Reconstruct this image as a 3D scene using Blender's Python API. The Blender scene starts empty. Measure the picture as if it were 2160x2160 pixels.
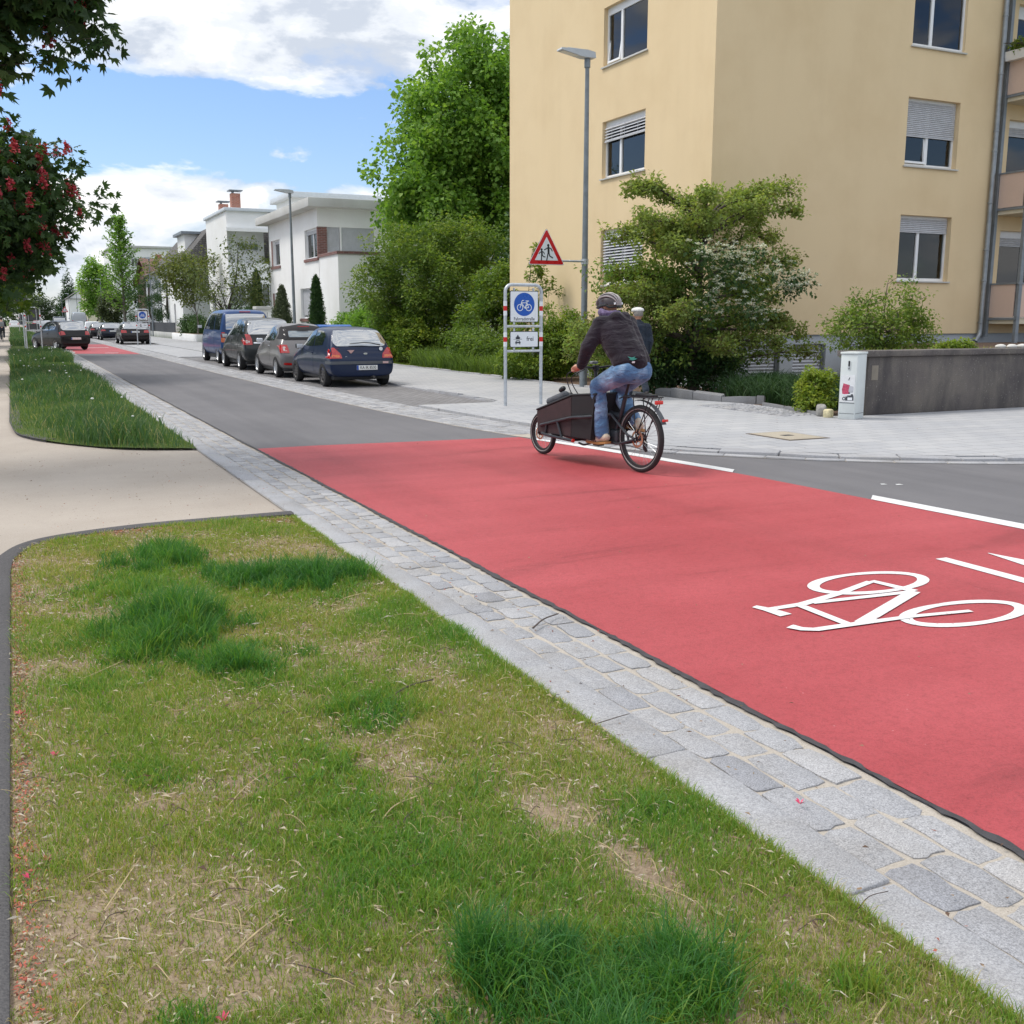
import bpy, bmesh, math, random
import numpy as np
from mathutils import Vector, Matrix
from mathutils.bvhtree import BVHTree
from mathutils.geometry import delaunay_2d_cdt
PI = math.pi; R = math.radians
random.seed(7); RNG = np.random.default_rng(7)
scene = bpy.context.scene
COL = scene.collection

# ------------------------------------------------------------------ camera
cam_d = bpy.data.cameras.new('camera'); cam = bpy.data.objects.new('camera', cam_d); COL.objects.link(cam)
cam.location = (0, 0, 1.6); cam.rotation_mode = 'XYZ'
cam.rotation_euler = (R(90 - 10.641), 0, R(-25.698))
cam_d.sensor_width = 36; cam_d.lens = 36; cam_d.clip_start = 0.05; cam_d.clip_end = 6000
scene.camera = cam

# ------------------------------------------------------------------ sky, clouds, sun, exposure
SKY = 0.085; CLOUD = 1.0; SUN = 1.7; SUN_ANGLE = 16.0; EXPOSURE = 0.54
SUN_AZ = math.atan2(-0.72, 0.50); SUN_EL = R(58)
scene.view_settings.view_transform = 'Standard'; scene.view_settings.look = 'None'
scene.view_settings.exposure = EXPOSURE; scene.view_settings.gamma = 1
world = bpy.data.worlds.new('World'); scene.world = world; world.use_nodes = True
def build_world():
    nt = world.node_tree; N = nt.nodes; L = nt.links; N.clear()
    out = N.new('ShaderNodeOutputWorld'); bg = N.new('ShaderNodeBackground'); L.new(bg.outputs[0], out.inputs[0])
    bg.inputs['Strength'].default_value = SKY
    sky = N.new('ShaderNodeTexSky'); sky.sky_type = 'NISHITA'; sky.sun_disc = False
    sky.sun_elevation = SUN_EL; sky.sun_rotation = SUN_AZ
    sky.air_density = 1.3; sky.dust_density = 0.3; sky.ozone_density = 2.5; sky.altitude = 100
    tc = N.new('ShaderNodeTexCoord')
    def math_(op, a, b=None, c=None, clamp=False):
        n = N.new('ShaderNodeMath'); n.operation = op; n.use_clamp = clamp
        for i, v in enumerate((a, b, c)):
            if v is None: continue
            if isinstance(v, (int, float)): n.inputs[i].default_value = v
            else: L.new(v, n.inputs[i])
        return n.outputs[0]
    sep = N.new('ShaderNodeSeparateXYZ'); L.new(tc.outputs['Generated'], sep.inputs[0])
    x, y, z = sep.outputs
    el = math_('ARCSINE', z); az = math_('ARCTAN2', x, y)
    comb = N.new('ShaderNodeCombineXYZ')
    L.new(math_('MULTIPLY', az, 5.0), comb.inputs[0]); L.new(math_('MULTIPLY', el, 11.0), comb.inputs[1])
    comb.inputs[2].default_value = 3.7
    def noise(scale, detail, rough, off):
        n = N.new('ShaderNodeTexNoise'); n.inputs['Scale'].default_value = scale
        n.inputs['Detail'].default_value = detail; n.inputs['Roughness'].default_value = rough
        if 'Distortion' in n.inputs: n.inputs['Distortion'].default_value = 0.25
        a = N.new('ShaderNodeVectorMath'); a.operation = 'ADD'; L.new(comb.outputs[0], a.inputs[0]); a.inputs[1].default_value = off
        L.new(a.outputs[0], n.inputs['Vector']); return n.outputs[0]
    n1 = noise(1.35, 9, 0.56, (0.0, 0.0, 0.0)); n2 = noise(2.6, 8, 0.6, (4.0, 2.0, 9.0)); n3 = noise(0.9, 6, 0.5, (2.0, 7.3, 1.0))
    def ramp(v, pts):
        r = N.new('ShaderNodeValToRGB'); r.color_ramp.interpolation = 'EASE'
        L.new(v, r.inputs[0]); e = r.color_ramp.elements
        while len(e) < len(pts): e.new(0.5)
        for k, (p, c) in enumerate(pts):
            e[k].position = p; e[k].color = c if isinstance(c, tuple) else (c, c, c, 1)
        return r.outputs[0]
    eln = math_('MULTIPLY', el, 1.0 / R(90))            # 0 horizon .. 1 zenith
    # cloud cover by height over the horizon: pale bank low down, a clear band, broken cumulus above, denser cloud overhead added for fill light
    cover = ramp(eln, [(0.0, 0.30), (0.070, 0.27), (0.088, 0.05), (0.108, 0.01), (0.126, 0.10), (0.150, 0.26), (0.26, 0.28), (0.34, 0.36), (1.0, 0.36)])
    def lobe(a0, e0, sa, se, amp):
        da = math_('DIVIDE', math_('SUBTRACT', az, R(a0)), R(sa)); de = math_('DIVIDE', math_('SUBTRACT', el, R(e0)), R(se))
        q = math_('ADD', math_('MULTIPLY', da, da), math_('MULTIPLY', de, de))
        return math_('MULTIPLY', math_('POWER', 2.718, math_('MULTIPLY', q, -1.0)), amp)
    bias = math_('ADD', cover, lobe(13.5, 14.2, 5.0, 1.7, 0.22))
    bias = math_('ADD', bias, lobe(16.5, 12.0, 2.8, 0.9, 0.20))
    bias = math_('ADD', bias, lobe(6.5, 15.6, 4.5, 2.0, 0.14))
    bias = math_('SUBTRACT', bias, lobe(2.2, 15.2, 1.0, 2.6, 0.26))
    bias = math_('SUBTRACT', bias, lobe(9.0, 10.3, 14.0, 1.7, 0.16))
    dens = math_('ADD', math_('ADD', math_('ADD', math_('MULTIPLY', n1, 1.15), math_('MULTIPLY', n2, 0.45)), -0.30), bias)
    cmask = ramp(dens, [(0.575, 0.0), (0.66, 0.62), (0.80, 1.0)])
    n1b = noise(1.35, 9, 0.56, (0.03, 0.30, 0.0)); n2b = noise(2.6, 8, 0.6, (4.0, 2.16, 9.0)); relief = math_('ADD', math_('SUBTRACT', n1, n1b), math_('MULTIPLY', math_('SUBTRACT', n2, n2b), 0.5))
    shade = ramp(math_('ADD', math_('ADD', math_('MULTIPLY', relief, 0.85), math_('MULTIPLY', n3, 0.5)), 0.25), [(0.40, (0.62, 0.68, 0.78, 1)), (0.52, (0.86, 0.90, 0.96, 1)), (0.62, (1.08, 1.08, 1.08, 1))])
    sc10 = N.new('ShaderNodeMath'); sc10.operation = 'MULTIPLY'; sc10.inputs[1].default_value = 10.0
    sc = N.new('ShaderNodeVectorMath'); sc.operation = 'SCALE'; L.new(shade, sc.inputs[0]); L.new(ramp(eln, [(0.0, CLOUD*0.74/SKY/10), (0.24, CLOUD*0.74/SKY/10), (0.42, CLOUD*1.0/SKY/10), (1.0, CLOUD*1.0/SKY/10)]), sc10.inputs[0]); L.new(sc10.outputs[0], sc.inputs['Scale'])  # clouds overhead, out of view, brightened to add fill light
    hz = N.new('ShaderNodeVectorMath'); hz.operation = 'MULTIPLY'; L.new(sky.outputs[0], hz.inputs[0]); hz.inputs[1].default_value = (0.93, 1.03, 1.30)
    mx = N.new('ShaderNodeMix'); mx.data_type = 'RGBA'
    L.new(cmask, mx.inputs['Factor']); L.new(hz.outputs[0], mx.inputs[6]); L.new(sc.outputs[0], mx.inputs[7])
    L.new(mx.outputs[2], bg.inputs['Color'])
build_world()
sun_d = bpy.data.lights.new('sun', 'SUN'); sun_d.energy = SUN; sun_d.angle = R(SUN_ANGLE); sun_d.color = (1.0, 0.95, 0.87)
sun = bpy.data.objects.new('sun', sun_d); COL.objects.link(sun)
sdir = Vector((math.sin(SUN_AZ) * math.cos(SUN_EL), math.cos(SUN_AZ) * math.cos(SUN_EL), math.sin(SUN_EL)))
sun.rotation_euler = sdir.to_track_quat('Z', 'Y').to_euler(); sun.location = (-20, 10, 40)

# ------------------------------------------------------------------ helpers: objects
def tag(o, label=None, cat=None, group=None, kind=None):
    if label: o['label'] = label
    if cat: o['category'] = cat
    if group: o['group'] = group
    if kind: o['kind'] = kind
    return o
def thing(name, label, cat, loc=(0, 0, 0), rz=0.0, group=None):
    o = bpy.data.objects.new(name, None); COL.objects.link(o)
    o.empty_display_size = 0.2; o.location = loc; o.rotation_euler = (0, 0, rz)
    return tag(o, label, cat, group)
def copy_tree(o, parent=None, loc=None, rz=None, label=None):
    c = o.copy(); COL.objects.link(c)
    if parent is not None: c.parent = parent
    if loc is not None: c.location = loc
    if rz is not None: c.rotation_euler = (0, 0, rz)
    if label: c['label'] = label
    for ch in list(o.children): copy_tree(ch, c)
    return c
class MB:
    """collects verts and faces; build() links them as one mesh object"""
    def __init__(s): s.v = []; s.f = []; s.m = []; s.smooth = []
    def add(s, vs, fs, mi=0, smooth=False):
        o = len(s.v); s.v += [tuple(v) for v in vs]
        for f in fs: s.f.append(tuple(i + o for i in f)); s.m.append(mi); s.smooth.append(smooth)
        return s
    def box(s, x0, x1, y0, y1, z0, z1, mi=0):
        vs = [(x0,y0,z0),(x1,y0,z0),(x1,y1,z0),(x0,y1,z0),(x0,y0,z1),(x1,y0,z1),(x1,y1,z1),(x0,y1,z1)]
        return s.add(vs, [(0,3,2,1),(4,5,6,7),(0,1,5,4),(1,2,6,5),(2,3,7,6),(3,0,4,7)], mi)
    def bevbox(s, x0, x1, y0, y1, z0, z1, b=0.01, seg=2, mi=0):
        bm = bmesh.new(); bmesh.ops.create_cube(bm, size=1)
        for v in bm.verts: v.co = Vector((x0+(v.co.x+.5)*(x1-x0), y0+(v.co.y+.5)*(y1-y0), z0+(v.co.z+.5)*(z1-z0)))
        bmesh.ops.bevel(bm, geom=bm.edges[:], offset=b, segments=seg, affect='EDGES', profile=0.5)
        s.bm(bm, mi, True); bm.free(); return s
    def bm(s, bm, mi=0, smooth=False):
        bm.verts.index_update(); s.add([v.co[:] for v in bm.verts], [[v.index for v in f.verts] for f in bm.faces], mi, smooth); return s
    def tube(s, pts, rad, n=8, mi=0, cap=True, smooth=True):
        pts = [Vector(p) for p in pts]
        rads = rad if hasattr(rad, '__len__') else [rad]*len(pts)
        up = None; vs = []; fs = []
        for i, p in enumerate(pts):
            t = (pts[min(i+1, len(pts)-1)] - pts[max(i-1, 0)])
            if t.length < 1e-9: t = Vector((0,0,1))
            t.normalize()
            if up is None:
                up = Vector((0,0,1)) if abs(t.z) < 0.9 else Vector((1,0,0))
            u = up - t*up.dot(t)
            if u.length < 1e-6: u = t.orthogonal()
            u.normalize(); w = t.cross(u); up = u
            for k in range(n):
                a = 2*PI*k/n; vs.append(p + (u*math.cos(a) + w*math.sin(a))*rads[i])
        for i in range(len(pts)-1):
            for k in range(n):
                a = i*n+k; b = i*n+(k+1) % n; fs.append((a, b, b+n, a+n))
        if cap:
            fs.append(tuple(range(n-1, -1, -1))); fs.append(tuple((len(pts)-1)*n+k for k in range(n)))
        return s.add(vs, fs, mi, smooth)
    def bar(s, p, q, r, n=8, mi=0): return s.tube([p, q], r, n, mi)
    def lathe(s, prof, n=24, axis='z', c=(0,0,0), mi=0, closed=False, smooth=True):
        vs = []; fs = []; m = len(prof)
        for i in range(n):
            a = 2*PI*i/n; ca, sa = math.cos(a), math.sin(a)
            for (r, h) in prof:
                p = (r*ca, r*sa, h) if axis == 'z' else ((h, r*ca, r*sa) if axis == 'x' else (r*sa, h, r*ca))
                vs.append((p[0]+c[0], p[1]+c[1], p[2]+c[2]))
        for i in range(n):
            j = (i+1) % n
            for k in range(m if closed else m-1):
                l = (k+1) % m; fs.append((i*m+k, j*m+k, j*m+l, i*m+l))
        return s.add(vs, fs, mi, smooth)
    def prism(s, poly, h0, h1, axis='z', mi=0):
        """extrude a 2-D polygon; axis z: (x,y), axis x: (y,z), axis y: (x,z)"""
        n = len(poly)
        f = {'z': lambda p, h: (p[0], p[1], h), 'x': lambda p, h: (h, p[0], p[1]), 'y': lambda p, h: (p[0], h, p[1])}[axis]
        vs = [f(p, h0) for p in poly] + [f(p, h1) for p in poly]
        fs = [tuple(range(n)), tuple(range(2*n-1, n-1, -1))] + [(i, i+n, (i+1) % n + n, (i+1) % n) for i in range(n)]
        return s.add(vs, fs, mi)
    def xf(s, M):
        s.v = [tuple(M @ Vector(v)) for v in s.v]; return s
    def build(s, name, mats, parent=None, fix=True, angle=40):
        me = bpy.data.meshes.new(name); me.from_pydata(s.v, [], s.f)
        for m in (mats if isinstance(mats, (list, tuple)) else [mats]): me.materials.append(m)
        me.polygons.foreach_set('material_index', s.m); me.polygons.foreach_set('use_smooth', s.smooth)
        me.update()
        if fix:
            bm = bmesh.new(); bm.from_mesh(me); bmesh.ops.recalc_face_normals(bm, faces=bm.faces[:]); bm.to_mesh(me); bm.free()
        o = bpy.data.objects.new(name, me); COL.objects.link(o)
        if parent is not None: o.parent = parent
        if any(s.smooth) and angle: me.set_sharp_from_angle(angle=R(angle))
        return o
def np_mesh(name, V, F4, mat, tone=None, parent=None, smooth=False, F3=None):
    """fast mesh from arrays: V (n,3), F4 (m,4) quads, F3 (k,3) tris, tone: per-vertex float"""
    me = bpy.data.meshes.new(name); V = np.asarray(V, np.float32)
    m = 0 if F4 is None else len(F4); k = 0 if F3 is None else len(F3)
    me.vertices.add(len(V)); me.vertices.foreach_set('co', V.ravel())
    me.loops.add(4*m + 3*k); me.polygons.add(m + k)
    li = []
    if m: li.append(np.asarray(F4, np.int32).ravel())
    if k: li.append(np.asarray(F3, np.int32).ravel())
    me.loops.foreach_set('vertex_index', np.concatenate(li))
    st = np.concatenate([np.arange(m)*4, 4*m + np.arange(k)*3]).astype(np.int32)
    me.polygons.foreach_set('loop_start', st)
    try: me.polygons.foreach_set('loop_total', np.concatenate([np.full(m, 4), np.full(k, 3)]).astype(np.int32))
    except Exception: pass
    if smooth: me.polygons.foreach_set('use_smooth', np.ones(m+k, bool))
    if tone is not None:
        a = me.attributes.new('tone', 'FLOAT', 'POINT'); a.data.foreach_set('value', np.asarray(tone, np.float32))
    me.materials.append(mat); me.update(calc_edges=True); me.validate()
    o = bpy.data.objects.new(name, me); COL.objects.link(o)
    if parent is not None: o.parent = parent
    return o

# ------------------------------------------------------------------ helpers: materials
def srgb(r, g, b):
    f = lambda c: (c/12.92 if c <= 0.04045 else ((c+0.055)/1.055)**2.4)
    return (f(r/255), f(g/255), f(b/255))
class NT:
    def __init__(s, name):
        s.m = bpy.data.materials.new(name); s.m.use_nodes = True; s.nt = s.m.node_tree; s.N = s.nt.nodes; s.L = s.nt.links
        s.N.clear(); s.out = s.N.new('ShaderNodeOutputMaterial'); s.p = s.N.new('ShaderNodeBsdfPrincipled'); s.L.new(s.p.outputs[0], s.out.inputs[0])
        s.tc = s.N.new('ShaderNodeTexCoord')
    def set(s, k, v):
        if hasattr(v, 'links'): s.L.new(v, s.p.inputs[k])
        else: s.p.inputs[k].default_value = (*v, 1) if isinstance(v, tuple) and len(v) == 3 else v
    def vec(s, scale=(1,1,1), off=(0,0,0), rot=(0,0,0), coord='Object'):
        n = s.N.new('ShaderNodeMapping'); n.inputs['Scale'].default_value = scale; n.inputs['Location'].default_value = off; n.inputs['Rotation'].default_value = rot
        s.L.new(s.tc.outputs[coord], n.inputs[0]); return n.outputs[0]
    def noise(s, scale=5, detail=4, rough=0.55, vec=None, dist=0):
        n = s.N.new('ShaderNodeTexNoise'); n.inputs['Scale'].default_value = scale; n.inputs['Detail'].default_value = detail
        n.inputs['Roughness'].default_value = rough; n.inputs['Distortion'].default_value = dist
        s.L.new(vec if vec is not None else s.tc.outputs['Object'], n.inputs['Vector']); return n.outputs[0]
    def voro(s, scale=5, vec=None, feature='F1', rand=1.0):
        n = s.N.new('ShaderNodeTexVoronoi'); n.feature = feature; n.inputs['Scale'].default_value = scale; n.inputs['Randomness'].default_value = rand
        s.L.new(vec if vec is not None else s.tc.outputs['Object'], n.inputs['Vector']); return n
    def ramp(s, v, pts, interp='LINEAR'):
        r = s.N.new('ShaderNodeValToRGB'); r.color_ramp.interpolation = interp; e = r.color_ramp.elements
        while len(e) < len(pts): e.new(0.5)
        for k, (p, c) in enumerate(pts):
            e[k].position = p; e[k].color = ((*c, 1) if len(c) == 3 else c) if isinstance(c, tuple) else (c, c, c, 1)
        s.L.new(v, r.inputs[0]); return r.outputs[0]
    def mix(s, f, a, b, mode='MIX'):
        n = s.N.new('ShaderNodeMix'); n.data_type = 'RGBA'; n.blend_type = mode
        for i, v in ((0, f), (6, a), (7, b)):
            if hasattr(v, 'links'): s.L.new(v, n.inputs[i])
            else: n.inputs[i].default_value = (*v, 1) if isinstance(v, tuple) else v
        return n.outputs[2]
    def math(s, op, a, b=0.0, clamp=False):
        n = s.N.new('ShaderNodeMath'); n.operation = op; n.use_clamp = clamp
        for i, v in ((0, a), (1, b)):
            if hasattr(v, 'links'): s.L.new(v, n.inputs[i])
            else: n.inputs[i].default_value = v
        return n.outputs[0]
    def attr(s, name='tone'):
        n = s.N.new('ShaderNodeAttribute'); n.attribute_name = name; return n.outputs['Fac']
    def bump(s, h, dist=0.01, strength=1.0):
        b = s.N.new('ShaderNodeBump'); b.inputs['Distance'].default_value = dist; b.inputs['Strength'].default_value = strength
        s.L.new(h, b.inputs['Height']); s.L.new(b.outputs[0], s.p.inputs['Normal'])
MATS = {}
def pbr(name, col, rough=0.6, var=0.12, scale=6.0, metal=0.0, spec=0.5, bump=0.0, bscale=60.0, coat=0.0, detail=4):
    """general paint / metal / plaster: colour with a little uneven wear and grain"""
    if name in MATS: return MATS[name]
    t = NT(name); n = t.noise(scale, detail)
    lo = tuple(c*(1-var) for c in col); hi = tuple(min(1, c*(1+var)) for c in col)
    t.set('Base Color', t.ramp(n, [(0.3, lo), (0.7, hi)]))
    t.set('Roughness', t.ramp(n, [(0.3, max(0.02, rough-0.06)), (0.7, min(1, rough+0.06))]))
    t.set('Metallic', metal); t.set('Specular IOR Level', spec)
    if coat: t.set('Coat Weight', coat); t.set('Coat Roughness', 0.05)
    if bump: t.bump(t.noise(bscale, 3), bump)
    MATS[name] = t.m; return t.m
def leafmat(name, pts, trans=0.35, rough=0.55):
    """foliage: leaf colour by per-leaf tone, some light passing through"""
    if name in MATS: return MATS[name]
    t = NT(name); c = t.ramp(t.attr(), pts)
    t.set('Base Color', c); t.set('Roughness', rough); t.set('Specular IOR Level', 0.35)
    tr = t.N.new('ShaderNodeBsdfTranslucent'); tc = t.mix(1.0, c, (1.25, 1.25, 0.6), 'MULTIPLY'); t.L.new(tc, tr.inputs[0])
    mx = t.N.new('ShaderNodeMixShader'); mx.inputs[0].default_value = trans
    t.L.new(t.p.outputs[0], mx.inputs[1]); t.L.new(tr.outputs[0], mx.inputs[2]); t.L.new(mx.outputs[0], t.out.inputs[0])
    MATS[name] = t.m; return t.m
def text_mesh(txt, size, mat, parent, name, loc, rot, depth=0.002, align='CENTER', sx=1.0, label=None):
    cu = bpy.data.curves.new(name, 'FONT'); cu.body = txt; cu.size = size; cu.align_x = align; cu.align_y = 'CENTER'; cu.extrude = depth; cu.offset = size*0.008
    tmp = bpy.data.objects.new(name, cu); COL.objects.link(tmp); bpy.context.view_layer.update()
    dg = bpy.context.evaluated_depsgraph_get(); me = bpy.data.meshes.new_from_object(tmp.evaluated_get(dg)); me.name = name
    bpy.data.objects.remove(tmp); bpy.data.curves.remove(cu)
    me.materials.clear(); me.materials.append(mat)
    o = bpy.data.objects.new(name, me); COL.objects.link(o); o.parent = parent; o.location = loc; o.rotation_euler = rot; o.scale = (sx, 1, 1)
    return o
def smoothpoly(pts, n=8, closed=False):
    """Catmull-Rom through 2-D / 3-D points"""
    P = [np.array(p, float) for p in pts]; out = []; m = len(P)
    rng = range(m if closed else m-1)
    for i in rng:
        p0 = P[(i-1) % m] if closed or i > 0 else 2*P[0]-P[1]; p1 = P[i]; p2 = P[(i+1) % m]
        p3 = P[(i+2) % m] if closed or i+2 < m else 2*P[-1]-P[-2]
        for k in range(n):
            t = k/n; out.append(tuple(0.5*((2*p1)+(-p0+p2)*t+(2*p0-5*p1+4*p2-p3)*t*t+(-p0+3*p1-3*p2+p3)*t**3)))
    if not closed: out.append(tuple(P[-1]))
    return out
def inpoly(px, py, poly):
    px = np.asarray(px); py = np.asarray(py); ins = np.zeros(px.shape, bool); n = len(poly)
    for i in range(n):
        x1, y1 = poly[i][:2]; x2, y2 = poly[(i+1) % n][:2]
        if y1 == y2: continue
        c = ((y1 > py) != (y2 > py)) & (px < (x2-x1)*(py-y1)/(y2-y1)+x1); ins ^= c
    return ins
def fbm(x, y, seed=0, octs=4, f=1.0):
    """cheap value noise on numpy arrays, about 0..1"""
    r = np.random.default_rng(seed); v = 0; a = 0.5; tot = 0
    for o in range(octs):
        G = r.random((64, 64)); xs = x*f + 13.7*o; ys = y*f + 7.1*o
        xi = np.floor(xs).astype(int); yi = np.floor(ys).astype(int); xf = xs-xi; yf = ys-yi
        xf = xf*xf*(3-2*xf); yf = yf*yf*(3-2*yf)
        g = lambda i, j: G[i % 64, j % 64]
        v = v + a*((g(xi,yi)*(1-xf)+g(xi+1,yi)*xf)*(1-yf)+(g(xi,yi+1)*(1-xf)+g(xi+1,yi+1)*xf)*yf); tot += a; a *= 0.5; f *= 2.03
    return v/tot
# ================================================================== SETTING: ground, road, paving
def sheet(name, poly, z, mat, skirt=0):
    P = [Vector(p[:2]) for p in poly]; n = len(P)
    vs, es, fs, *_ = delaunay_2d_cdt(P, [(i, (i+1) % n) for i in range(n)], [], 1, 1e-5)
    mb = MB(); mb.add([(v.x, v.y, z) for v in vs], [tuple(f) for f in fs]); o = mb.build(name, mat)
    me = o.data
    if me.polygons and me.polygons[0].normal.z < 0: me.flip_normals()
    if skirt:
        bm = bmesh.new(); bm.from_mesh(me); be = [e for e in bm.edges if len(e.link_faces) == 1]; r = bmesh.ops.extrude_edge_only(bm, edges=be)
        bmesh.ops.translate(bm, verts=[g for g in r['geom'] if isinstance(g, bmesh.types.BMVert)], vec=(0, 0, -skirt)); bm.to_mesh(me); bm.free()
    return tag(o, kind='structure')
def m_asphalt():
    t = NT('asphalt'); g = t.noise(140, 3, 0.7); b = t.noise(0.5, 5, 0.6); sp = t.noise(420, 2, 0.8)
    c = t.ramp(g, [(0.25, (0.105, 0.102, 0.108)), (0.55, (0.155, 0.151, 0.157)), (0.8, (0.225, 0.22, 0.225))])
    c = t.mix(0.5, c, t.ramp(b, [(0.3, (0.74, 0.74, 0.76)), (0.7, (1.14, 1.12, 1.12))]), 'MULTIPLY')
    st = t.noise(1.0, 4, 0.6, t.vec((2.2, 0.12, 1)))
    c = t.mix(0.5, c, t.ramp(st, [(0.35, (0.78, 0.78, 0.80)), (0.6, (1.1, 1.1, 1.1))]), 'MULTIPLY')
    t.set('Base Color', c); t.set('Roughness', 0.82); t.set('Specular IOR Level', 0.3); t.bump(sp, 0.003, 0.6); return t.m
def m_red():
    t = NT('red_coating'); b = t.noise(0.55, 5, 0.6); s = t.noise(1.0, 5, 0.62, t.vec((0.34, 1.75, 1), rot=(0, 0, R(-12))), 0.6)
    f = t.noise(105, 4, 0.8); m = t.noise(22, 4, 0.6)
    c = t.ramp(b, [(0.25, (0.345, 0.041, 0.049)), (0.75, (0.435, 0.073, 0.083))])
    c = t.mix(1.0, c, t.ramp(s, [(0.30, (0.72, 0.68, 0.68)), (0.40, (0.95, 0.93, 0.93)), (0.66, (1.07, 1.12, 1.12))]), 'MULTIPLY')
    c = t.mix(0.8, c, t.ramp(f, [(0.28, (0.55, 0.50, 0.50)), (0.48, (1.0, 1.0, 1.0)), (0.74, (1.20, 1.30, 1.30))]), 'MULTIPLY')
    c = t.mix(0.35, c, t.ramp(m, [(0.36, (0.7, 0.66, 0.66)), (0.52, (1.0, 1.0, 1.0))]), 'MULTIPLY')
    tr = t.noise(1.0, 4, 0.55, t.vec((1.5, 0.10, 1), rot=(0, 0, R(4))), 0.3); c = t.mix(0.7, c, t.ramp(tr, [(0.36, (0.87, 0.85, 0.85)), (0.47, (1.0, 1.0, 1.0)), (0.72, (1.05, 1.09, 1.09))]), 'MULTIPLY')
    pit = t.voro(34); k = t.math('LESS_THAN', pit.outputs['Distance'], t.math('MULTIPLY', t.noise(3.0, 3), 0.15))
    c = t.mix(t.math('MULTIPLY', k, 0.65), c, (0.20, 0.02, 0.025))
    w = t.voro(9); k2 = t.math('LESS_THAN', w.outputs['Distance'], 0.035); c = t.mix(t.math('MULTIPLY', k2, 0.4), c, (0.75, 0.4, 0.4))
    t.set('Base Color', c); t.set('Roughness', 0.62); t.set('Specular IOR Level', 0.4)
    t.bump(t.math('ADD', t.math('MULTIPLY', f, 0.8), t.math('MULTIPLY', m, 0.5)), 0.009, 0.7); return t.m
def m_paint():
    t = NT('white_road_paint'); n = t.noise(60, 4, 0.7); b = t.noise(4, 4)
    ch = t.noise(26, 6, 0.75); c = t.mix(0.5, t.ramp(n, [(0.28, (0.50, 0.48, 0.46)), (0.45, (0.68, 0.69, 0.69))]), t.ramp(b, [(0.3, (0.60, 0.58, 0.57)), (0.6, (0.70, 0.70, 0.70))])); t.set('Base Color', t.mix(t.ramp(ch, [(0.33, 0.8), (0.41, 0.0)]), c, (0.40, 0.17, 0.17)))
    t.set('Roughness', 0.6); t.bump(n, 0.002, 0.5); return t.m
def m_granite(name, base, spread=0.35, tint=(1.0, 1.0, 1.04)):
    t = NT(name); sp = t.noise(170, 3, 0.85); sp2 = t.noise(60, 5, 0.75); b = t.noise(2.2, 5, 0.6); tone = t.attr()
    c = t.ramp(sp, [(0.32, tuple(base*(1-spread)*k for k in tint)), (0.5, tuple(base*k for k in tint)), (0.68, tuple(base*(1+spread)*k for k in tint))])
    c = t.mix(0.7, c, t.ramp(sp2, [(0.3, 0.75), (0.7, 1.2)]), 'MULTIPLY')
    c = t.mix(1.0, c, t.ramp(tone, [(0.0, (0.78, 0.79, 0.82)), (0.5, (1.0, 1.0, 1.0)), (1.0, (1.18, 1.16, 1.13))]), 'MULTIPLY')
    c = t.mix(0.6, c, t.ramp(b, [(0.32, (0.78, 0.74, 0.68)), (0.55, (1.05, 1.05, 1.05))]), 'MULTIPLY')
    t.set('Base Color', c); t.set('Roughness', 0.75); t.bump(t.math('ADD', sp2, t.math('MULTIPLY', sp, 0.4)), 0.004, 0.7); return t.m
def m_grit(name, a, b, dark=(0.12, 0.09, 0.06), sc=220, spots=14):
    t = NT(name); f = t.noise(sc, 3, 0.75); l = t.noise(0.7, 5, 0.6); c = t.ramp(f, [(0.3, a), (0.7, b)])
    c = t.mix(0.6, c, t.ramp(l, [(0.3, (0.8, 0.78, 0.76)), (0.7, (1.1, 1.1, 1.1))]), 'MULTIPLY')
    v = t.voro(spots); k = t.math('LESS_THAN', v.outputs['Distance'], t.math('MULTIPLY', t.noise(1.5, 3), 0.16))
    c = t.mix(t.math('MULTIPLY', k, 0.7), c, dark)
    t.set('Base Color', c); t.set('Roughness', 0.9); t.set('Specular IOR Level', 0.2); t.bump(f, 0.004, 0.6); return t.m
def m_brick(name, c1, c2, mortar, bw, bh, ms=0.012, rot=0.0, bump=0.004, grain=140, wob=0.0):
    t = NT(name); b = t.N.new('ShaderNodeTexBrick'); v = t.vec((1, 1, 1), rot=(0, 0, rot))
    if wob:
        n = t.N.new('ShaderNodeTexNoise'); n.inputs['Scale'].default_value = 6; t.L.new(v, n.inputs['Vector'])
        ad = t.N.new('ShaderNodeVectorMath'); ad.operation = 'MULTIPLY_ADD'; t.L.new(n.outputs['Color'], ad.inputs[0]); ad.inputs[1].default_value = (wob, wob, 0); t.L.new(v, ad.inputs[2]); v = ad.outputs[0]
    t.L.new(v, b.inputs['Vector']); b.inputs['Scale'].default_value = 1
    b.inputs['Brick Width'].default_value = bw; b.inputs['Row Height'].default_value = bh; b.inputs['Mortar Size'].default_value = ms; b.inputs['Mortar Smooth'].default_value = 0.3
    b.inputs['Color1'].default_value = (*c1, 1); b.inputs['Color2'].default_value = (*c2, 1); b.inputs['Mortar'].default_value = (*mortar, 1)
    f = t.noise(grain, 3, 0.7); l = t.noise(0.35, 5, 0.6)
    c = t.mix(0.6, b.outputs[0], t.ramp(f, [(0.3, 0.82), (0.7, 1.15)]), 'MULTIPLY'); c = t.mix(0.7, c, t.ramp(l, [(0.3, (0.82, 0.82, 0.84)), (0.7, (1.1, 1.09, 1.08))]), 'MULTIPLY')
    t.set('Base Color', c); t.set('Roughness', 0.8); t.bump(t.math('SUBTRACT', t.math('MULTIPLY', f, 0.3), b.outputs['Fac']), bump, 0.7); return t.m
A_ASPH = m_asphalt(); A_RED = m_red(); A_PAINT = m_paint()
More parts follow.
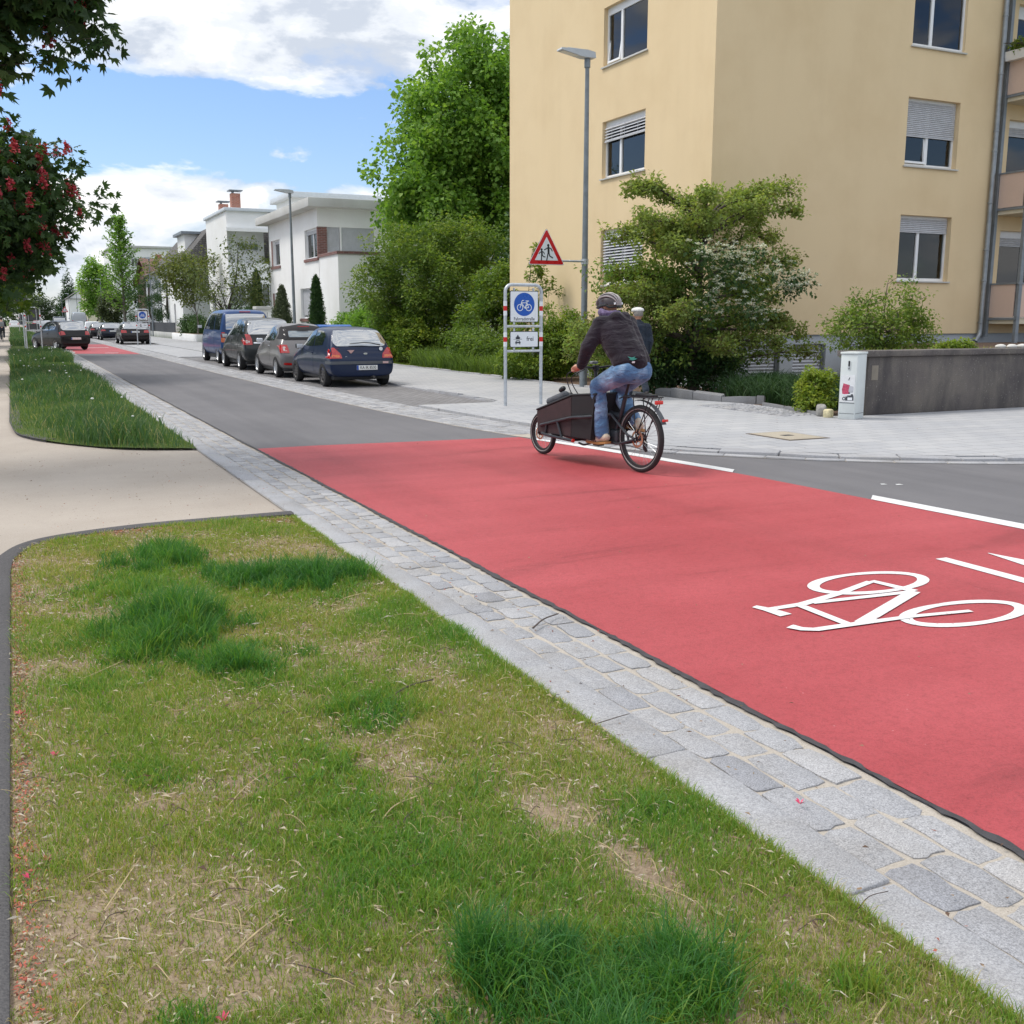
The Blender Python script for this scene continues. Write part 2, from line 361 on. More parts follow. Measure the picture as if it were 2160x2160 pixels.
A_GRAN = m_granite('granite_setts', 0.32, 0.50); A_KERB = m_granite('granite_kerb', 0.34, 0.42); A_DKERB = m_granite('dark_kerb', 0.20, 0.35)
A_SAND = m_grit('sand_path', (0.335, 0.29, 0.25), (0.475, 0.425, 0.37))
A_SOIL = m_grit('bare_soil', (0.17, 0.125, 0.085), (0.36, 0.28, 0.20), (0.07, 0.05, 0.03), 90, 26)
A_MULCH = m_grit('bark_mulch', (0.085, 0.055, 0.04), (0.23, 0.16, 0.12), (0.03, 0.02, 0.015), 60, 22)
A_MORT = m_grit('sand_joints', (0.33, 0.295, 0.25), (0.50, 0.455, 0.40), (0.14, 0.11, 0.09), 180, 40)
A_PAVE = m_brick('grey_pavers', (0.355, 0.36, 0.375), (0.405, 0.405, 0.41), (0.20, 0.20, 0.21), 0.42, 0.28, 0.007, 0.05)
A_BAY = m_brick('dark_setts', (0.17, 0.165, 0.17), (0.24, 0.235, 0.24), (0.10, 0.09, 0.085), 0.17, 0.13, 0.012, 0.0, 0.006, 140, 0.03)
A_BITU = pbr('bitumen', (0.045, 0.043, 0.047), 0.75, 0.35, 14, bump=0.004, bscale=120)
A_EDGE = m_grit('edging_concrete', (0.060, 0.058, 0.062), (0.135, 0.130, 0.130), (0.02, 0.02, 0.02), 120, 18)
A_LAWN = m_grit('lawn_ground', (0.045, 0.075, 0.018), (0.10, 0.14, 0.04), (0.05, 0.04, 0.02), 40, 6)

sheet('ground', [(-900, -300), (900, -300), (900, 2500), (-900, 2500)], -0.04, A_LAWN)
def spline(pts, n=6): return smoothpoly(pts, n)
KERB = spline([(6.22, 12.75), (6.38, 12.2), (6.62, 11.3), (7.06, 10.33), (7.68, 9.6), (8.5, 8.8), (10.1, 7.8), (12.2, 7.25), (15.5, 7.0), (20, 6.95)], 8) + [(60, 6.95)]
GUT = [(5.36, 420), (5.38, 60), (5.5, 32), (5.63, 21), (5.80, 17), (6.0, 14.4)]
sheet('asphalt_road', [(2.61, -9), (2.61, 420)] + GUT + KERB + [(60, -3), (9, -3), (7.8, -5), (7.4, -9)], 0.0, A_ASPH)
RE = spline([(6.20, 12.66), (6.46, 11.0), (6.66, 9.6), (6.79, 8.6), (6.84, 7.7), (6.87, 6.9), (6.94, 5.3), (7.02, 3.0), (7.1, -9)], 5)
sheet('red_lane', [(2.66, -9), (2.66, 12.93), (3.4, 12.94), (5.0, 12.78)] + RE, 0.004, A_RED)
sheet('red_lane', [(2.66, 53.5), (2.66, 74), (5.37, 73), (5.38, 51.5)], 0.004, A_RED)
sheet('red_lane', [(2.66, 120), (2.66, 142), (5.37, 141), (5.37, 119)], 0.004, A_RED)

def dash(ya, yb, w=0.14):
    e = [p for p in spline([(6.20, 12.66), (6.46, 11.0), (6.66, 9.6), (6.79, 8.6), (6.84, 7.7), (6.87, 6.9), (6.94, 5.3), (7.02, 3.0), (7.1, 0)], 12) if yb <= p[1] <= ya]
    return [(x-0.01, y) for x, y in e] + [(x+w+0.12*(y == yb), y+0.16) for x, y in reversed(e)]
sheet('lane_dash_marking', dash(12.5, 8.62), 0.008, A_PAINT); sheet('lane_dash_marking', dash(6.88, 2.6, 0.17), 0.008, A_PAINT)
for y in (55.2, 57.3, 59.4): sheet('crossing_marking', [(2.15, y), (2.75, y), (2.75, y+0.9), (2.15, y+0.9)], 0.016, A_PAINT)
for (xa, xb, ya, yb) in ((4.0, 4.6, 53.6, 53.9), (3.6, 5.0, 64.2, 64.6)): sheet('lane_dash_marking', [(xa, ya), (xb, ya), (xb, yb), (xa, yb)], 0.010, A_PAINT)
# worn white specks of an old marking beside the lane
for (x, y, w) in ((7.60, 7.4, .06), (7.72, 7.32, .07)): sheet('lane_dash_marking', [(x, y), (x+w, y-.02), (x+w, y+.03), (x+.02, y+.04)], 0.004, A_PAINT)

# ---- bicycle symbol and arrow painted on the red lane (one sheet of strokes)
def strokes(name, lines, z, mat, th=0.004):
    mb = MB(); k = 0
    for pts, w in lines:
        P = [np.array(p, float) for p in pts]; L = []; Rr = []
        W = w if hasattr(w, '__len__') else [w]*len(P)
        cl = np.linalg.norm(P[0]-P[-1]) < 1e-6
        for i, p in enumerate(P):
            a = P[i-1] if i > 0 else (P[-2] if cl else p); b = P[i+1] if i < len(P)-1 else (P[1] if cl else p)
            d = b-a; d = d/(np.linalg.norm(d)+1e-9); nrm = np.array((-d[1], d[0])); L.append(p+nrm*W[i]/2); Rr.append(p-nrm*W[i]/2)
        n = len(P); zz = z+0.0004*k; k += 1
        mb.add([(q[0], q[1], zz) for q in L]+[(q[0], q[1], zz) for q in Rr], [(i, i+1, n+i+1, n+i) for i in range(n-1)])
    o = mb.build(name, mat)
    bm = bmesh.new(); bm.from_mesh(o.data)
    for f in bm.faces:
        if f.normal.z < 0: f.normal_flip()
    bm.to_mesh(o.data); bm.free(); return tag(o, kind='structure')
def ell(cx, cy, a, b, w0=0.06, n=40): return ([(cx+a*math.cos(2*PI*i/n), cy+b*math.sin(2*PI*i/n)) for i in range(n+1)], [w0*(0.75+0.5*abs(math.cos(2*PI*i/n))) for i in range(n+1)])
strokes('bicycle_marking', [
    ell(4.64, 4.565, 0.405, 0.20), ell(4.62, 3.835, 0.40, 0.175),
    ([(4.66, 4.575), (4.30, 4.45), (3.93, 4.36), (3.70, 4.36)], [.05, .055, .06, .05]),
    ([(3.655, 4.44), (3.685, 4.36), (3.70, 4.225)], [.05, .075, .09]),
    ([(4.68, 4.585), (4.73, 4.29)], [.055, .075]),
    ([(4.72, 4.285), (4.00, 4.355)], .05),
    ([(4.72, 4.285), (3.96, 3.935)], [.075, .075]),
    ([(3.90, 4.355), (3.88, 3.945)], [.06, .06]),
    ([(4.68, 3.842), (4.30, 3.905), (3.86, 3.935), (3.66, 3.945), (3.60, 3.985), (3.575, 4.05)], [.04, .045, .055, .055, .06, .075])], 0.0078, A_PAINT)
strokes('arrow_marking', [([(5.565, 4.845), (5.545, 4.15), (5.53, 3.2)], [.10, .11, .12]), ([(5.985, 4.815), (5.975, 4.52), (5.95, 3.95)], [.012, .13, .36])], 0.0078, A_PAINT)

# ---- stone setts and kerbs: one mesh per strip, every stone modelled
def sett_strip(name, f, v0, v1, rows, ln, mat, h=0.010, gap=0.016, jit=0.009, seed=1, z0=0.0, seg=3, tonevar=0.24):
    """f(u, v) -> (x, y); rows = list of (u0, u1); stones of about ln long, in running bond"""
    r = random.Random(seed); V = []; F = []; T = []
    for ri, (u0, u1) in enumerate(rows):
        v = v0 + r.uniform(-ln(v0) if callable(ln) else -ln, 0)
        while v < v1:
            l = (ln(v) if callable(ln) else ln)*r.uniform(0.82, 1.18); ga, gb, gc, gd = [gap*r.uniform(.15, .8) if jit > .004 else gap/2 for _ in range(4)]; a, b = v+ga, v+l-gb; c, d = u0+gc, u1-gd
            v += l
            if a < v0: continue
            tn = min(1, max(0, r.gauss(0.5, tonevar))); top = z0+h+r.uniform(-.3, .3)*h; tl = r.uniform(-.16, .16)*h; tk = r.uniform(-.16, .16)*h
            cs = [(c, a), (d, a), (d, b), (c, b)]; ring = []
            for i in range(4):
                p, q = cs[i], cs[(i+1) % 4]
                for k in range(seg):
                    t = (k+0.0)/seg; x = p[0]+(q[0]-p[0])*t; y = p[1]+(q[1]-p[1])*t
                    if k == 0: x += math.copysign(0.006, 0.5*(c+d)-x); y += math.copysign(0.006, 0.5*(a+b)-y)
                    ring.append((x+r.uniform(-jit, jit), y+r.uniform(-jit, jit)))
            m = len(ring); o = len(V); cu, cv = 0.5*(c+d), 0.5*(a+b)
            for sc, z, in ((0.0, z0-0.01), (0.0, None), (0.0055, 1)):
                for (x, y) in ring:
                    xx = cu+(x-cu)*max(.5, 1-sc/max(.01, abs(d-c)/2)); yy = cv+(y-cv)*max(.5, 1-sc/max(.01, abs(b-a)/2))
                    zt = top+tl*(x-cu)/max(1e-6, d-c)*2+tk*(y-cv)/max(1e-6, b-a)*2
                    zz = z if z is not None and z != 1 else (zt-0.35*h if z is None else zt)
                    X, Y = f(xx, yy); V.append((X, Y, zz)); T.append(tn)
            X, Y = f(cu, cv); V.append((X, Y, top+0.1*h)); T.append(tn)
            for k in range(m):
                k2 = (k+1) % m
                F += [(o+k, o+k2, o+m+k2, o+m+k), (o+m+k, o+m+k2, o+2*m+k2, o+2*m+k)]
            F += [(o+2*m+k, o+2*m+(k+1) % m, o+3*m) for k in range(m)]
    mb = MB(); mb.add(V, F, 0, True); ob = mb.build(name, mat, fix=False, angle=50)
    at = ob.data.attributes.new('tone', 'FLOAT', 'POINT'); at.data.foreach_set('value', np.array(T, np.float32))
    return tag(ob, kind='structure')
ID = lambda u, v: (u, v)
sheet('gutter_bed', [(1.965, -3), (2.63, -3), (2.63, 420), (1.965, 420)], 0.003, A_MORT)
near_ln = lambda v: 0.265 if v < 4.4 else 0.185
sett_strip('sett_gutter', ID, -1.0, 60, [(2.165, 2.305), (2.305, 2.455), (2.455, 2.600)], near_ln, A_GRAN, seed=3)
sett_strip('sett_gutter', ID, 62, 160, [(2.165, 2.380), (2.38, 2.600)], 0.4, A_GRAN, seed=4)
sett_strip('flush_kerb', ID, -1.0, 160, [(1.968, 2.163)], 1.0, A_KERB, h=0.016, gap=0.006, jit=0.0015, seed=5, seg=4, tonevar=0.12)
# bitumen joint with a ragged edge
r_ = random.Random(9); ys = np.arange(-1, 30, 0.045); mbj = MB()
lft = [(2.620+r_.uniform(-.012, .008)+0.008*math.sin(y*3.1), y, 0.0125) for y in ys]; rgt = [(2.655+r_.uniform(-.010, .010), y, 0.0095) for y in ys]
mbj.add(lft+rgt, [(i, i+len(ys), i+len(ys)+1, i+1) for i in range(len(ys)-1)]); tag(mbj.build('bitumen_joint', A_BITU), kind='structure')
# right-hand gutter beside the parking bay, following the edge of the asphalt
gy = np.array([p[1] for p in GUT[::-1]] ); gx = np.array([p[0] for p in GUT[::-1]])
def gutf(u, v): return (float(np.interp(v, np.concatenate([[12.75], gy]), np.concatenate([[6.22], gx])))+u, v)
sheet('gutter_bed', [gutf(0, v) for v in (12.75, 14.4, 17, 21, 32, 60, 420)] + [gutf(0.95, v) for v in (420, 60, 32, 21, 17, 14.4, 12.75)], 0.003, A_MORT)
sett_strip('sett_gutter', gutf, 12.8, 110, [(0.02+.145*k, 0.02+.145*(k+1)) for k in range(3)] + [(0.60, 0.76), (0.76, 0.92)], lambda v: 0.2 if v < 40 else 0.4, A_GRAN, seed=6)
sett_strip('flush_kerb', gutf, 12.8, 110, [(0.46, 0.595)], 0.9, A_KERB, h=0.016, gap=0.006, jit=0.002, seed=8, tonevar=0.12)
# low kerb round the corner, raised a finger's width
KP = np.array(KERB); KS = np.concatenate([[0], np.cumsum(np.linalg.norm(np.diff(KP, axis=0), axis=1))])
def kerbf(u, v):
    x = np.interp(v, KS, KP[:, 0]); y = np.interp(v, KS, KP[:, 1]); x2 = np.interp(v+.05, KS, KP[:, 0]); y2 = np.interp(v+.05, KS, KP[:, 1])
    d = np.array((x2-x, y2-y)); d /= np.linalg.norm(d)+1e-9
    return (float(x-d[1]*u), float(y+d[0]*u))
sheet('gutter_bed', [kerbf(-0.004, v) for v in np.arange(0, 34, .5)] + [kerbf(0.43, v) for v in np.arange(33.5, -.1, -.5)], 0.005, A_MORT)
sett_strip('corner_kerb', kerbf, 0, 33, [(0.0, 0.15)], 0.5, A_KERB, h=0.018, gap=0.008, jit=0.002, seed=11, tonevar=0.12)
sett_strip('corner_kerb', kerbf, 0, 33, [(0.155, 0.42)], 0.62, A_KERB, h=0.045, gap=0.010, jit=0.002, seed=12, tonevar=0.12)
PAV_Z = 0.045
pv = [kerbf(0.42, v) for v in np.arange(0, 33, .6)]
sheet('pavement', [gutf(0.92, 17.9), gutf(0.92, 15.2), gutf(.92, 13.0)] + pv + [(60, 7.6), (60, 12.72), (12.3, 12.7), (11.85, 13.0), (12.35, 15.6), (11.95, 16.8), (12.0, 18.0), (12.0, 52), (12.05, 420), (8.5, 420), (8.5, 18.3), (8.2, 17.9)], PAV_Z, A_PAVE, .04)
sheet('parking_bay', [gutf(0.92, v) for v in (17.95, 21, 32, 46)] + [(8.42, 46), (8.42, 18.5), (8.1, 17.95)], 0.006, A_BAY)
sheet('pavement', [gutf(0.92, v) for v in (46, 52, 58, 69)] + [(8.42, 69), (8.42, 46)], 0.035, A_PAVE, .03)
sheet('parking_bay', [gutf(0.92, v) for v in (69, 90, 420)] + [(8.42, 420), (8.42, 69)], 0.006, A_BAY)
sett_strip('bay_kerb', lambda u, v: (8.36+u, v), 17.9, 46, [(0, 0.13)], 0.9, A_KERB, h=0.05, gap=0.006, jit=0.002, seed=13, tonevar=0.12)
sheet('mulch_bed', [(12.04, 13.1), (40, 12.9), (40, 34), (12.04, 34)], 0.01, A_MULCH)
sheet('garden_ground', [(12.04, 34), (60, 34), (60, 420), (12.04, 420)], 0.01, A_LAWN)
def kerbline(name, pts, h, w, mat, seed=1):
    P = np.array(pts); S = np.concatenate([[0], np.cumsum(np.linalg.norm(np.diff(P, axis=0), axis=1))])
    def f(u, v):
        x = np.interp(v, S, P[:, 0]); y = np.interp(v, S, P[:, 1]); i = min(len(P)-2, int(np.searchsorted(S, v, 'right')-1)); d = P[i+1]-P[i]; d = d/np.linalg.norm(d); return (float(x-d[1]*u), float(y+d[0]*u))
    return sett_strip(name, f, 0, S[-1]-0.02, [(0, w)], 0.75, mat, h=h, gap=0.006, jit=0.002, seed=seed, z0=PAV_Z, tonevar=0.1)
kerbline('bed_kerb', [(12.18, 18.4), (11.98, 16.9), (12.30, 15.7), (12.6, 15.3)], 0.14, 0.13, A_DKERB, 4)
kerbline('bed_kerb', [(12.4, 15.5), (12.05, 13.9), (11.85, 13.05)], 0.05, 0.10, A_DKERB, 5)
kerbline('bed_kerb', [(12.02, 52), (12.02, 18.3)], 0.03, 0.08, A_KERB, 6)
sett_strip('sett_apron', ID, 13.1, 15.5, [(11.25+.1*k, 11.35+.1*k) for k in range(10)], 0.11, A_GRAN, h=0.016, gap=0.018, jit=0.008, seed=21, z0=PAV_Z-0.002, tonevar=0.3)

# ---- sandy path and the planted islands with their dark edging
sheet('sand_path', [(-14, -6), (1.97, -6), (1.97, 300), (-14, 300)], -0.006, A_SAND)

ISL1 = [(-0.13, -1.2), (-0.13, 7.0)] + spline([(-0.13, 7.0), (-0.09, 7.5), (0.12, 7.93), (0.70, 8.15), (1.3, 8.19), (1.965, 8.20)], 6)[1:] + [(1.965, -1.2)]
ISL2 = [(1.965, 13.15)] + spline([(1.965, 13.15), (1.2, 13.55), (0.66, 14.25), (0.2, 15.1), (-0.05, 16.1), (-0.13, 17.8)], 5)[1:] + [(-0.13, 53.4), (0.0, 54.3), (1.965, 54.3)]
ISL3 = [(1.965, 63.0), (0.02, 63.0), (-0.13, 64), (-0.13, 190), (1.965, 190)]
def island(name, poly, mat, step, amp):
    xs, ys = zip(*poly); P = [Vector(p) for p in poly]; n = len(P); r = random.Random(3)
    gx_ = np.arange(min(xs)+step*.5, max(xs), step); gy_ = np.arange(min(ys)+step*.5, max(ys), step); X, Y = np.meshgrid(gx_, gy_); X = X.ravel(); Y = Y.ravel()
    ok = inpoly(X, Y, poly); pts = P+[Vector((float(a), float(b))) for a, b in zip(X[ok], Y[ok])]
    vs, es, fs, *_ = delaunay_2d_cdt(pts, [(i, (i+1) % n) for i in range(n)], [], 1, 1e-5)
    vx = np.array([v.x for v in vs]); vy = np.array([v.y for v in vs]); Z = 0.004+amp*fbm(vx, vy, 5, 4, 1.7)
    mb = MB(); mb.add(list(zip(vx, vy, Z)), [tuple(f) for f in fs], 0, True); o = mb.build(name, mat, angle=0)
    if o.data.polygons[0].normal.z < 0: o.data.flip_normals()
    return tag(o, kind='structure')
island('planting_island', ISL1, A_SOIL, 0.09, 0.03); island('planting_island', ISL2, A_LAWN, 0.4, 0.04); island('planting_island', ISL3, A_LAWN, 1.2, 0.05)
def edging(name, pts, w=0.13, h=0.045, red=True):
    P = np.array(pts); d = np.gradient(P, axis=0); d /= np.linalg.norm(d, axis=1)[:, None]; Nn = np.stack([-d[:, 1], d[:, 0]], 1); V = []; m = len(P)
    prof = [(0.0, -0.01), (0.0, h*0.8), (0.018, h), (w-0.02, h), (w, h*0.7), (w, -0.01)]
    for u, z in prof: V += [(*(P[i]+Nn[i]*u), z) for i in range(m)]
    mb = MB(); mb.add(V, [(k*m+i, k*m+i+1, (k+1)*m+i+1, (k+1)*m+i) for k in range(len(prof)-1) for i in range(m-1)], 0, True)
    return tag(mb.build(name, A_EDGE, angle=30), kind='structure')
edging('island_edging', [(-0.13, y) for y in np.arange(-1.2, 7.0, .4)] + list(spline([(-0.13, 7.0), (-0.09, 7.5), (0.12, 7.93), (0.70, 8.15), (1.3, 8.19), (1.965, 8.20)], 8)), 0.125)
edging('island_edging', list(spline([(0.30, 14.9), (0.12, 15.35), (-0.05, 16.1), (-0.13, 17.8)], 8)) + [(-0.13, y) for y in np.arange(18.5, 54, 1.0)], -0.12, 0.03)
# manhole with a beige slab in an iron frame
mh = MB(); mh.box(9.04, 9.72, 10.42, 11.33, 0.02, PAV_Z+0.006); tag(mh.build('manhole_frame', pbr('rust_iron', (0.11, 0.085, 0.065), 0.7, 0.3, 20)), kind='structure')
mh = MB(); mh.box(9.08, 9.68, 10.46, 11.29, 0.02, PAV_Z+0.010); tag(mh.build('manhole_slab', m_grit('beige_slab', (0.33, 0.29, 0.23), (0.46, 0.41, 0.33))), kind='structure')
mh = MB(); mh.box(9.30, 9.46, 10.82, 10.93, 0.02, PAV_Z+0.013); tag(mh.build('manhole_handle', A_BITU), kind='structure')

# ================================================================== GRASS
G_GRASS = leafmat('grass_blades', [(0.0, (0.55, 0.46, 0.26)), (0.14, (0.42, 0.36, 0.15)), (0.30, (0.29, 0.325, 0.065)), (0.52, (0.205, 0.325, 0.048)), (0.75, (0.092, 0.25, 0.042)), (1.0, (0.045, 0.160, 0.040))], 0.45, 0.5)
G_MEADOW = leafmat('meadow_blades', [(0.0, (0.46, 0.40, 0.24)), (0.25, (0.24, 0.28, 0.085)), (0.55, (0.15, 0.235, 0.06)), (1.0, (0.062, 0.140, 0.058))], 0.4, 0.5)
def blades(name, x, y, z, h, w, lean, tone, mat=None, parent=None, az=None):
    n = len(x); az = RNG.random(n)*2*PI if az is None else az; la = RNG.random(n)*2*PI
    px, py = np.cos(az)*w/2, np.sin(az)*w/2; lx, ly = np.cos(la)*lean*h, np.sin(la)*lean*h
    V = np.empty((n, 7, 3), np.float32)
    for k, (s, t, c, dz) in enumerate(((-1, 0, 0, 0), (1, 0, 0, 0), (-.85, .38, .14, .40), (.85, .38, .14, .40), (-.55, .72, .5, .74), (.55, .72, .5, .74), (0, 1, 1.0, .97))):
        V[:, k, 0] = x+s*px+lx*c; V[:, k, 1] = y+s*py+ly*c; V[:, k, 2] = z+h*dz*np.sqrt(np.maximum(0.12, 1-(lean*c)**2*0.75))
    b = np.arange(n)[:, None]*7
    F4 = np.concatenate([b+np.array([0, 1, 3, 2]), b+np.array([2, 3, 5, 4])]); F3 = b+np.array([4, 5, 6])
    return np_mesh(name, V.reshape(-1, 3), F4, mat or G_GRASS, np.repeat(tone, 7), parent, F3=F3)
def scatter(poly, n):
    xs, ys = zip(*poly); x = RNG.uniform(min(xs), max(xs), n); y = RNG.uniform(min(ys), max(ys), n); k = inpoly(x, y, poly); return x[k], y[k]
soilz = lambda x, y, a=0.03: 0.004+a*fbm(x, y, 5, 4, 1.7)-0.004
def near_lawn():
    X = []; Y = []; H = []; T = []; Wd = []; Le = []
    for (ya, yb, dens) in ((0.9, 2.6, 30000), (2.6, 4.2, 25000), (4.2, 6.2, 19000), (6.2, 8.2, 14000)):
        n = int(dens*2.1*(yb-ya)); x = RNG.uniform(-0.13, 1.965, n); y = RNG.uniform(ya, yb, n)
        cov = fbm(x, y, 21, 5, 2.6); lush = fbm(x, y, 33, 4, 1.15); fine = fbm(x, y, 44, 3, 14.0)
        edge = np.clip((x+0.13)/0.22, 0, 1)*0.7+0.3
        bare = np.exp(-(((x-1.52)/.09)**2+((y-2.3)/.30)**2))+np.exp(-(((x-1.42)/.07)**2+((y-2.75)/.14)**2))+0.8*np.exp(-(((x-1.75)/.07)**2+((y-1.9)/.12)**2))+0.6*np.exp(-(((x-1.3)/.10)**2+((y-3.9)/.12)**2))
        right = np.clip((x-0.2)/1.2, 0, 1)
        p = np.clip((cov-0.20)*3.4+0.3*(lush-0.5)+0.12*right, 0.52, 1)*np.clip(0.30+1.4*fine, 0, 1)*edge*(1-np.clip(bare, 0, .97)); p *= inpoly(x, y, ISL1)
        k = RNG.random(n) < p; x, y, cov, lush = x[k], y[k], cov[k], lush[k]; m = len(x)
        h = (0.016+0.044*np.clip(cov+lush-0.55, 0, 1)**1.2)*RNG.uniform(0.45, 1.6, m)
        t = np.clip(0.43+0.60*(lush-0.5)+0.30*(cov-0.45)+RNG.normal(0, .10, m), 0.12, 0.85); dry = RNG.random(m) < 0.20-0.15*np.clip((lush-.4)*3, 0, 1); t[dry] = RNG.uniform(0, .14, dry.sum())
        X.append(x); Y.append(y); H.append(h); T.append(t); Wd.append(RNG.uniform(.0014, .0030, m)*(1+0.10*y)); Le.append(RNG.uniform(.15, 1.0, m)); 
    def tuft(cx, cy, rx, ry, n, h, t, th=0.0):
        k = max(5, int(26*rx*ry/.1)); nz = RNG.normal(0, .46, (k, 2)); sx = cx+nz[:, 0]*rx; sy = cy+nz[:, 1]*ry; sh = h*np.exp(-(nz**2).sum(1)*.6)*RNG.uniform(.55, 1.25, k); stn = RNG.normal(0, .07, k)
        c = RNG.integers(0, k, n); a = RNG.random(n)*2*PI; rr = RNG.random(n)**.6*RNG.uniform(.04, .13, k)[c]; x = sx[c]+rr*np.cos(a); y = sy[c]+rr*np.sin(a)
        ok = inpoly(x, y, ISL1) & (x < 1.945); x, y, c, rr = x[ok], y[ok], c[ok], rr[ok]; m = len(x); X.append(x); Y.append(y); H.append(sh[c]*RNG.uniform(.3, 1.5, m)); T.append(np.clip(t+stn[c]+RNG.normal(0, .13, m), .25, 1)); Wd.append(RNG.uniform(.0020, .0046, m)*(1+0.06*y)); Le.append(np.clip(RNG.uniform(.05, .8, m)+rr*3, 0, 1))
    tuft(0.76, 6.95, .34, .40, 3600, .140, .82); tuft(1.25, 6.25, .36, .32, 4000, .140, .86); tuft(1.58, 6.02, .36, .30, 4600, .145, .92); tuft(.7, 6.5, .7, .7, 4200, .07, .62); tuft(1.45, 5.9, .5, .6, 3400, .07, .60)
    tuft(0.60, 5.35, .34, .48, 6500, .180, .84); tuft(0.80, 4.62, .32, .28, 3400, .100, .82); tuft(.6, 5.2, .6, .8, 5200, .075, .64); tuft(0.45, 5.1, .25, .3, 2500, .12, .74)
    tuft(0.90, 2.02, .12, .14, 1700, .150, .84); tuft(1.10, 2.00, .12, .10, 1500, .165, .92); tuft(1.30, 1.84, .14, .12, 1900, .150, .90); tuft(1.12, 1.80, .30, .14, 2600, .115, .82); tuft(1.08, 1.66, .36, .12, 2600, .130, .90); tuft(1.1, 1.95, .42, .32, 2600, .07, .62)
    tuft(1.18, 3.85, .28, .24, 3000, .065, .66); tuft(0.84, 3.35, .30, .50, 3600, .060, .56); tuft(0.80, 2.85, .28, .3, 2600, .055, .56); tuft(0.55, 6.2, .5, .5, 3000, .075, .62)
    tuft(1.72, 2.62, .10, .08, 500, .05, .76); tuft(1.63, 1.62, .16, .08, 900, .07, .62); tuft(0.25, 2.2, .10, .12, 500, .05, .72); tuft(1.35, 3.05, .2, .25, 1400, .05, .55); tuft(0.3, 3.6, .12, .2, 700, .05, .62); tuft(1.0, 2.5, .2, .25, 1500, .06, .58)
    # blades along the kerb lean over it
    n = 5200; y = RNG.uniform(1, 8.15, n); X.append(1.955-np.abs(RNG.normal(0, .025, n))); Y.append(y); H.append(RNG.uniform(.02, .055, n)); T.append(np.clip(RNG.normal(.46, .12, n), .1, .9)); Wd.append(RNG.uniform(.0016, .003, n)*(1+.1*y)); Le.append(RNG.uniform(.3, 1, n))
    x = np.concatenate(X); y = np.concatenate(Y)
    tag(blades('grass', x, y, soilz(x, y), np.concatenate(H), np.concatenate(Wd), np.concatenate(Le), np.concatenate(T)), kind='stuff')
near_lawn()
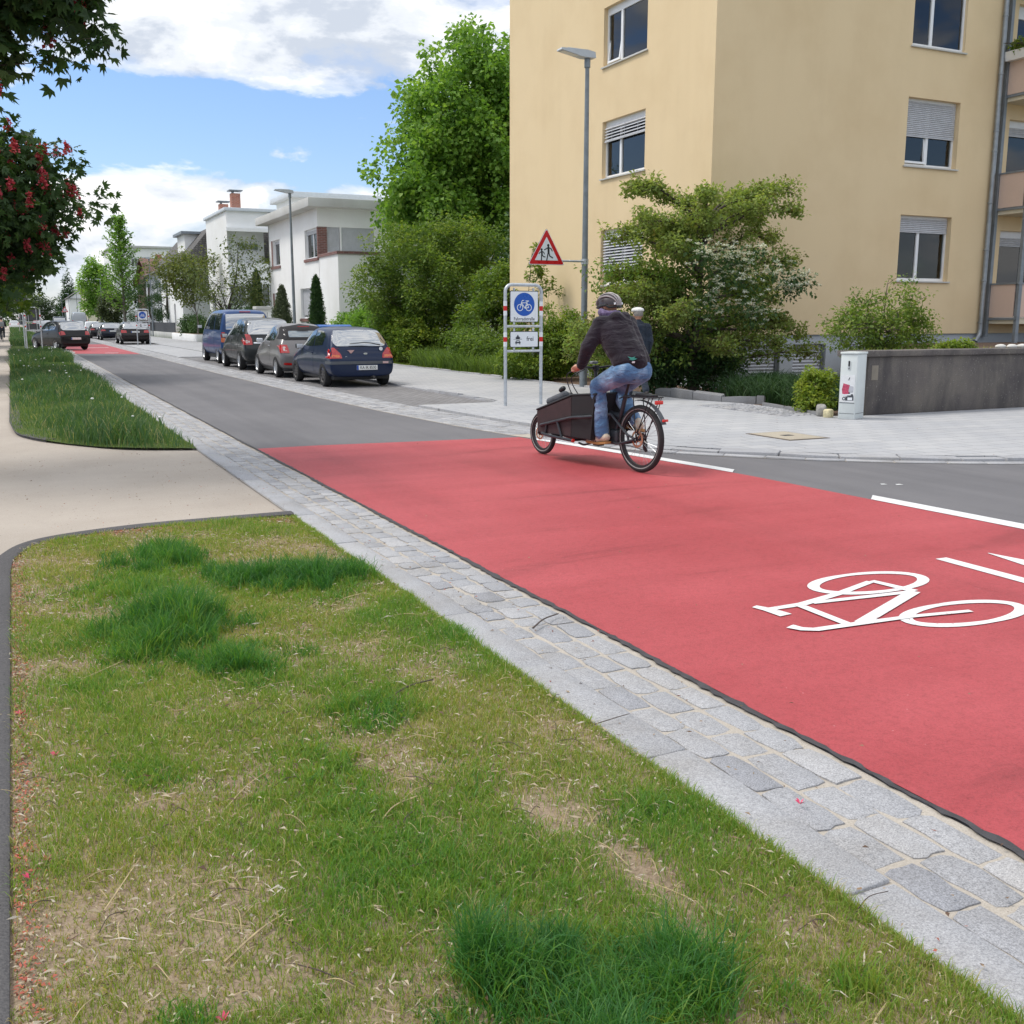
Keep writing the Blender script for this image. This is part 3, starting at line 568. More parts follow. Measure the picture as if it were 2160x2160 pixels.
def litter():
    M_ = leafmat('dry_litter', [(0.0, (0.52, 0.47, 0.40)), (0.3, (0.44, 0.36, 0.25)), (0.6, (0.24, 0.16, 0.10)), (0.85, (0.10, 0.06, 0.045)), (1.0, (0.46, 0.13, 0.09))], 0.1, 0.8)
    V = []; T = []
    def flakes(x, y, L, w, t, zoff):
        n = len(x); a = RNG.random(n)*2*PI; c, s = np.cos(a), np.sin(a); z = soilz(x, y)+zoff; q = np.empty((n, 4, 3), np.float32); cu = RNG.uniform(-.25, .5, n)*L
        for k, (u, v, b) in enumerate(((-.5, 0, 0), (0, -.5, 1), (.5, 0, .2), (.06, .5, 1))):
            q[:, k, 0] = x+c*u*L-s*v*w; q[:, k, 1] = y+s*u*L+c*v*w; q[:, k, 2] = z+0.004+np.abs(cu)*b*.5+RNG.uniform(0, .008, n)
        V.append(q.reshape(-1, 3)); T.append(np.repeat(t, 4))
    x, y = scatter(ISL1, 26000); y = 0.9+(y+1.2)*(7.2/9.4); ok = inpoly(x, y, ISL1); x, y = x[ok], y[ok]; n = len(x)
    k = RNG.random(n) < np.clip(1.25-1.5*fbm(x, y, 21, 5, 2.6), .1, 1); x, y = x[k], y[k]; n = len(x)
    flakes(x, y, RNG.gamma(2.2, .009, n)+.004, RNG.uniform(.002, .006, n), np.clip(RNG.beta(1.1, 2.2, n), 0, .88), RNG.uniform(0, .022, n))
    x = -0.12+np.abs(RNG.normal(0, .045, 4200)); y = RNG.uniform(.9, 7.6, 4200); flakes(x, y, RNG.uniform(.006, .02, 4200), RNG.uniform(.003, .009, 4200), np.where(RNG.random(4200) < .45, 1.0, RNG.uniform(.1, .85, 4200)), 0.004)
    n = 1700; x = RNG.uniform(0.2, 1.95, n); y = 8.12-np.abs(RNG.normal(0, .10, n)); flakes(x, y, RNG.uniform(.01, .03, n), RNG.uniform(.005, .012, n), np.where(RNG.random(n) < .4, .98, RNG.uniform(.2, .8, n)), 0.004)
    n = 900; x, y = RNG.uniform(-.1, 1.93, n), RNG.uniform(1.0, 7.9, n); flakes(x, y, RNG.uniform(.015, .05, n), RNG.uniform(.003, .009, n), RNG.uniform(.12, .85, n), RNG.uniform(.006, .028, n))
    for (xa, xb, ya, yb, n) in ((-2.5, 1.95, 8.3, 13.1, 420), (1.98, 2.62, 1, 14, 260), (2.7, 6.5, 1.5, 13, 130), (6.5, 11.8, 7.5, 18, 110), (-2.5, -.3, 13, 50, 700)):
        flakes(RNG.uniform(xa, xb, n), RNG.uniform(ya, yb, n), RNG.uniform(.006, .026, n), RNG.uniform(.004, .014, n), RNG.uniform(.4, 1.0, n), .004 if xa < 6 else .048)
    V = np.concatenate(V); F = np.arange(len(V)).reshape(-1, 4); tag(np_mesh('leaf_litter', V, F, M_, np.concatenate(T)), kind='stuff')
    # longer dry stalks and twigs lying in the grass
    mb = MB(); st = []
    spec = [((.21, 2.16), (.335, 1.93), .009, 0), ((.93, 2.05), (1.02, 1.86), .006, 0), ((.83, 2.88), (.93, 2.86), .004, 0), ((1.10, 3.02), (.94, 2.91), .006, 0), ((.86, 2.58), (1.02, 2.60), .006, 1), ((.99, 2.85), (1.06, 2.93), .006, 1),
            ((.35, 2.38), (.62, 2.55), .006, 0), ((.30, 2.62), (.44, 2.5), .003, 0), ((1.28, 3.9), (1.56, 4.05), .009, 1), ((1.63, 4.62), (1.72, 4.66), .006, 0), ((.12, 4.7), (.38, 4.95), .006, 0), ((1.02, 7.6), (1.16, 7.75), .006, 0), ((1.5, 5.45), (1.75, 5.6), .006, 0), ((1.42, 5.25), (1.6, 5.3), .005, 0), ((1.72, 5.08), (1.9, 5.0), .006, 0),
            ((1.47, 2.55), (1.50, 2.33), .004, 0), ((1.56, 2.12), (1.45, 2.3), .003, 0), ((1.72, 1.55), (1.62, 1.50), .005, 0), ((1.38, 1.62), (1.55, 1.52), .006, 1), ((.5, 3.2), (.72, 3.45), .004, 0), ((.75, 3.45), (.78, 3.3), .003, 0), ((.1, 2.75), (.22, 3.0), .004, 0), ((.62, 2.15), (.5, 2.3), .004, 1), ((.75, 4.2), (1.0, 4.3), .003, 0), ((.7, 3.95), (.85, 4.1), .004, 1), ((1.95, 3.30), (2.13, 3.33), .004, 1), ((1.92, 1.86), (2.08, 1.90), .003, 1), ((2.31, 4.55), (2.55, 4.72), .009, 1)]
    for (a, b, r, dk) in spec:
        m = ((a[0]+b[0])/2+random.uniform(-.02, .02), (a[1]+b[1])/2+random.uniform(-.02, .02)); pts = smoothpoly([(*a, .030), (*m, .042), (*b, .032)], 4)
        mb.tube(pts, [r*.55*(1-.4*i/len(pts)) for i in range(len(pts))], 5, dk)
    for i in range(420):
        x, y = random.uniform(-.1, 1.9), random.uniform(1.0, 7.9); a = random.uniform(0, 2*PI); l = random.uniform(.04, .15)
        mb.tube(smoothpoly([(x, y, .02), (x+math.cos(a)*l*.5+random.uniform(-.01, .01), y+math.sin(a)*l*.5, .045), (x+math.cos(a)*l, y+math.sin(a)*l, .028)], 3), .0014, 4, int(random.random() < .25))
    tag(mb.build('dry_stalks', [pbr('straw', (0.44, 0.34, 0.19), .8, .3, 30), pbr('dark_twig', (0.07, 0.05, 0.04), .8, .3, 30)]), kind='stuff')
    mb = MB()
    for (x, y) in ((.17, 2.17), (.31, 2.16), (-.05, 2.0), (-.03, 3.1), (-.08, 3.02), (.02, 3.9), (2.22, 2.42), (-.09, 4.4)):
        for k in range(5):
            a = k*1.256+random.random(); mb.add([(x, y, .028), (x+.010*math.cos(a-.4), y+.010*math.sin(a-.4), .040), (x+.019*math.cos(a), y+.019*math.sin(a), .044), (x+.010*math.cos(a+.4), y+.010*math.sin(a+.4), .036)], [(0, 1, 2, 3)])
    tag(mb.build('fallen_blossoms', pbr('pink_petal', (0.62, 0.06, 0.14), .5, .2, 40), fix=False), kind='stuff')
litter()
def meadow(poly, n, hmax, seed, flowers):
    x, y = scatter(poly, n*2); m = fbm(x, y, seed, 4, .28); e = fbm(x, y, seed+1, 4, 1.2)
    tall = np.clip((m-.42)*6, 0, 1)
    if seed == 60: tall = np.clip(np.exp(-(((x-1.15)/.62)**2+((y-15.9)/2.3)**2)*1.2)*1.8+np.exp(-(((x-.9)/.9)**2+((y-28)/5.5)**2))*1.7, 0, 1)*np.clip((e-.25)*3, 0.35, 1)+(y > 36)*tall
    tall = np.clip(tall, 0, 1)
    lawn = RNG.random(len(x)) > tall*.75
    h = np.where(lawn, RNG.uniform(.03, .07, len(x)), hmax*(.35+.65*tall)*RNG.uniform(.5, 1.15, len(x)))
    t = np.where(lawn, .50+.2*(e-.5)+RNG.normal(0, .07, len(x)), .92+RNG.normal(0, .12, len(x)))
    tag(blades('grass', x, y, np.full(len(x), .01), h, np.where(lawn, .006, .010)*(1+y*.012), RNG.uniform(.1, .8, len(x)), np.where(RNG.random(len(x)) < .07, .10, np.clip(t+RNG.normal(0, .07, len(x)), .15, 1)), G_MEADOW), kind='stuff')
    k = np.where((tall > .35) & (RNG.random(len(x)) < 1))[0]; k = RNG.choice(k, min(flowers, len(k)), False); mb = MB()
    for i in k:
        z = hmax*random.uniform(.6, 1.15); r = random.uniform(.016, .030); bm = bmesh.new(); bmesh.ops.create_icosphere(bm, subdivisions=1, radius=r)
        for v in bm.verts: v.co = Vector((v.co.x+x[i], v.co.y+y[i], v.co.z*.6+z))
        mb.bm(bm, 0, True); bm.free()
    tag(mb.build('white_meadow_flowers', pbr('white_petal', (0.75, 0.75, 0.70), .6, .1), angle=0), kind='stuff')
meadow(ISL2, 60000, .44, 60, 60); meadow(ISL3, 22000, .55, 61, 30)
# ================================================================== BUILDINGS
def m_plaster(name, col, stain=(0.86, 0.82, 0.76), bump=0.006, fine=90):
    t = NT(name); f = t.noise(fine, 3, 0.7); l = t.noise(0.45, 6, 0.62); s = t.noise(1.0, 5, 0.6, t.vec((1.2, 1.2, 0.14)))
    c = t.ramp(f, [(0.3, tuple(k*0.93 for k in col)), (0.7, tuple(min(1, k*1.06) for k in col))])
    c = t.mix(0.5, c, t.ramp(l, [(0.30, stain), (0.55, (1, 1, 1)), (0.8, (1.03, 1.02, 1.0))]), 'MULTIPLY')
    c = t.mix(0.16, c, t.ramp(s, [(0.28, tuple(k*0.92 for k in stain)), (0.5, (1, 1, 1))]), 'MULTIPLY')
    t.set('Base Color', c); t.set('Roughness', 0.88); t.set('Specular IOR Level', 0.25); t.bump(t.math('ADD', f, t.math('MULTIPLY', l, 0.8)), bump, 0.6); return t.m
B_YEL = m_plaster('yellow_plaster', (0.77, 0.605, 0.38)); B_WHITE = m_plaster('white_plaster', (0.85, 0.85, 0.84), (0.88, 0.87, 0.85)); B_PLINTH = m_plaster('plinth_plaster', (0.50, 0.53, 0.56), (0.8, 0.8, 0.8))
B_CREAM = m_plaster('cream_plaster', (0.68, 0.62, 0.48)); B_GREY = m_plaster('grey_plaster', (0.48, 0.50, 0.53)); B_PINK = m_plaster('balcony_panel', (0.66, 0.50, 0.41), (0.9, 0.88, 0.86), 0.002)
B_FRAME = pbr('white_window_frame', (0.78, 0.79, 0.81), 0.35, 0.04); B_ALU = pbr('grey_shutter', (0.52, 0.53, 0.56), 0.5, 0.08); B_ZINC = pbr('zinc', (0.30, 0.32, 0.34), 0.45, 0.2, 5, metal=0.6)
B_STEEL = pbr('grey_steel', (0.22, 0.245, 0.27), 0.5, 0.15, 6, metal=0.3); B_DARK = pbr('dark_interior', (0.035, 0.036, 0.038), 0.8, 0.2); B_CURT = pbr('curtain', (0.62, 0.63, 0.62), 0.85, 0.2, 3); B_CONC = m_plaster('concrete_trim', (0.56, 0.56, 0.54), (0.7, 0.68, 0.64))
B_BRICK = m_brick('brown_brick', (0.17, 0.065, 0.052), (0.26, 0.10, 0.08), (0.30, 0.26, 0.23), 0.25, 0.078, 0.010)
def m_vbrick(name, c1, c2, mo, bw, bh, ms=0.01):
    """brick courses on an upright wall: texture laid in (x+y, z)"""
    t = NT(name); s = t.N.new('ShaderNodeSeparateXYZ'); t.L.new(t.tc.outputs['Object'], s.inputs[0]); cb = t.N.new('ShaderNodeCombineXYZ')
    t.L.new(t.math('ADD', s.outputs[0], s.outputs[1]), cb.inputs[0]); t.L.new(s.outputs[2], cb.inputs[1])
    b = t.N.new('ShaderNodeTexBrick'); t.L.new(cb.outputs[0], b.inputs['Vector']); b.inputs['Scale'].default_value = 1; b.inputs['Brick Width'].default_value = bw; b.inputs['Row Height'].default_value = bh; b.inputs['Mortar Size'].default_value = ms
    b.inputs['Color1'].default_value = (*c1, 1); b.inputs['Color2'].default_value = (*c2, 1); b.inputs['Mortar'].default_value = (*mo, 1)
    t.set('Base Color', t.mix(0.6, b.outputs[0], t.ramp(t.noise(30, 3), [(0.3, 0.75), (0.7, 1.2)]), 'MULTIPLY')); t.set('Roughness', 0.8); t.bump(t.math('MULTIPLY', b.outputs['Fac'], -1.0), 0.008, 0.6); return t.m
B_BRICK = m_vbrick('brown_brick', (0.15, 0.055, 0.050), (0.24, 0.095, 0.08), (0.28, 0.24, 0.22), 0.25, 0.083); B_RBRICK = m_vbrick('red_brick', (0.34, 0.10, 0.06), (0.46, 0.16, 0.09), (0.4, 0.34, 0.3), 0.25, 0.083)
B_TILE = m_vbrick('grey_roof_tiles', (0.085, 0.08, 0.078), (0.15, 0.14, 0.13), (0.045, 0.04, 0.04), 0.22, 0.16, 0.02); B_RTILE = m_vbrick('red_roof_tiles', (0.17, 0.085, 0.07), (0.25, 0.13, 0.105), (0.09, 0.05, 0.04), 0.22, 0.16, 0.02)
def m_glass(name='window_glass', base=(0.018, 0.022, 0.024), spec=0.9):
    t = NT(name); n = t.noise(0.9, 3); t.set('Base Color', t.ramp(n, [(0.3, tuple(k*.7 for k in base)), (0.7, tuple(k*1.5 for k in base))])); t.set('Roughness', 0.03); t.set('IOR', 1.9); t.set('Specular IOR Level', spec)
    t.bump(t.noise(1.1, 1), 0.02, 0.03); return t.m
B_GLASS = m_glass()
def clear_glass():
    t = NT('clear_glass'); t.N.remove(t.p); g = t.N.new('ShaderNodeBsdfGlossy'); g.inputs['Roughness'].default_value = 0.02; tr = t.N.new('ShaderNodeBsdfTransparent'); tr.inputs[0].default_value = (0.80, 0.83, 0.83, 1)
    fr = t.N.new('ShaderNodeFresnel'); fr.inputs[0].default_value = 1.75; m = t.N.new('ShaderNodeMixShader'); t.L.new(fr.outputs[0], m.inputs[0]); t.L.new(tr.outputs[0], m.inputs[1]); t.L.new(g.outputs[0], m.inputs[2]); t.L.new(m.outputs[0], t.out.inputs[0]); return t.m
B_CLEAR = clear_glass()
def frame_of(origin, U):
    """facade frame: x along the wall (left to right from outside), y into the wall, z up"""
    U = Vector(U).normalized(); V = Vector((0, 0, 1)).cross(U)
    return Matrix(((U.x, V.x, 0, origin[0]), (U.y, V.y, 0, origin[1]), (0, 0, 1, origin[2]), (0, 0, 0, 1)))
def wall_mb(mb, F, u0, u1, z0, z1, holes=(), reveal=0.22, y=0.0):
    us = sorted({u0, u1, *[h[0] for h in holes], *[h[1] for h in holes]}); zs = sorted({z0, z1, *[h[2] for h in holes], *[h[3] for h in holes]})
    w = MB()
    for a, b in zip(us, us[1:]):
        for c, d in zip(zs, zs[1:]):
            m, n = (a+b)/2, (c+d)/2
            if any(h[0] < m < h[1] and h[2] < n < h[3] for h in holes): continue
            w.add([(a, y, c), (b, y, c), (b, y, d), (a, y, d)], [(0, 1, 2, 3)])
    for (a, b, c, d) in [h[:4] for h in holes]:
        r = y+reveal
        w.add([(a, y, c), (a, r, c), (a, r, d), (a, y, d)], [(0, 3, 2, 1)]); w.add([(b, y, c), (b, r, c), (b, r, d), (b, y, d)], [(0, 1, 2, 3)])
        w.add([(a, y, d), (b, y, d), (b, r, d), (a, r, d)], [(0, 3, 2, 1)]); w.add([(a, y, c), (b, y, c), (b, r, c), (a, r, c)], [(0, 1, 2, 3)])
    w.xf(F); mb.add(w.v, w.f)
def slats(mb, a, b, c, d, y, pitch=0.045, dep=0.014):
    n = max(1, int((d-c)/pitch)); p = (d-c)/n
    for k in range(n):
        z = c+k*p; mb.add([(a, y, z+p*.08), (b, y, z+p*.08), (b, y-dep, z+p*.5), (a, y-dep, z+p*.5), (b, y, z+p*.94), (a, y, z+p*.94), (b, y+.004, z+p), (a, y+.004, z+p)], [(0, 1, 2, 3), (3, 2, 4, 5), (5, 4, 6, 7)])
def window(parent, F, a, b, c, d, y=0.14, fr=0.06, split=(0.5,), shutter=0.0, box=0.12, sill=True, blind=0.0, tilt=False, curtain=None, light=False, mat_glass=None, sillmat=None, label=None):
    """a window in its opening: frame, panes, shutter and sill; everything hangs under one part"""
    f = MB(); f.box(a, b, y-.02, y+.05, c, c+fr*1.3); f.box(a, b, y-.02, y+.05, d-fr-box, d); f.box(a, a+fr, y-.021, y+.05, c+fr*1.3, d-fr-box); f.box(b-fr, b, y-.021, y+.05, c+fr*1.3, d-fr-box)
    for s in split: m = a+(b-a)*s; f.box(m-fr*.75, m+fr*.75, y-.022, y+.05, c+fr*1.3, d-fr-box)
    f.xf(F); w = f.build('window', B_FRAME, parent)
    if label: w['label'] = label
    xs = [a+fr]+[a+(b-a)*s for s in split]+[b-fr]
    g = MB(); g.box(a+fr*.8, b-fr*.8, y+.012, y+.02, c+fr, d-fr-box*.8); g.xf(F); g.build('pane', mat_glass or B_CLEAR, w)
    r = MB(); dp = y+.9; r.add([(a, dp, c), (b, dp, c), (b, dp, d), (a, dp, d), (a, y+.05, c), (b, y+.05, c), (b, y+.05, d), (a, y+.05, d)], [(0, 1, 2, 3), (4, 5, 1, 0), (7, 3, 2, 6), (4, 0, 3, 7), (5, 6, 2, 1)]); r.xf(F); r.build('room', B_DARK, w, fix=False)
    if curtain:
        n = 18
        for (p, q) in curtain:
            k = MB(); p, q = a+(b-a)*p, a+(b-a)*q; vs = []
            for i in range(n+1):
                u = p+(q-p)*i/n; o = y+.14+.03*math.sin(i*1.9)
                vs += [(u, o, c+.06), (u, o, d-.1)]
            k.add(vs, [(2*i, 2*i+2, 2*i+3, 2*i+1) for i in range(n)], 0, True); k.xf(F); k.build('curtain', B_CURT, w, fix=False)
    if tilt:
        k = MB(); m = xs[1]-fr*.6; l = xs[0]; t0 = .01; tp = .16; zz = d-fr-box-.02
        for (p, q, z0, z1) in ((l, l+.05, c+.09, zz), (m-.05, m, c+.09, zz), (l+.05, m-.05, c+.09, c+.14), (l+.05, m-.05, zz-.05, zz)):
            f0 = lambda z: y-.05+t0+(tp)*(z-c-.09)/(zz-c-.09)
            k.add([(p, f0(z0)-.02, z0), (q, f0(z0)-.02, z0), (q, f0(z1)-.02, z1), (p, f0(z1)-.02, z1), (p, f0(z0)+.03, z0), (q, f0(z0)+.03, z0), (q, f0(z1)+.03, z1), (p, f0(z1)+.03, z1)], [(0, 1, 2, 3), (7, 6, 5, 4), (0, 4, 5, 1), (3, 2, 6, 7), (0, 3, 7, 4), (1, 5, 6, 2)])
        k.xf(F); k.build('tilted_sash', B_FRAME, w)
    if shutter > 0:
        k = MB(); z0 = d-(d-c)*shutter; slats(k, a+.02, b-.02, z0, d-box*.7, y-.035); k.box(a+.02, b-.02, y-.05, y-.025, z0-.025, z0); k.xf(F); k.build('roller_shutter', B_ALU, w, fix=False)
    if blind > 0:
        k = MB(); z0 = d-(d-c)*blind; n = int((d-box-z0)/.075)
        for i in range(n): z = z0+.03+i*.075; k.add([(a+.03, y-.09, z), (b-.03, y-.09, z), (b-.03, y-.045, z+.05), (a+.03, y-.045, z+.05)], [(0, 1, 2, 3)])
        k.box(a+.03, b-.03, y-.09, y-.05, z0, z0+.025)
        for s in (.2, .5, .8): u = a+(b-a)*s; k.box(u-.004, u+.004, y-.095, y-.09, z0, d-box)
        k.xf(F); k.build('venetian_blind', B_ALU, w, fix=False)
    if sill:
        k = MB(); k.box(a-.05, b+.05, -.05, y-.02, c-.035, c-.002); k.xf(F); k.build('sill', sillmat or B_CONC, w)
    return w
def flatbox(name, mat, parent, x0, x1, y0, y1, z0, z1): m = MB(); m.box(x0, x1, y0, y1, z0, z1); return m.build(name, mat, parent)

# ---- yellow apartment house on the corner: left face along x = 14.6, near face along y = 19.9
def yellow():
    T = thing('apartment_building', 'large yellow rendered apartment block with pink balconies on the street corner', 'building', (0, 0, 0))
    FL = frame_of((14.6, 30.5, 0), (0, -1, 0)); FR = frame_of((14.6, 19.9, 0), (1, 0, 0)); H = 14.5; ZP = 1.235
    L = lambda y: 30.5-y
    wl = [(L(24.79), L(22.70), s, s+1.45) for s in (2.52, 5.30, 8.12, 10.94)]
    wr = [(20.48-14.6, 22.28-14.6, s, s+1.63) for s in (2.58, 5.40, 8.22, 11.04)]
    dr = [(24.12-14.6, 26.3-14.6, 1.62+2.83*k, 3.95+2.83*k) for k in range(4)]
    mb = MB(); wall_mb(mb, FL, 0, 10.6, ZP, H, wl); wall_mb(mb, FR, 0, 16, ZP, H, wr+dr)
    mb.add([(30.6, 19.9, ZP), (30.6, 30.5, ZP), (30.6, 30.5, H), (30.6, 19.9, H)], [(0, 1, 2, 3)]); mb.add([(14.6, 30.5, 0), (14.6, 30.5, H), (30.6, 30.5, H), (30.6, 30.5, 0)], [(0, 1, 2, 3)]); mb.add([(14.6, 19.9, H), (30.6, 19.9, H), (30.6, 30.5, H), (14.6, 30.5, H)], [(0, 1, 2, 3)])
    mb.build('wall', B_YEL, T, fix=False)
    gar = [(15.75-14.6, 16.87-14.6, 0.03, 1.0), (17.28-14.6, 18.32-14.6, 0.03, 1.0)]
    p = MB(); FLp = frame_of((14.66, 30.5, 0), (0, -1, 0)); FRp = frame_of((14.66, 19.96, 0), (1, 0, 0))
    wall_mb(p, FLp, 0, 10.54, 0, ZP-.001); wall_mb(p, FRp, 0, 15.9, 0, ZP-.001, [(g[0]-.06, g[1]-.06, g[2], g[3]) for g in gar]); p.build('plinth', B_PLINTH, T, fix=False)
    mb = MB(); mb.add([(14.6, 19.9, ZP), (30.6, 19.9, ZP), (30.6, 30.4, ZP), (14.6, 30.4, ZP)], [(0, 1, 2, 3)]); mb.build('soffit', B_PLINTH, T)
    for g in gar:
        k = MB(); slats(k, g[0]-.06, g[1]-.14, g[2]+.02, g[3], .12, .075, .02); k.xf(FRp); s = k.build('basement_shutter', B_ALU, T, fix=False)
        k = MB()
        for u in (g[1]-.13, g[1]-.10): k.box(u-.0, u+.02, .06, .11, g[2]+.02, g[3])
        k.xf(FRp); k.build('guide_rail', B_ZINC, s)
    window(T, FL, *wl[0], blind=.75); window(T, FL, *wl[1], blind=.36, split=(.36,), box=.13, curtain=[(.08, .22)]); window(T, FL, *wl[2], split=(.34,), tilt=True, box=.12, shutter=.0, curtain=[(.08, .30)]); window(T, FL, *wl[3])
    window(T, FR, *wr[0], shutter=.24, box=.10, split=(.44,), curtain=[(.62, .95), (.05, .12)], y=.17); window(T, FR, *wr[1], shutter=.54, box=.10, split=(.48,), tilt=True, curtain=[(.68, .80), (.05, .2)], y=.17); window(T, FR, *wr[2], box=.10, split=(.38,), curtain=[(.66, .78), (.06, .16)], y=.10); window(T, FR, *wr[3])
    for k, h in enumerate(dr): window(T, FR, *h, y=.16, split=(.5,), shutter=.16 if k < 2 else 0, sill=False, box=.25)
    # drain pipe and the thinner conduit beside it
    m = MB(); m.tube([(23.52, 19.80, H), (23.54, 19.80, 1.35), (23.52, 19.80, 1.2), (23.36, 19.78, 1.02)], .062, 10)
    for z in (1.5, 2.6, 3.4, 4.6, 5.9, 6.4, 7.8, 9.2, 10.8): m.lathe([(.063, z), (.074, z+.006), (.074, z+.04), (.063, z+.046)], 10, c=(23.53, 19.80, 0))
    m.build('drainpipe', B_ZINC, T); m = MB(); m.box(23.70, 23.80, 19.76, 19.897, 1.15, H); m.build('corner_post', B_STEEL, T)
    # balconies
    for k in range(4):
        z = 1.49+2.83*k; y0 = 18.95
        b = MB(); b.box(23.80, 28, y0, 19.895, z, z+.15); B_ = b.build('balcony', B_CREAM, T)
        m = MB(); m.box(23.76, 23.79, y0+.06, 19.75, z+.17, z+1.02); m.box(23.86, 27.95, y0-.04, y0-.01, z+.17, z+1.02); m.build('balcony_panel', B_PINK, B_)
        m = MB(); m.box(23.73, 23.82, y0-.02, 19.76, z+1.02, z+1.06); m.box(23.75, 23.81, y0-.02, 19.76, z+.10, z+.16); m.box(23.73, 28, y0-.06, y0-.0, z+1.021, z+1.061); m.build('balcony_rail', B_STEEL, B_)
    m = MB(); m.box(23.78, 23.90, 18.90, 18.985, .62, H); m.box(26.6, 26.72, 18.90, 18.985, .62, H); m.build('balcony_post', B_STEEL, T)
yellow()
t = thing('flower_box', 'white flower box with trailing plants hung on the upper balcony', 'flower box', (23.74, 19.35, 8.12))
m = MB(); m.prism([(-.16, .0), (.02, .0), (.05, .22), (-.20, .22)], -.40, .40, 'y'); m.build('trough', pbr('white_plastic', (.75, .75, .74), .4, .05), t)

# ---- retaining wall, terrace behind it
def m_oldconc():
    t = NT('stained_concrete'); f = t.noise(70, 4, 0.7); l = t.noise(1.1, 6, 0.65); s = t.noise(1.3, 7, 0.68, t.vec((1.1, 1.1, 0.30)), .5)
    c = t.ramp(f, [(0.3, (0.10, 0.092, 0.092)), (0.7, (0.18, 0.165, 0.158))]); c = t.mix(0.9, c, t.ramp(s, [(0.34, (0.42, 0.42, 0.46)), (0.58, (1.05, 1.02, .98)), (.8, (1.3, 1.24, 1.14))]), 'MULTIPLY'); c = t.mix(0.8, c, t.ramp(l, [(0.3, (0.62, 0.60, 0.66)), (0.6, (1.1, 1.08, 1.0))]), 'MULTIPLY')
    pk = t.voro(16); c = t.mix(t.math('MULTIPLY', t.math('LESS_THAN', pk.outputs['Distance'], .13), .5), c, (.33, .31, .29))
    t.set('Base Color', c); t.set('Roughness', .9); t.bump(f, .006, .7); return t.m
B_OLD = m_oldconc()
T = thing('retaining_wall', 'weathered dark concrete retaining wall with a coping along the pavement', 'wall', (12.6, 12.72, 0))
m = MB(); m.bevbox(0, 30, 0, .28, 0, 1.0, .012); m.box(.08, .22, -.004, .0, .62, .86, 1); m.build('wall_body', [B_OLD, pbr('concrete_patch', (.24, .21, .17), .9, .15)], T); m = MB(); m.bevbox(-.35, 30, -.05, .36, 1.002, 1.10, .012); m.build('coping', B_OLD, T)
m = MB(); m.box(12.6, 42, 13.0, 13.02, 0, .9); m.add([(12.9, 13.0, .98), (42, 13.0, .98), (42, 19.5, 1.0), (19.2, 19.5, 1.0), (17.5, 16.5, .98)], [(0, 1, 2, 3, 4)]); m.add([(12.9, 13, 0), (17.5, 16.5, 0), (17.5, 16.5, .98), (12.9, 13, .98)], [(0, 1, 2, 3)]); m.add([(17.5, 16.5, 0), (19.2, 19.5, 0), (19.2, 19.5, 1), (17.5, 16.5, .98)], [(0, 1, 2, 3)]); tag(m.build('raised_garden', A_MULCH), kind='structure')

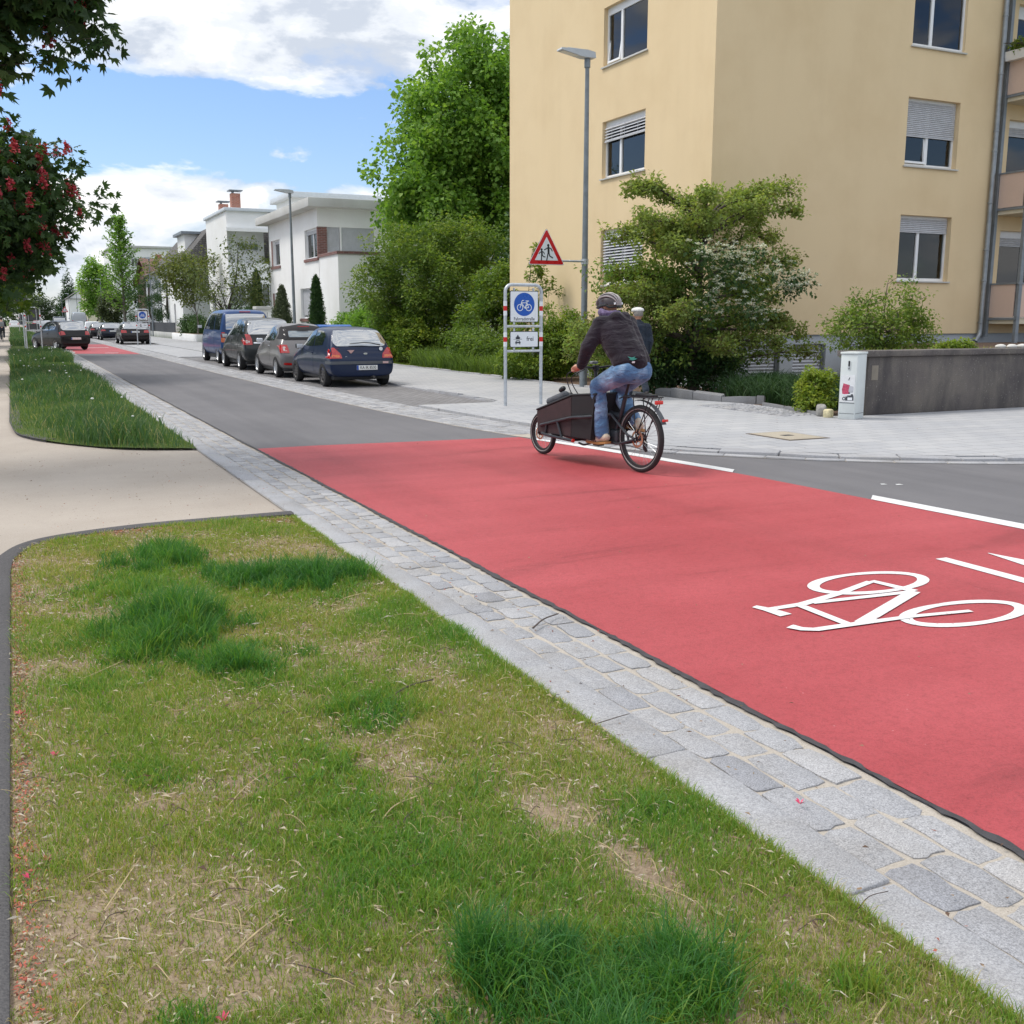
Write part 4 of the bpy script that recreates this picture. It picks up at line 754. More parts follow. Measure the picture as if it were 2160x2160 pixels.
# ---- white cubic house
def gable_roof(mb, x0, x1, y0, y1, z0, z1, over=.4, axis='y'):
    if axis == 'y':
        xm = (x0+x1)/2; a, b = y0-over, y1+over; p = [(x0-over, a, z0), (x1+over, a, z0), (xm, a, z1), (x0-over, b, z0), (x1+over, b, z0), (xm, b, z1)]
    else:
        ym = (y0+y1)/2; a, b = x0-over, x1+over; p = [(a, y0-over, z0), (a, y1+over, z0), (a, ym, z1), (b, y0-over, z0), (b, y1+over, z0), (b, ym, z1)]
    mb.add(p, [(0, 2, 5, 3), (1, 4, 5, 2), (0, 3, 4, 1)])
def white1():
    T = thing('cubic_house', 'white cubic flat roofed house with brown brick window corners and a roof terrace', 'house')
    F = frame_of((14.0, 62.0, 0), (0, -1, 0)); G = frame_of((14.0, 51.2, 0), (1, 0, 0)); L = lambda y: 62.0-y
    wf = [(L(61.0), L(59.3), 4.62, 6.06), (L(53.75), L(51.32), 4.64, 6.1), (L(61.0), L(59.4), 1.66, 3.1), (L(55.0), L(52.6), 1.66, 3.2)]
    wg = [(0.46, 1.12, 4.92, 6.11), (1.20, 2.9, 4.92, 6.11)]
    m = MB(); wall_mb(m, F, 0, 10.8, 0, 7.0, wf, .24); wall_mb(m, G, 0, 14, 0, 7.0, wg, .12); m.box(14.0, 28, 61.9, 62.0, 0, 7.0); m.build('wall', B_WHITE, T, fix=False)
    for i, h in enumerate(wf): window(T, F, *h, y=.16, split=(.5,) if i in (1, 3) else (), shutter=.88 if i == 3 else (.16 if i == 1 else .14), sillmat=B_BRICK)
    for h in wg:
        k = MB(); slats(k, h[0]+.02, h[1]-.02, h[2], h[3], .07, .05); k.xf(G); k.build('roller_shutter', B_ALU, T, fix=False)
    [flatbox('brick_pillar', B_BRICK, T, *b) for b in ((13.985, 14.46, 51.185, 51.35, 4.5, 6.11), (13.985, 14.2, 61.02, 61.35, 4.55, 6.06), (13.985, 14.2, 61.02, 61.4, 1.6, 3.1))]
    [flatbox('brick_sill', B_BRICK, T, *b) for b in ((13.93, 14.2, 51.2, 53.85, 4.50, 4.62), (13.93, 14.2, 59.2, 61.4, 4.46, 4.58), (13.93, 14.1, 52.5, 55.1, 1.50, 1.62))]
    m = MB(); m.bevbox(13.4, 28, 50.55, 62.6, 7.0, 7.42, .02); m.build('roof_slab', B_CONC, T)
    m = MB(); m.box(14.5, 19.2, 57.9, 61.8, 7.42, 8.2); m.build('penthouse', B_WHITE, T); m = MB(); m.bevbox(14.2, 19.5, 57.5, 62.2, 8.2, 8.48, .02); m.build('penthouse_roof', pbr('pale_metal', (.62, .66, .70), .45, .06), T)
    m = MB(); m.box(14.02, 20, 47.9, 51.19, .6, 4.62); m.box(14.3, 20, 48.2, 51.19, 0, .6); m.build('terrace_block', B_WHITE, T); m = MB(); m.box(13.96, 20.05, 47.84, 48.12, 4.62, 4.76); m.box(13.96, 14.25, 48.121, 51.18, 4.62, 4.761); m.build('terrace_coping', B_BRICK, T)
white1()
def white2():
    T = thing('corner_balcony_house', 'white house with red brick chimneys and a recessed corner balcony beyond the cubic house', 'house')
    F = frame_of((14.0, 83.0, 0), (0, -1, 0)); G = frame_of((14.0, 74.7, 0), (1, 0, 0))
    m = MB(); wall_mb(m, F, 0, 8.3, 0, 9.0, [(1.2, 2.6, 1.8, 3.4), (2.0, 3.0, 4.9, 6.2)], .2); wall_mb(m, G, 0, 9, 7.8, 9.0); wall_mb(m, G, 0, 9, 4.0, 5.5); wall_mb(m, G, 0, 9, 0, 2.5); m.box(16.9, 23, 74.7, 74.9, 0, 9); m.box(14.1, 16.9, 76.4, 76.5, 0, 7.8); m.add([(14, 74.7, 5.5), (17, 74.7, 5.5), (17, 76.4, 5.5), (14, 76.4, 5.5)], [(0, 1, 2, 3)]); m.add([(14, 74.7, 7.8), (17, 74.7, 7.8), (17, 76.4, 7.8), (14, 76.4, 7.8)], [(0, 1, 2, 3)]); m.build('wall', B_WHITE, T, fix=False)
    G2 = frame_of((14.0, 76.4, 0), (1, 0, 0)); window(T, G2, 1.0, 2.5, 6.4, 7.15, y=-.06, sill=False); window(T, F, 1.2, 2.6, 1.8, 3.4, split=()); window(T, F, 2.0, 3.0, 4.9, 6.2, split=())
    window(T, G, .03, 2.85, 2.5, 4.0, y=.1, split=(.2, .4, .6, .8), sill=False, curtain=[(.05, .95)], box=.02)
    m = MB(); m.bevbox(13.85, 24, 74.5, 83.2, 9.0, 9.22, .02); m.build('roof_edge', pbr('pale_metal', (.62, .66, .70), .45, .06), T); m = MB(); m.box(13.9, 17, 74.3, 74.69, 7.62, 7.86); m.build('balcony_canopy', B_WHITE, T)
    for (x, y, h) in ((14.6, 75.6, 10.3), (14.5, 79.6, 9.95)):
        m = MB(); m.box(x, x+.62, y, y+.62, 9.0, h); c_ = m.build('chimney', B_RBRICK, T); m = MB(); m.box(x-.15, x+.77, y-.15, y+.77, h+.15, h+.22); m.box(x+.1, x+.2, y+.1, y+.5, h, h+.15); m.build('chimney_cap', B_STEEL, c_)
white2()
def slit_house():
    T = thing('slit_window_house', 'white house with narrow slit windows under a dark mansard roof', 'house')
    F = frame_of((13.0, 103.3, 0), (0, -1, 0)); G = frame_of((13.0, 90.2, 0), (1, 0, 0)); s = []
    for k in range(4): a = 2.0+1.75*k; s.append((a, a+.7, 4.35, 5.9))
    s += [(2.6, 3.6, 1.0, 2.95), (8.0, 9.0, 1.0, 2.95)]
    m = MB(); wall_mb(m, F, 0, 13.1, 0, 6.2, s, .3); wall_mb(m, G, 0, 10, 0, 6.2, [(3, 4.4, 3.6, 5.0)]); m.box(13, 23, 103.2, 103.3, 0, 6.2); m.build('wall', B_WHITE, T, fix=False)
    for h in s: window(T, F, *h, y=.22, split=(), sill=False, box=.03, fr=.05)
    m = MB(); v = [(12.5, 103.8, 6.3), (12.5, 83.5, 6.3), (24, 83.5, 6.3), (24, 103.8, 6.3), (14.6, 103.0, 8.7), (14.6, 84.5, 8.7), (22, 84.5, 8.7), (22, 103.0, 8.7)]; m.add(v, [(0, 1, 5, 4), (1, 2, 6, 5), (2, 3, 7, 6), (3, 0, 4, 7), (4, 5, 6, 7), (0, 3, 2, 1)]); m.build('roof', B_TILE, T)
    m = MB(); m.box(13.2, 16, 88.5, 92.5, 6.6, 8.4); d = m.build('dormer', B_WHITE, T); m = MB(); m.box(12.9, 16.4, 88.1, 92.9, 8.4, 8.6); m.build('dormer_roof', B_STEEL, d)
slit_house()
def simple_house(name, label, x0, x1, y0, y1, zw, zr, wmat, rmat, axis='y', cols=3, rows=2, chimney=None, group=None):
    T = thing(name, label, 'house', group=group); F = frame_of((x0, y1, 0), (0, -1, 0)); G = frame_of((x0, y0, 0), (1, 0, 0)); W = y1-y0; D = x1-x0; wf = []; wg = []
    for r in range(rows):
        z = 1.2+2.8*r
        if z+1.4 > zw: break
        for k in range(cols): u = W*(k+.5)/cols; wf.append((u-.55, u+.55, z, z+1.35))
        for k in range(2): u = D*(k+.5)/2; wg.append((u-.5, u+.5, z, z+1.3))
    m = MB(); wall_mb(m, F, 0, W, 0, zw, wf); wall_mb(m, G, 0, D, 0, zw, wg); m.box(x0, x1, y1-.1, y1, 0, zw); m.box(x1-.1, x1, y0, y1, 0, zw)
    if zr > zw:
        if axis == 'y': m.add([(x0, y0, zw), (x1, y0, zw), ((x0+x1)/2, y0, zr)], [(0, 1, 2)])
        else: m.add([(x0, y0, zw), (x0, y1, zw), (x0, (y0+y1)/2, zr)], [(0, 1, 2)])
    m.build('wall', wmat, T, fix=False)
    for h in wf: window(T, F, *h, y=.12, split=(.5,), box=.04)
    for h in wg: window(T, G, *h, y=.12, split=(.5,), box=.04)
    m = MB()
    if zr > zw: gable_roof(m, x0, x1, y0, y1, zw, zr+.2, .5, axis)
    else: m.box(x0-.3, x1+.3, y0-.3, y1+.3, zw, zw+.3)
    rf = m.build('roof', rmat, T)
    if chimney: x, y, z = chimney; m = MB(); m.box(x, x+.7, y, y+.7, zw, z); m.build('chimney', B_RBRICK, rf)
    return T
simple_house('villa', 'grey villa with a bay and dark tiled roof beyond the slit windowed house', 14, 24, 112, 124, 6.3, 8.6, B_GREY, B_TILE, 'y')
simple_house('brick_gable_house', 'house with a brown red gable and chimney rising behind the grey villa', 15.0, 26, 126, 142, 5.6, 8.7, B_RTILE, B_RTILE, 'x', chimney=(17, 138, 9.6))
simple_house('apartment_block', 'tall pale apartment block half hidden behind the tall ginkgo', 15, 27, 172, 190, 12.5, 12.5, B_WHITE, B_CONC, 'y', 5, 4)
simple_house('terrace_house', 'cream house with a dark gable roof at the far end of the street', 13, 24, 210, 226, 6.6, 10.2, B_CREAM, B_RTILE, 'y', 3, 2)
simple_house('terrace_house', 'white house with a grey gable roof farthest down the street', 12.5, 24, 262, 280, 6.4, 10.5, B_WHITE, B_TILE, 'y', 3, 2)
# ---- low walls, gate pillar, planter, fence
T = thing('planter', 'long low white concrete planter on the pavement beyond the blue van', 'planter', (11.9, 77, 0)); m = MB(); m.bevbox(0, .9, 0, 12.5, 0, .55, .03); m.build('planter_body', B_WHITE, T); m = MB(); m.box(.08, .82, .1, 12.4, .55, .57); m.build('planter_soil', A_SOIL, T)
T = thing('gate_pillar', 'pale rendered gate pillar with a flat cap before the white houses', 'pillar', (12.7, 58.3, 0)); m = MB(); m.bevbox(-.35, .35, -.35, .35, 0, 2.15, .02); m.build('shaft', B_WHITE, T); m = MB(); m.bevbox(-.48, .48, -.48, .48, 2.15, 2.32, .02); m.build('cap', B_CONC, T)
T = thing('garden_wall', 'low grey stone garden wall with a dark slatted fence on it', 'wall', (12.4, 92, 0)); m = MB(); m.bevbox(0, .3, 0, 42, 0, .5, .02); m.build('wall_base', B_CONC, T); m = MB(); m.box(.12, .17, 0, 42, .5, 1.35); m.build('fence_panel', pbr('dark_fence', (.03, .033, .04), .6, .2), T)
T = thing('wire_fence', 'green chain link fence between the hedge and the cubic house', 'fence', (12.5, 42, 0)); m = MB()
for k in range(5): m = MB(); m.bar((0, k*2.1, 0), (0, k*2.1, 1.35), .02, 6); m.build('fence_post', B_STEEL, T)
m = MB()
for k in range(48):
    y = k*.175; m.bar((0, y, .1), (0, min(8.4, y+1.2), 1.3), .003, 3); m.bar((0, y, 1.3), (0, min(8.4, y+1.2), .1), .003, 3)
m.build('wire_mesh', B_STEEL, T)
# ================================================================== TREES AND PLANTS
V_BARK = pbr('bark', (0.075, 0.058, 0.045), 0.9, 0.35, 9, bump=0.02, bscale=30); V_BARKG = pbr('grey_bark', (0.16, 0.145, 0.125), 0.9, 0.3, 9, bump=0.01, bscale=30)
def lm(name, a, b, c, trans=0.38): return leafmat(name, [(0.0, a), (0.5, b), (1.0, c)], trans)
V_FRESH = lm('leaves_fresh', (0.100, 0.215, 0.034), (0.185, 0.345, 0.060), (0.31, 0.46, 0.10), .48)
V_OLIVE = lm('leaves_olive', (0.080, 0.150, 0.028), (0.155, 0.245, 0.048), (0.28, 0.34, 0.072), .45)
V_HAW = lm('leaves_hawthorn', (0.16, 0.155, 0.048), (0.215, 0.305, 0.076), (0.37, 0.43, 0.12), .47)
V_LIME = lm('leaves_lime', (0.08, 0.155, 0.024), (0.175, 0.265, 0.036), (0.33, 0.38, 0.06), .42)
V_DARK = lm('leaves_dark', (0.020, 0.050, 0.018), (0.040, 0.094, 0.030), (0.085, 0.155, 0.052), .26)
V_CHEST = lm('leaves_chestnut', (0.020, 0.048, 0.015), (0.042, 0.092, 0.026), (0.090, 0.155, 0.044), .34)
V_PALE = lm('leaves_pale', (0.07, 0.105, 0.03), (0.13, 0.17, 0.055), (0.23, 0.25, 0.06), .38)
V_FAR = lm('leaves_far', (0.035, 0.065, 0.028), (0.065, 0.105, 0.045), (0.11, 0.155, 0.06), .3)
V_GREYG = lm('leaves_greygreen', (0.05, 0.075, 0.035), (0.095, 0.125, 0.06), (0.17, 0.20, 0.10), .3)
F_WHITE = leafmat('white_blossom', [(0, (.70, .72, .60)), (1, (.82, .82, .78))], .2); F_RED = leafmat('red_blossom', [(0, (.26, .02, .035)), (.5, (.46, .045, .07)), (1, (.62, .13, .16))], .25); F_YEL = leafmat('yellow_blossom', [(0, (.7, .5, .05)), (1, (.8, .65, .1))], .2)
def unit(n): a = RNG.normal(size=(n, 3)); return a/np.linalg.norm(a, axis=1)[:, None]
def kites(P, D, Nn, L, W, fold=0.22):
    """leaf blades: P base points, D directions, Nn normals, L lengths, W widths -> folded kites (4 verts, 2 tris each)"""
    S = np.cross(D, Nn); S /= np.linalg.norm(S, axis=1)[:, None]+1e-9; n = len(P); q = np.empty((n, 4, 3), np.float32); L = L[:, None]; W = W[:, None]
    q[:, 0] = P; q[:, 1] = P+D*L*.45-S*W*.5+Nn*W*fold; q[:, 2] = P+D*L-Nn*L*.08; q[:, 3] = P+D*L*.45+S*W*.5+Nn*W*fold
    return q.reshape(-1, 3)
def leaf_tris(n): b = np.arange(n)[:, None]*4; return np.concatenate([b+np.array([0, 2, 1]), b+np.array([0, 3, 2])])
def foliage(name, C, per, spread, L, mat, parent, tone=0.5, tvar=.16, cvar=.16, flat=0.5, asp=.62, palm=0, droop=0.25, up=0.6, tonef=None):
    """leaves scattered round the cluster centres C"""
    n = len(C)*per; ci = np.repeat(np.arange(len(C)), per); sp = np.asarray(spread, float)
    off = unit(n)*(RNG.random(n)**.5)[:, None]*sp; P = C[ci]+off
    D = unit(n)*np.array([1, 1, .55])+off/(np.linalg.norm(off, axis=1)[:, None]+1e-6)*.7; D[:, 2] -= droop; D /= np.linalg.norm(D, axis=1)[:, None]
    Nn = unit(n)*(1-up)+np.array([0, 0, up]); Nn -= D*(Nn*D).sum(1)[:, None]; Nn /= np.linalg.norm(Nn, axis=1)[:, None]+1e-9
    t = tone+RNG.normal(0, tvar, n)+np.repeat(RNG.normal(0, cvar, len(C)), per)
    if tonef is not None: t = t+tonef(P)
    l = L*RNG.uniform(.45, 1.4, n)
    if palm:
        S = np.cross(D, Nn); V = []; 
        for k in range(palm):
            a = (k-(palm-1)/2)*.62; d = D*math.cos(a)+S*math.sin(a); s = 1-.28*abs(k-(palm-1)/2)/(palm/2)
            V.append(kites(P, d, Nn, l*s, l*s*.40, .15))
        V = np.concatenate(V); t = np.tile(t, palm); n *= palm
    else: V = kites(P, D, Nn, l, l*asp)
    return np_mesh(name, V, None, mat, np.repeat(np.clip(t, 0, 1), 4), parent, F3=leaf_tris(n))
def crown_points(ells, n, thr=0.40, f=0.55, seed=0, shell=0.55):
    """points in a union of ellipsoids, thinned by noise so that gaps and clumps appear, denser towards the outside"""
    out = []; w = np.array([e[3]*e[4]*e[5] for e in ells]); w = w/w.sum()
    while len(out) < n:
        e = ells[RNG.choice(len(ells), p=w)]; u = unit(1)[0]*(RNG.random()**(1/3)*(1-shell)+shell*RNG.random()**.18)
        p = np.array(e[:3])+u*np.array(e[3:6])*(1+.12*RNG.normal())
        if fbm(np.array([p[0]*f+p[2]*.7*f]), np.array([p[1]*f+p[2]*f]), 100+seed, 3, 1.0)[0] < thr: continue
        out.append(p)
    return np.array(out)
def skeleton(mb, C, base, r0, fork, limbs, seed=0, top=None, n_tw=140, stems=1, wob=.25):
    """trunk, limbs to the outer clusters and twigs from the nearest limb"""
    r = random.Random(seed); base = np.array(base, float); cen = C.mean(0); zt = top if top is not None else C[:, 2].max()*.93; pts = []
    tr = [base, base+np.array([r.uniform(-.06, .06)*fork, r.uniform(-.06, .06)*fork, fork*.5]), base+np.array([r.uniform(-.1, .1)*fork, r.uniform(-.1, .1)*fork, fork])]
    tip = np.array([cen[0], cen[1], zt]); tr += [tr[-1]+(tip-tr[-1])*.5+np.array([r.uniform(-wob, wob), r.uniform(-wob, wob), 0]), tip]
    tr = [np.array(p) for p in smoothpoly(tr, 6)]; rad = [max(.008, r0*(1.25 if i == 0 else 1)*(1-.93*(i/(len(tr)-1))**.9)) for i in range(len(tr))]
    mb.tube(tr, rad, 8); pts += [(p, q) for p, q in zip(tr, rad) if p[2] > base[2]+fork*.6]
    idx = list(r.sample(range(len(C)), min(limbs, len(C))))
    for i in idx:
        e = C[i]; best = [p for p in pts[:len(tr)] if p[0][2] <= e[2]+.2] or [pts[0]]; s, sr = best[-1] if r.random() < .35 else r.choice(best)
        d = e-s; m = s+d*.5+np.array([r.uniform(-wob, wob), r.uniform(-wob, wob), r.uniform(-.05, .3)*np.linalg.norm(d)*.5]); c = [np.array(p) for p in smoothpoly([s, m, e], 5)]
        rr = [max(.005, sr*.55*(1-.88*k/(len(c)-1))) for k in range(len(c))]; mb.tube(c, rr, 6, cap=False); pts += list(zip(c, rr))
    Pp = np.array([p for p, _ in pts])
    for i in r.sample(range(len(C)), min(n_tw, len(C))):
        e = C[i]; j = int(np.argmin(np.linalg.norm(Pp-e, axis=1)+(Pp[:, 2] > e[2])*.3)); s = Pp[j]; sr = pts[j][1]
        c = smoothpoly([s, (s+e)/2+np.array([r.uniform(-.08, .08), r.uniform(-.08, .08), .08]), e], 3); mb.tube(c, [max(.003, min(sr*.6, .03)*(1-.8*k/(len(c)-1))) for k in range(len(c))], 4, cap=False)
def tree(name, label, base, ells, nc, per, spread, L, mat, r0=.12, fork=1.5, limbs=14, seed=0, cat='tree', group=None, bark=None, thr=.40, f=.55, blossoms=None, shell=.55, n_tw=140, **kw):
    global RNG; RNG = np.random.default_rng(1000+seed)
    T = thing(name, label, cat, base, 0, group); C = crown_points(ells, nc, thr, f, seed, shell); C = C[C[:, 2] > .05]
    mb = MB(); skeleton(mb, C, (0, 0, -.02), r0, fork, limbs, seed, n_tw=n_tw); mb.build('trunk', bark or V_BARK, T, fix=False, angle=0)
    foliage('crown', C, per, spread, L, mat, T, **kw)
    if blossoms: blossoms(T, C)
    return T
def blossom_cones(mat, frac, n, h, r, sel=None, name='blossoms'):
    """upright flower candles on some outer clusters"""
    def go(T, C):
        K = C if sel is None else C[sel(C)]; K = K[RNG.random(len(K)) < frac]
        if not len(K): return
        m = len(K)*n; ci = np.repeat(np.arange(len(K)), n); z = RNG.random(m); a = RNG.random(m)*2*PI; rr = r*(1-z*.8)*RNG.random(m)**.5
        P = K[ci]+np.stack([rr*np.cos(a), rr*np.sin(a), z*h+.04], 1)+np.repeat(RNG.normal(0, .12, (len(K), 3)), n, 0); D = unit(m); Nn = np.cross(D, unit(m)); Nn /= np.linalg.norm(Nn, axis=1)[:, None]+1e-9; l = RNG.uniform(.5, 1.2, m)*r*.75
        np_mesh(name, kites(P, D, Nn, l, l*.8), None, mat, np.repeat(RNG.random(m), 4), T, F3=leaf_tris(m))
    return go
def umbels(mat, K, r, n, T, name='blossoms'):
    m = len(K)*n; ci = np.repeat(np.arange(len(K)), n); a = RNG.random(m)*2*PI; rr = r*RNG.random(m)**.5; P = K[ci]+np.stack([rr*np.cos(a), rr*np.sin(a), RNG.normal(0, r*.18, m)-rr*.3], 1); D = unit(m); D[:, 2] *= .3; D /= np.linalg.norm(D, axis=1)[:, None]; Nn = np.tile(np.array([0, 0, 1.]), (m, 1))+unit(m)*.4; Nn -= D*(Nn*D).sum(1)[:, None]; Nn /= np.linalg.norm(Nn, axis=1)[:, None]
    l = RNG.uniform(.6, 1.2, m)*r*.55; np_mesh(name, kites(P, D, Nn, l, l*.9, .1), None, mat, np.repeat(RNG.random(m), 4), T, F3=leaf_tris(m))

# ---- chestnut row along the path on the left
tree('chestnut_tree', 'dark leaved chestnut with deep red blossoms whose branches hang nearest overhead', (-2.9, 13.6, 0), [(1.2, .0, 6.1, 2.3, 1.6, 1.4), (1.9, .0, 5.7, 2.0, 1.5, 1.25), (2.8, -.1, 5.4, 1.25, 1.0, .95), (3.35, -.2, 4.45, .95, .6, .36), (2.3, -.2, 4.75, .8, .6, .4)], 620, 34, .36, .125, V_CHEST, .24, 3.2, 26, 1, bark=V_BARK, thr=.43, f=.9, palm=5, droop=.55, up=.5, tone=.42, group='chestnut trees along the path', shell=.5, n_tw=420, blossoms=blossom_cones(F_RED, .55, 90, .20, .08))
tree('chestnut_tree', 'red blossomed chestnut standing second along the path behind the nearest branches', (-3.0, 32, 0), [(.4, 0, 5.2, 4.1, 4.0, 2.3), (1.7, -.4, 4.5, 3.3, 3.0, 1.7), (.6, -.5, 3.2, 3.2, 3.0, 1.1)], 500, 44, .55, .19, V_CHEST, .28, 2.2, 26, 2, thr=.42, f=.7, palm=5, droop=.5, up=.5, tone=.5, group='chestnut trees along the path', n_tw=220, blossoms=lambda T, C: blossom_cones(F_RED, .95, 60, .30, .12)(T, C+np.array([.12, -.22, 0])))
tree('chestnut_tree', 'green chestnut with white candles standing third along the path', (-3.0, 50, 0), [(.4, 0, 6.0, 4.0, 4.2, 3.2), (1.4, 0, 3.9, 3.5, 3.2, 2.0)], 420, 40, .6, .22, V_OLIVE, .28, 2.0, 20, 3, thr=.36, f=.6, palm=5, droop=.5, tone=.25, group='chestnut trees along the path', n_tw=60, blossoms=blossom_cones(F_WHITE, .5, 16, .26, .06))
for k, (y, s, t) in enumerate(((70, .30, 'fourth'), (90, .35, 'fifth'), (114, .3, 'sixth'), (145, .4, 'seventh'), (185, .45, 'last and farthest'))):
    tree('chestnut_tree', 'small looking distant chestnut in the row along the path, %s from the camera' % t, (-3.2, y, 0), [(.3, 0, 6.0, 4.0, 4.2, 3.4), (.6, 0, 4.0, 3.6, 3.4, 1.9)], 260, 26, .75, .34, V_DARK if k % 2 else V_FAR, .26, 2.0, 8, 10+k, thr=.34, tone=s, group='chestnut trees along the path', n_tw=0)
# ---- big tree behind the shrubs and the planting before the apartment house
tree('tall_tree', 'tall bright green broadleaf tree rising between the white cubic house and the apartment block', (19.9, 46, 0), [(.2, 0, 6.6, 4.2, 3.6, 2.4), (.1, 0, 8.7, 4.1, 3.6, 2.8), (.3, 0, 11.0, 3.6, 3.2, 2.6), (.5, 0, 13.0, 2.35, 2.2, 2.0), (-2.2, -.3, 7.2, 1.9, 1.7, 1.0), (2.6, 0, 10.0, 2.0, 2, 1.7)], 1450, 42, .56, .22, V_FRESH, .26, 3.5, 46, 20, thr=.43, f=.75, tone=.52, asp=.85, droop=.45, up=.5, shell=.5, n_tw=500, bark=V_BARK)
tree('garden_tree', 'dark green tree filling the gap behind the shrubs beside the yellow wall', (20.5, 39, 0), [(0, 0, 3.4, 2.4, 2.6, 2.2), (.4, 0, 5.2, 2.0, 2, 1.4)], 330, 40, .5, .20, V_DARK, .18, 1.8, 14, 21, thr=.36, tone=.6, asp=.8)
tree('large_shrub', 'tall spreading olive green shrub, the biggest one beside the parked hatchback', (14.1, 36.5, 0), [(.3, 0, 3.2, 2.5, 2.2, 2.2), (-.9, -.2, 2.7, 2.2, 1.9, 1.5), (1.1, .2, 4.2, 1.8, 1.6, 1.3), (-.1, 0, 1.6, 2.4, 1.9, 1.5)], 760, 54, .34, .115, V_OLIVE, .10, .6, 40, 22, cat='shrub', thr=.40, f=.9, tone=.42, cvar=.22, droop=.1, n_tw=420, group='shrubs before the apartment block')
tree('large_shrub', 'lighter green shrub with yellow blossom between the biggest shrub and the sign', (15.6, 32.0, 0), [(0, 0, 2.3, 1.5, 1.5, 1.3), (-.9, 0, 1.4, 1.3, 1.2, 1.1), (.4, .2, 3.0, 1.1, 1.0, .9)], 420, 46, .30, .11, V_LIME, .06, .4, 30, 23, cat='shrub', thr=.40, f=1.0, tone=.26, cvar=.2, n_tw=260, group='shrubs before the apartment block', blossoms=lambda T, C: umbels(F_YEL, C[RNG.random(len(C)) < .05], .06, 10, T))
tree('large_shrub', 'yellow green bush just behind the blue recycling container', (12.95, 36.3, 0), [(0, 0, .95, 1.0, 1.6, .85), (.3, -1.2, .8, .9, 1.0, .75)], 320, 50, .22, .10, V_LIME, .04, .25, 20, 24, cat='shrub', thr=.36, f=1.5, tone=.5, n_tw=60, group='shrubs before the apartment block')
tree('hedge', 'clipped bright green ivy hedge beside the white cubic house', (13.5, 42.5, 0), [(0, -2.6, 1.1, .8, 1.4, 1.05), (0, -.5, 1.15, .8, 1.5, 1.0), (0, 1.7, 1.1, .8, 1.6, 1.0), (.6, -3.4, 1.3, .9, 1.2, 1.0)], 420, 46, .24, .12, V_FRESH, .04, .25, 16, 25, cat='hedge', thr=.33, f=1.5, tone=.38, n_tw=20)
tree('round_bush', 'yellow green bush right behind the bicycle street sign', (12.85, 24.6, 0), [(-.2, 0, .78, 1.05, 1.0, .72), (.35, .1, 1.15, .8, .8, .78), (-.55, 0, .5, .75, .9, .5)], 420, 60, .17, .075, V_LIME, .035, .2, 30, 26, cat='shrub', thr=.38, f=1.9, tone=.40, n_tw=160, group='shrubs before the apartment block')
tree('round_bush', 'small lime green bush beside the foot of the street lamp', (13.4, 22.3, 0), [(0, 0, .6, .55, .55, .55), (.35, 0, .4, .5, .5, .4)], 150, 50, .16, .075, V_LIME, .03, .2, 14, 27, cat='shrub', thr=.34, f=2.2, tone=.42, n_tw=60, group='shrubs before the apartment block')
tree('large_shrub', 'low dark green shrub at the pavement edge left of the bicycle street sign', (13.1, 29.6, 0), [(0, 0, .65, .85, 1.5, .6), (.3, 1.3, .8, .8, 1.1, .7), (.2, -1.3, .5, .7, .9, .45)], 300, 44, .20, .09, V_OLIVE, .03, .2, 20, 38, cat='shrub', thr=.36, f=1.6, tone=.3, n_tw=90, group='shrubs before the apartment block')
tree('young_shrub', 'thin young shrub with sparse yellowish shoots below the warning triangle', (13.75, 27.0, 0), [(0, 0, 2.4, .35, .35, .9), (.1, 0, 3.2, .18, .2, .55), (-.5, 0, 1.9, .35, .3, .7), (.45, 0, 2.3, .3, .3, .5)], 95, 20, .15, .10, V_LIME, .03, .6, 22, 28, cat='shrub', thr=.25, tone=.4, n_tw=95, group='shrubs before the apartment block')
def perennials(name, label, x0, x1, y0, y1, n, h, tone, cat='plant', z=.0, w=.012, seed=1, mat=None):
    global RNG; RNG = np.random.default_rng(seed); x = RNG.uniform(x0, x1, n); y = RNG.uniform(y0, y1, n); hh = h*(.4+.8*fbm(x, y, seed, 3, 1.6))*RNG.uniform(.6, 1.2, n)
    o = blades(name, x, y, np.full(n, z), hh, np.full(n, w), RNG.uniform(.2, .9, n), np.clip(tone+RNG.normal(0, .16, n), 0, 1), mat); return tag(o, kind='stuff')
perennials('border_perennials', '', 12.2, 14.4, 25.6, 33.5, 12000, .80, .35, w=.022, seed=5, mat=V_OLIVE); perennials('ground_cover', '', 12.1, 14.0, 25.2, 42, 14000, .14, .42, w=.012, seed=6)
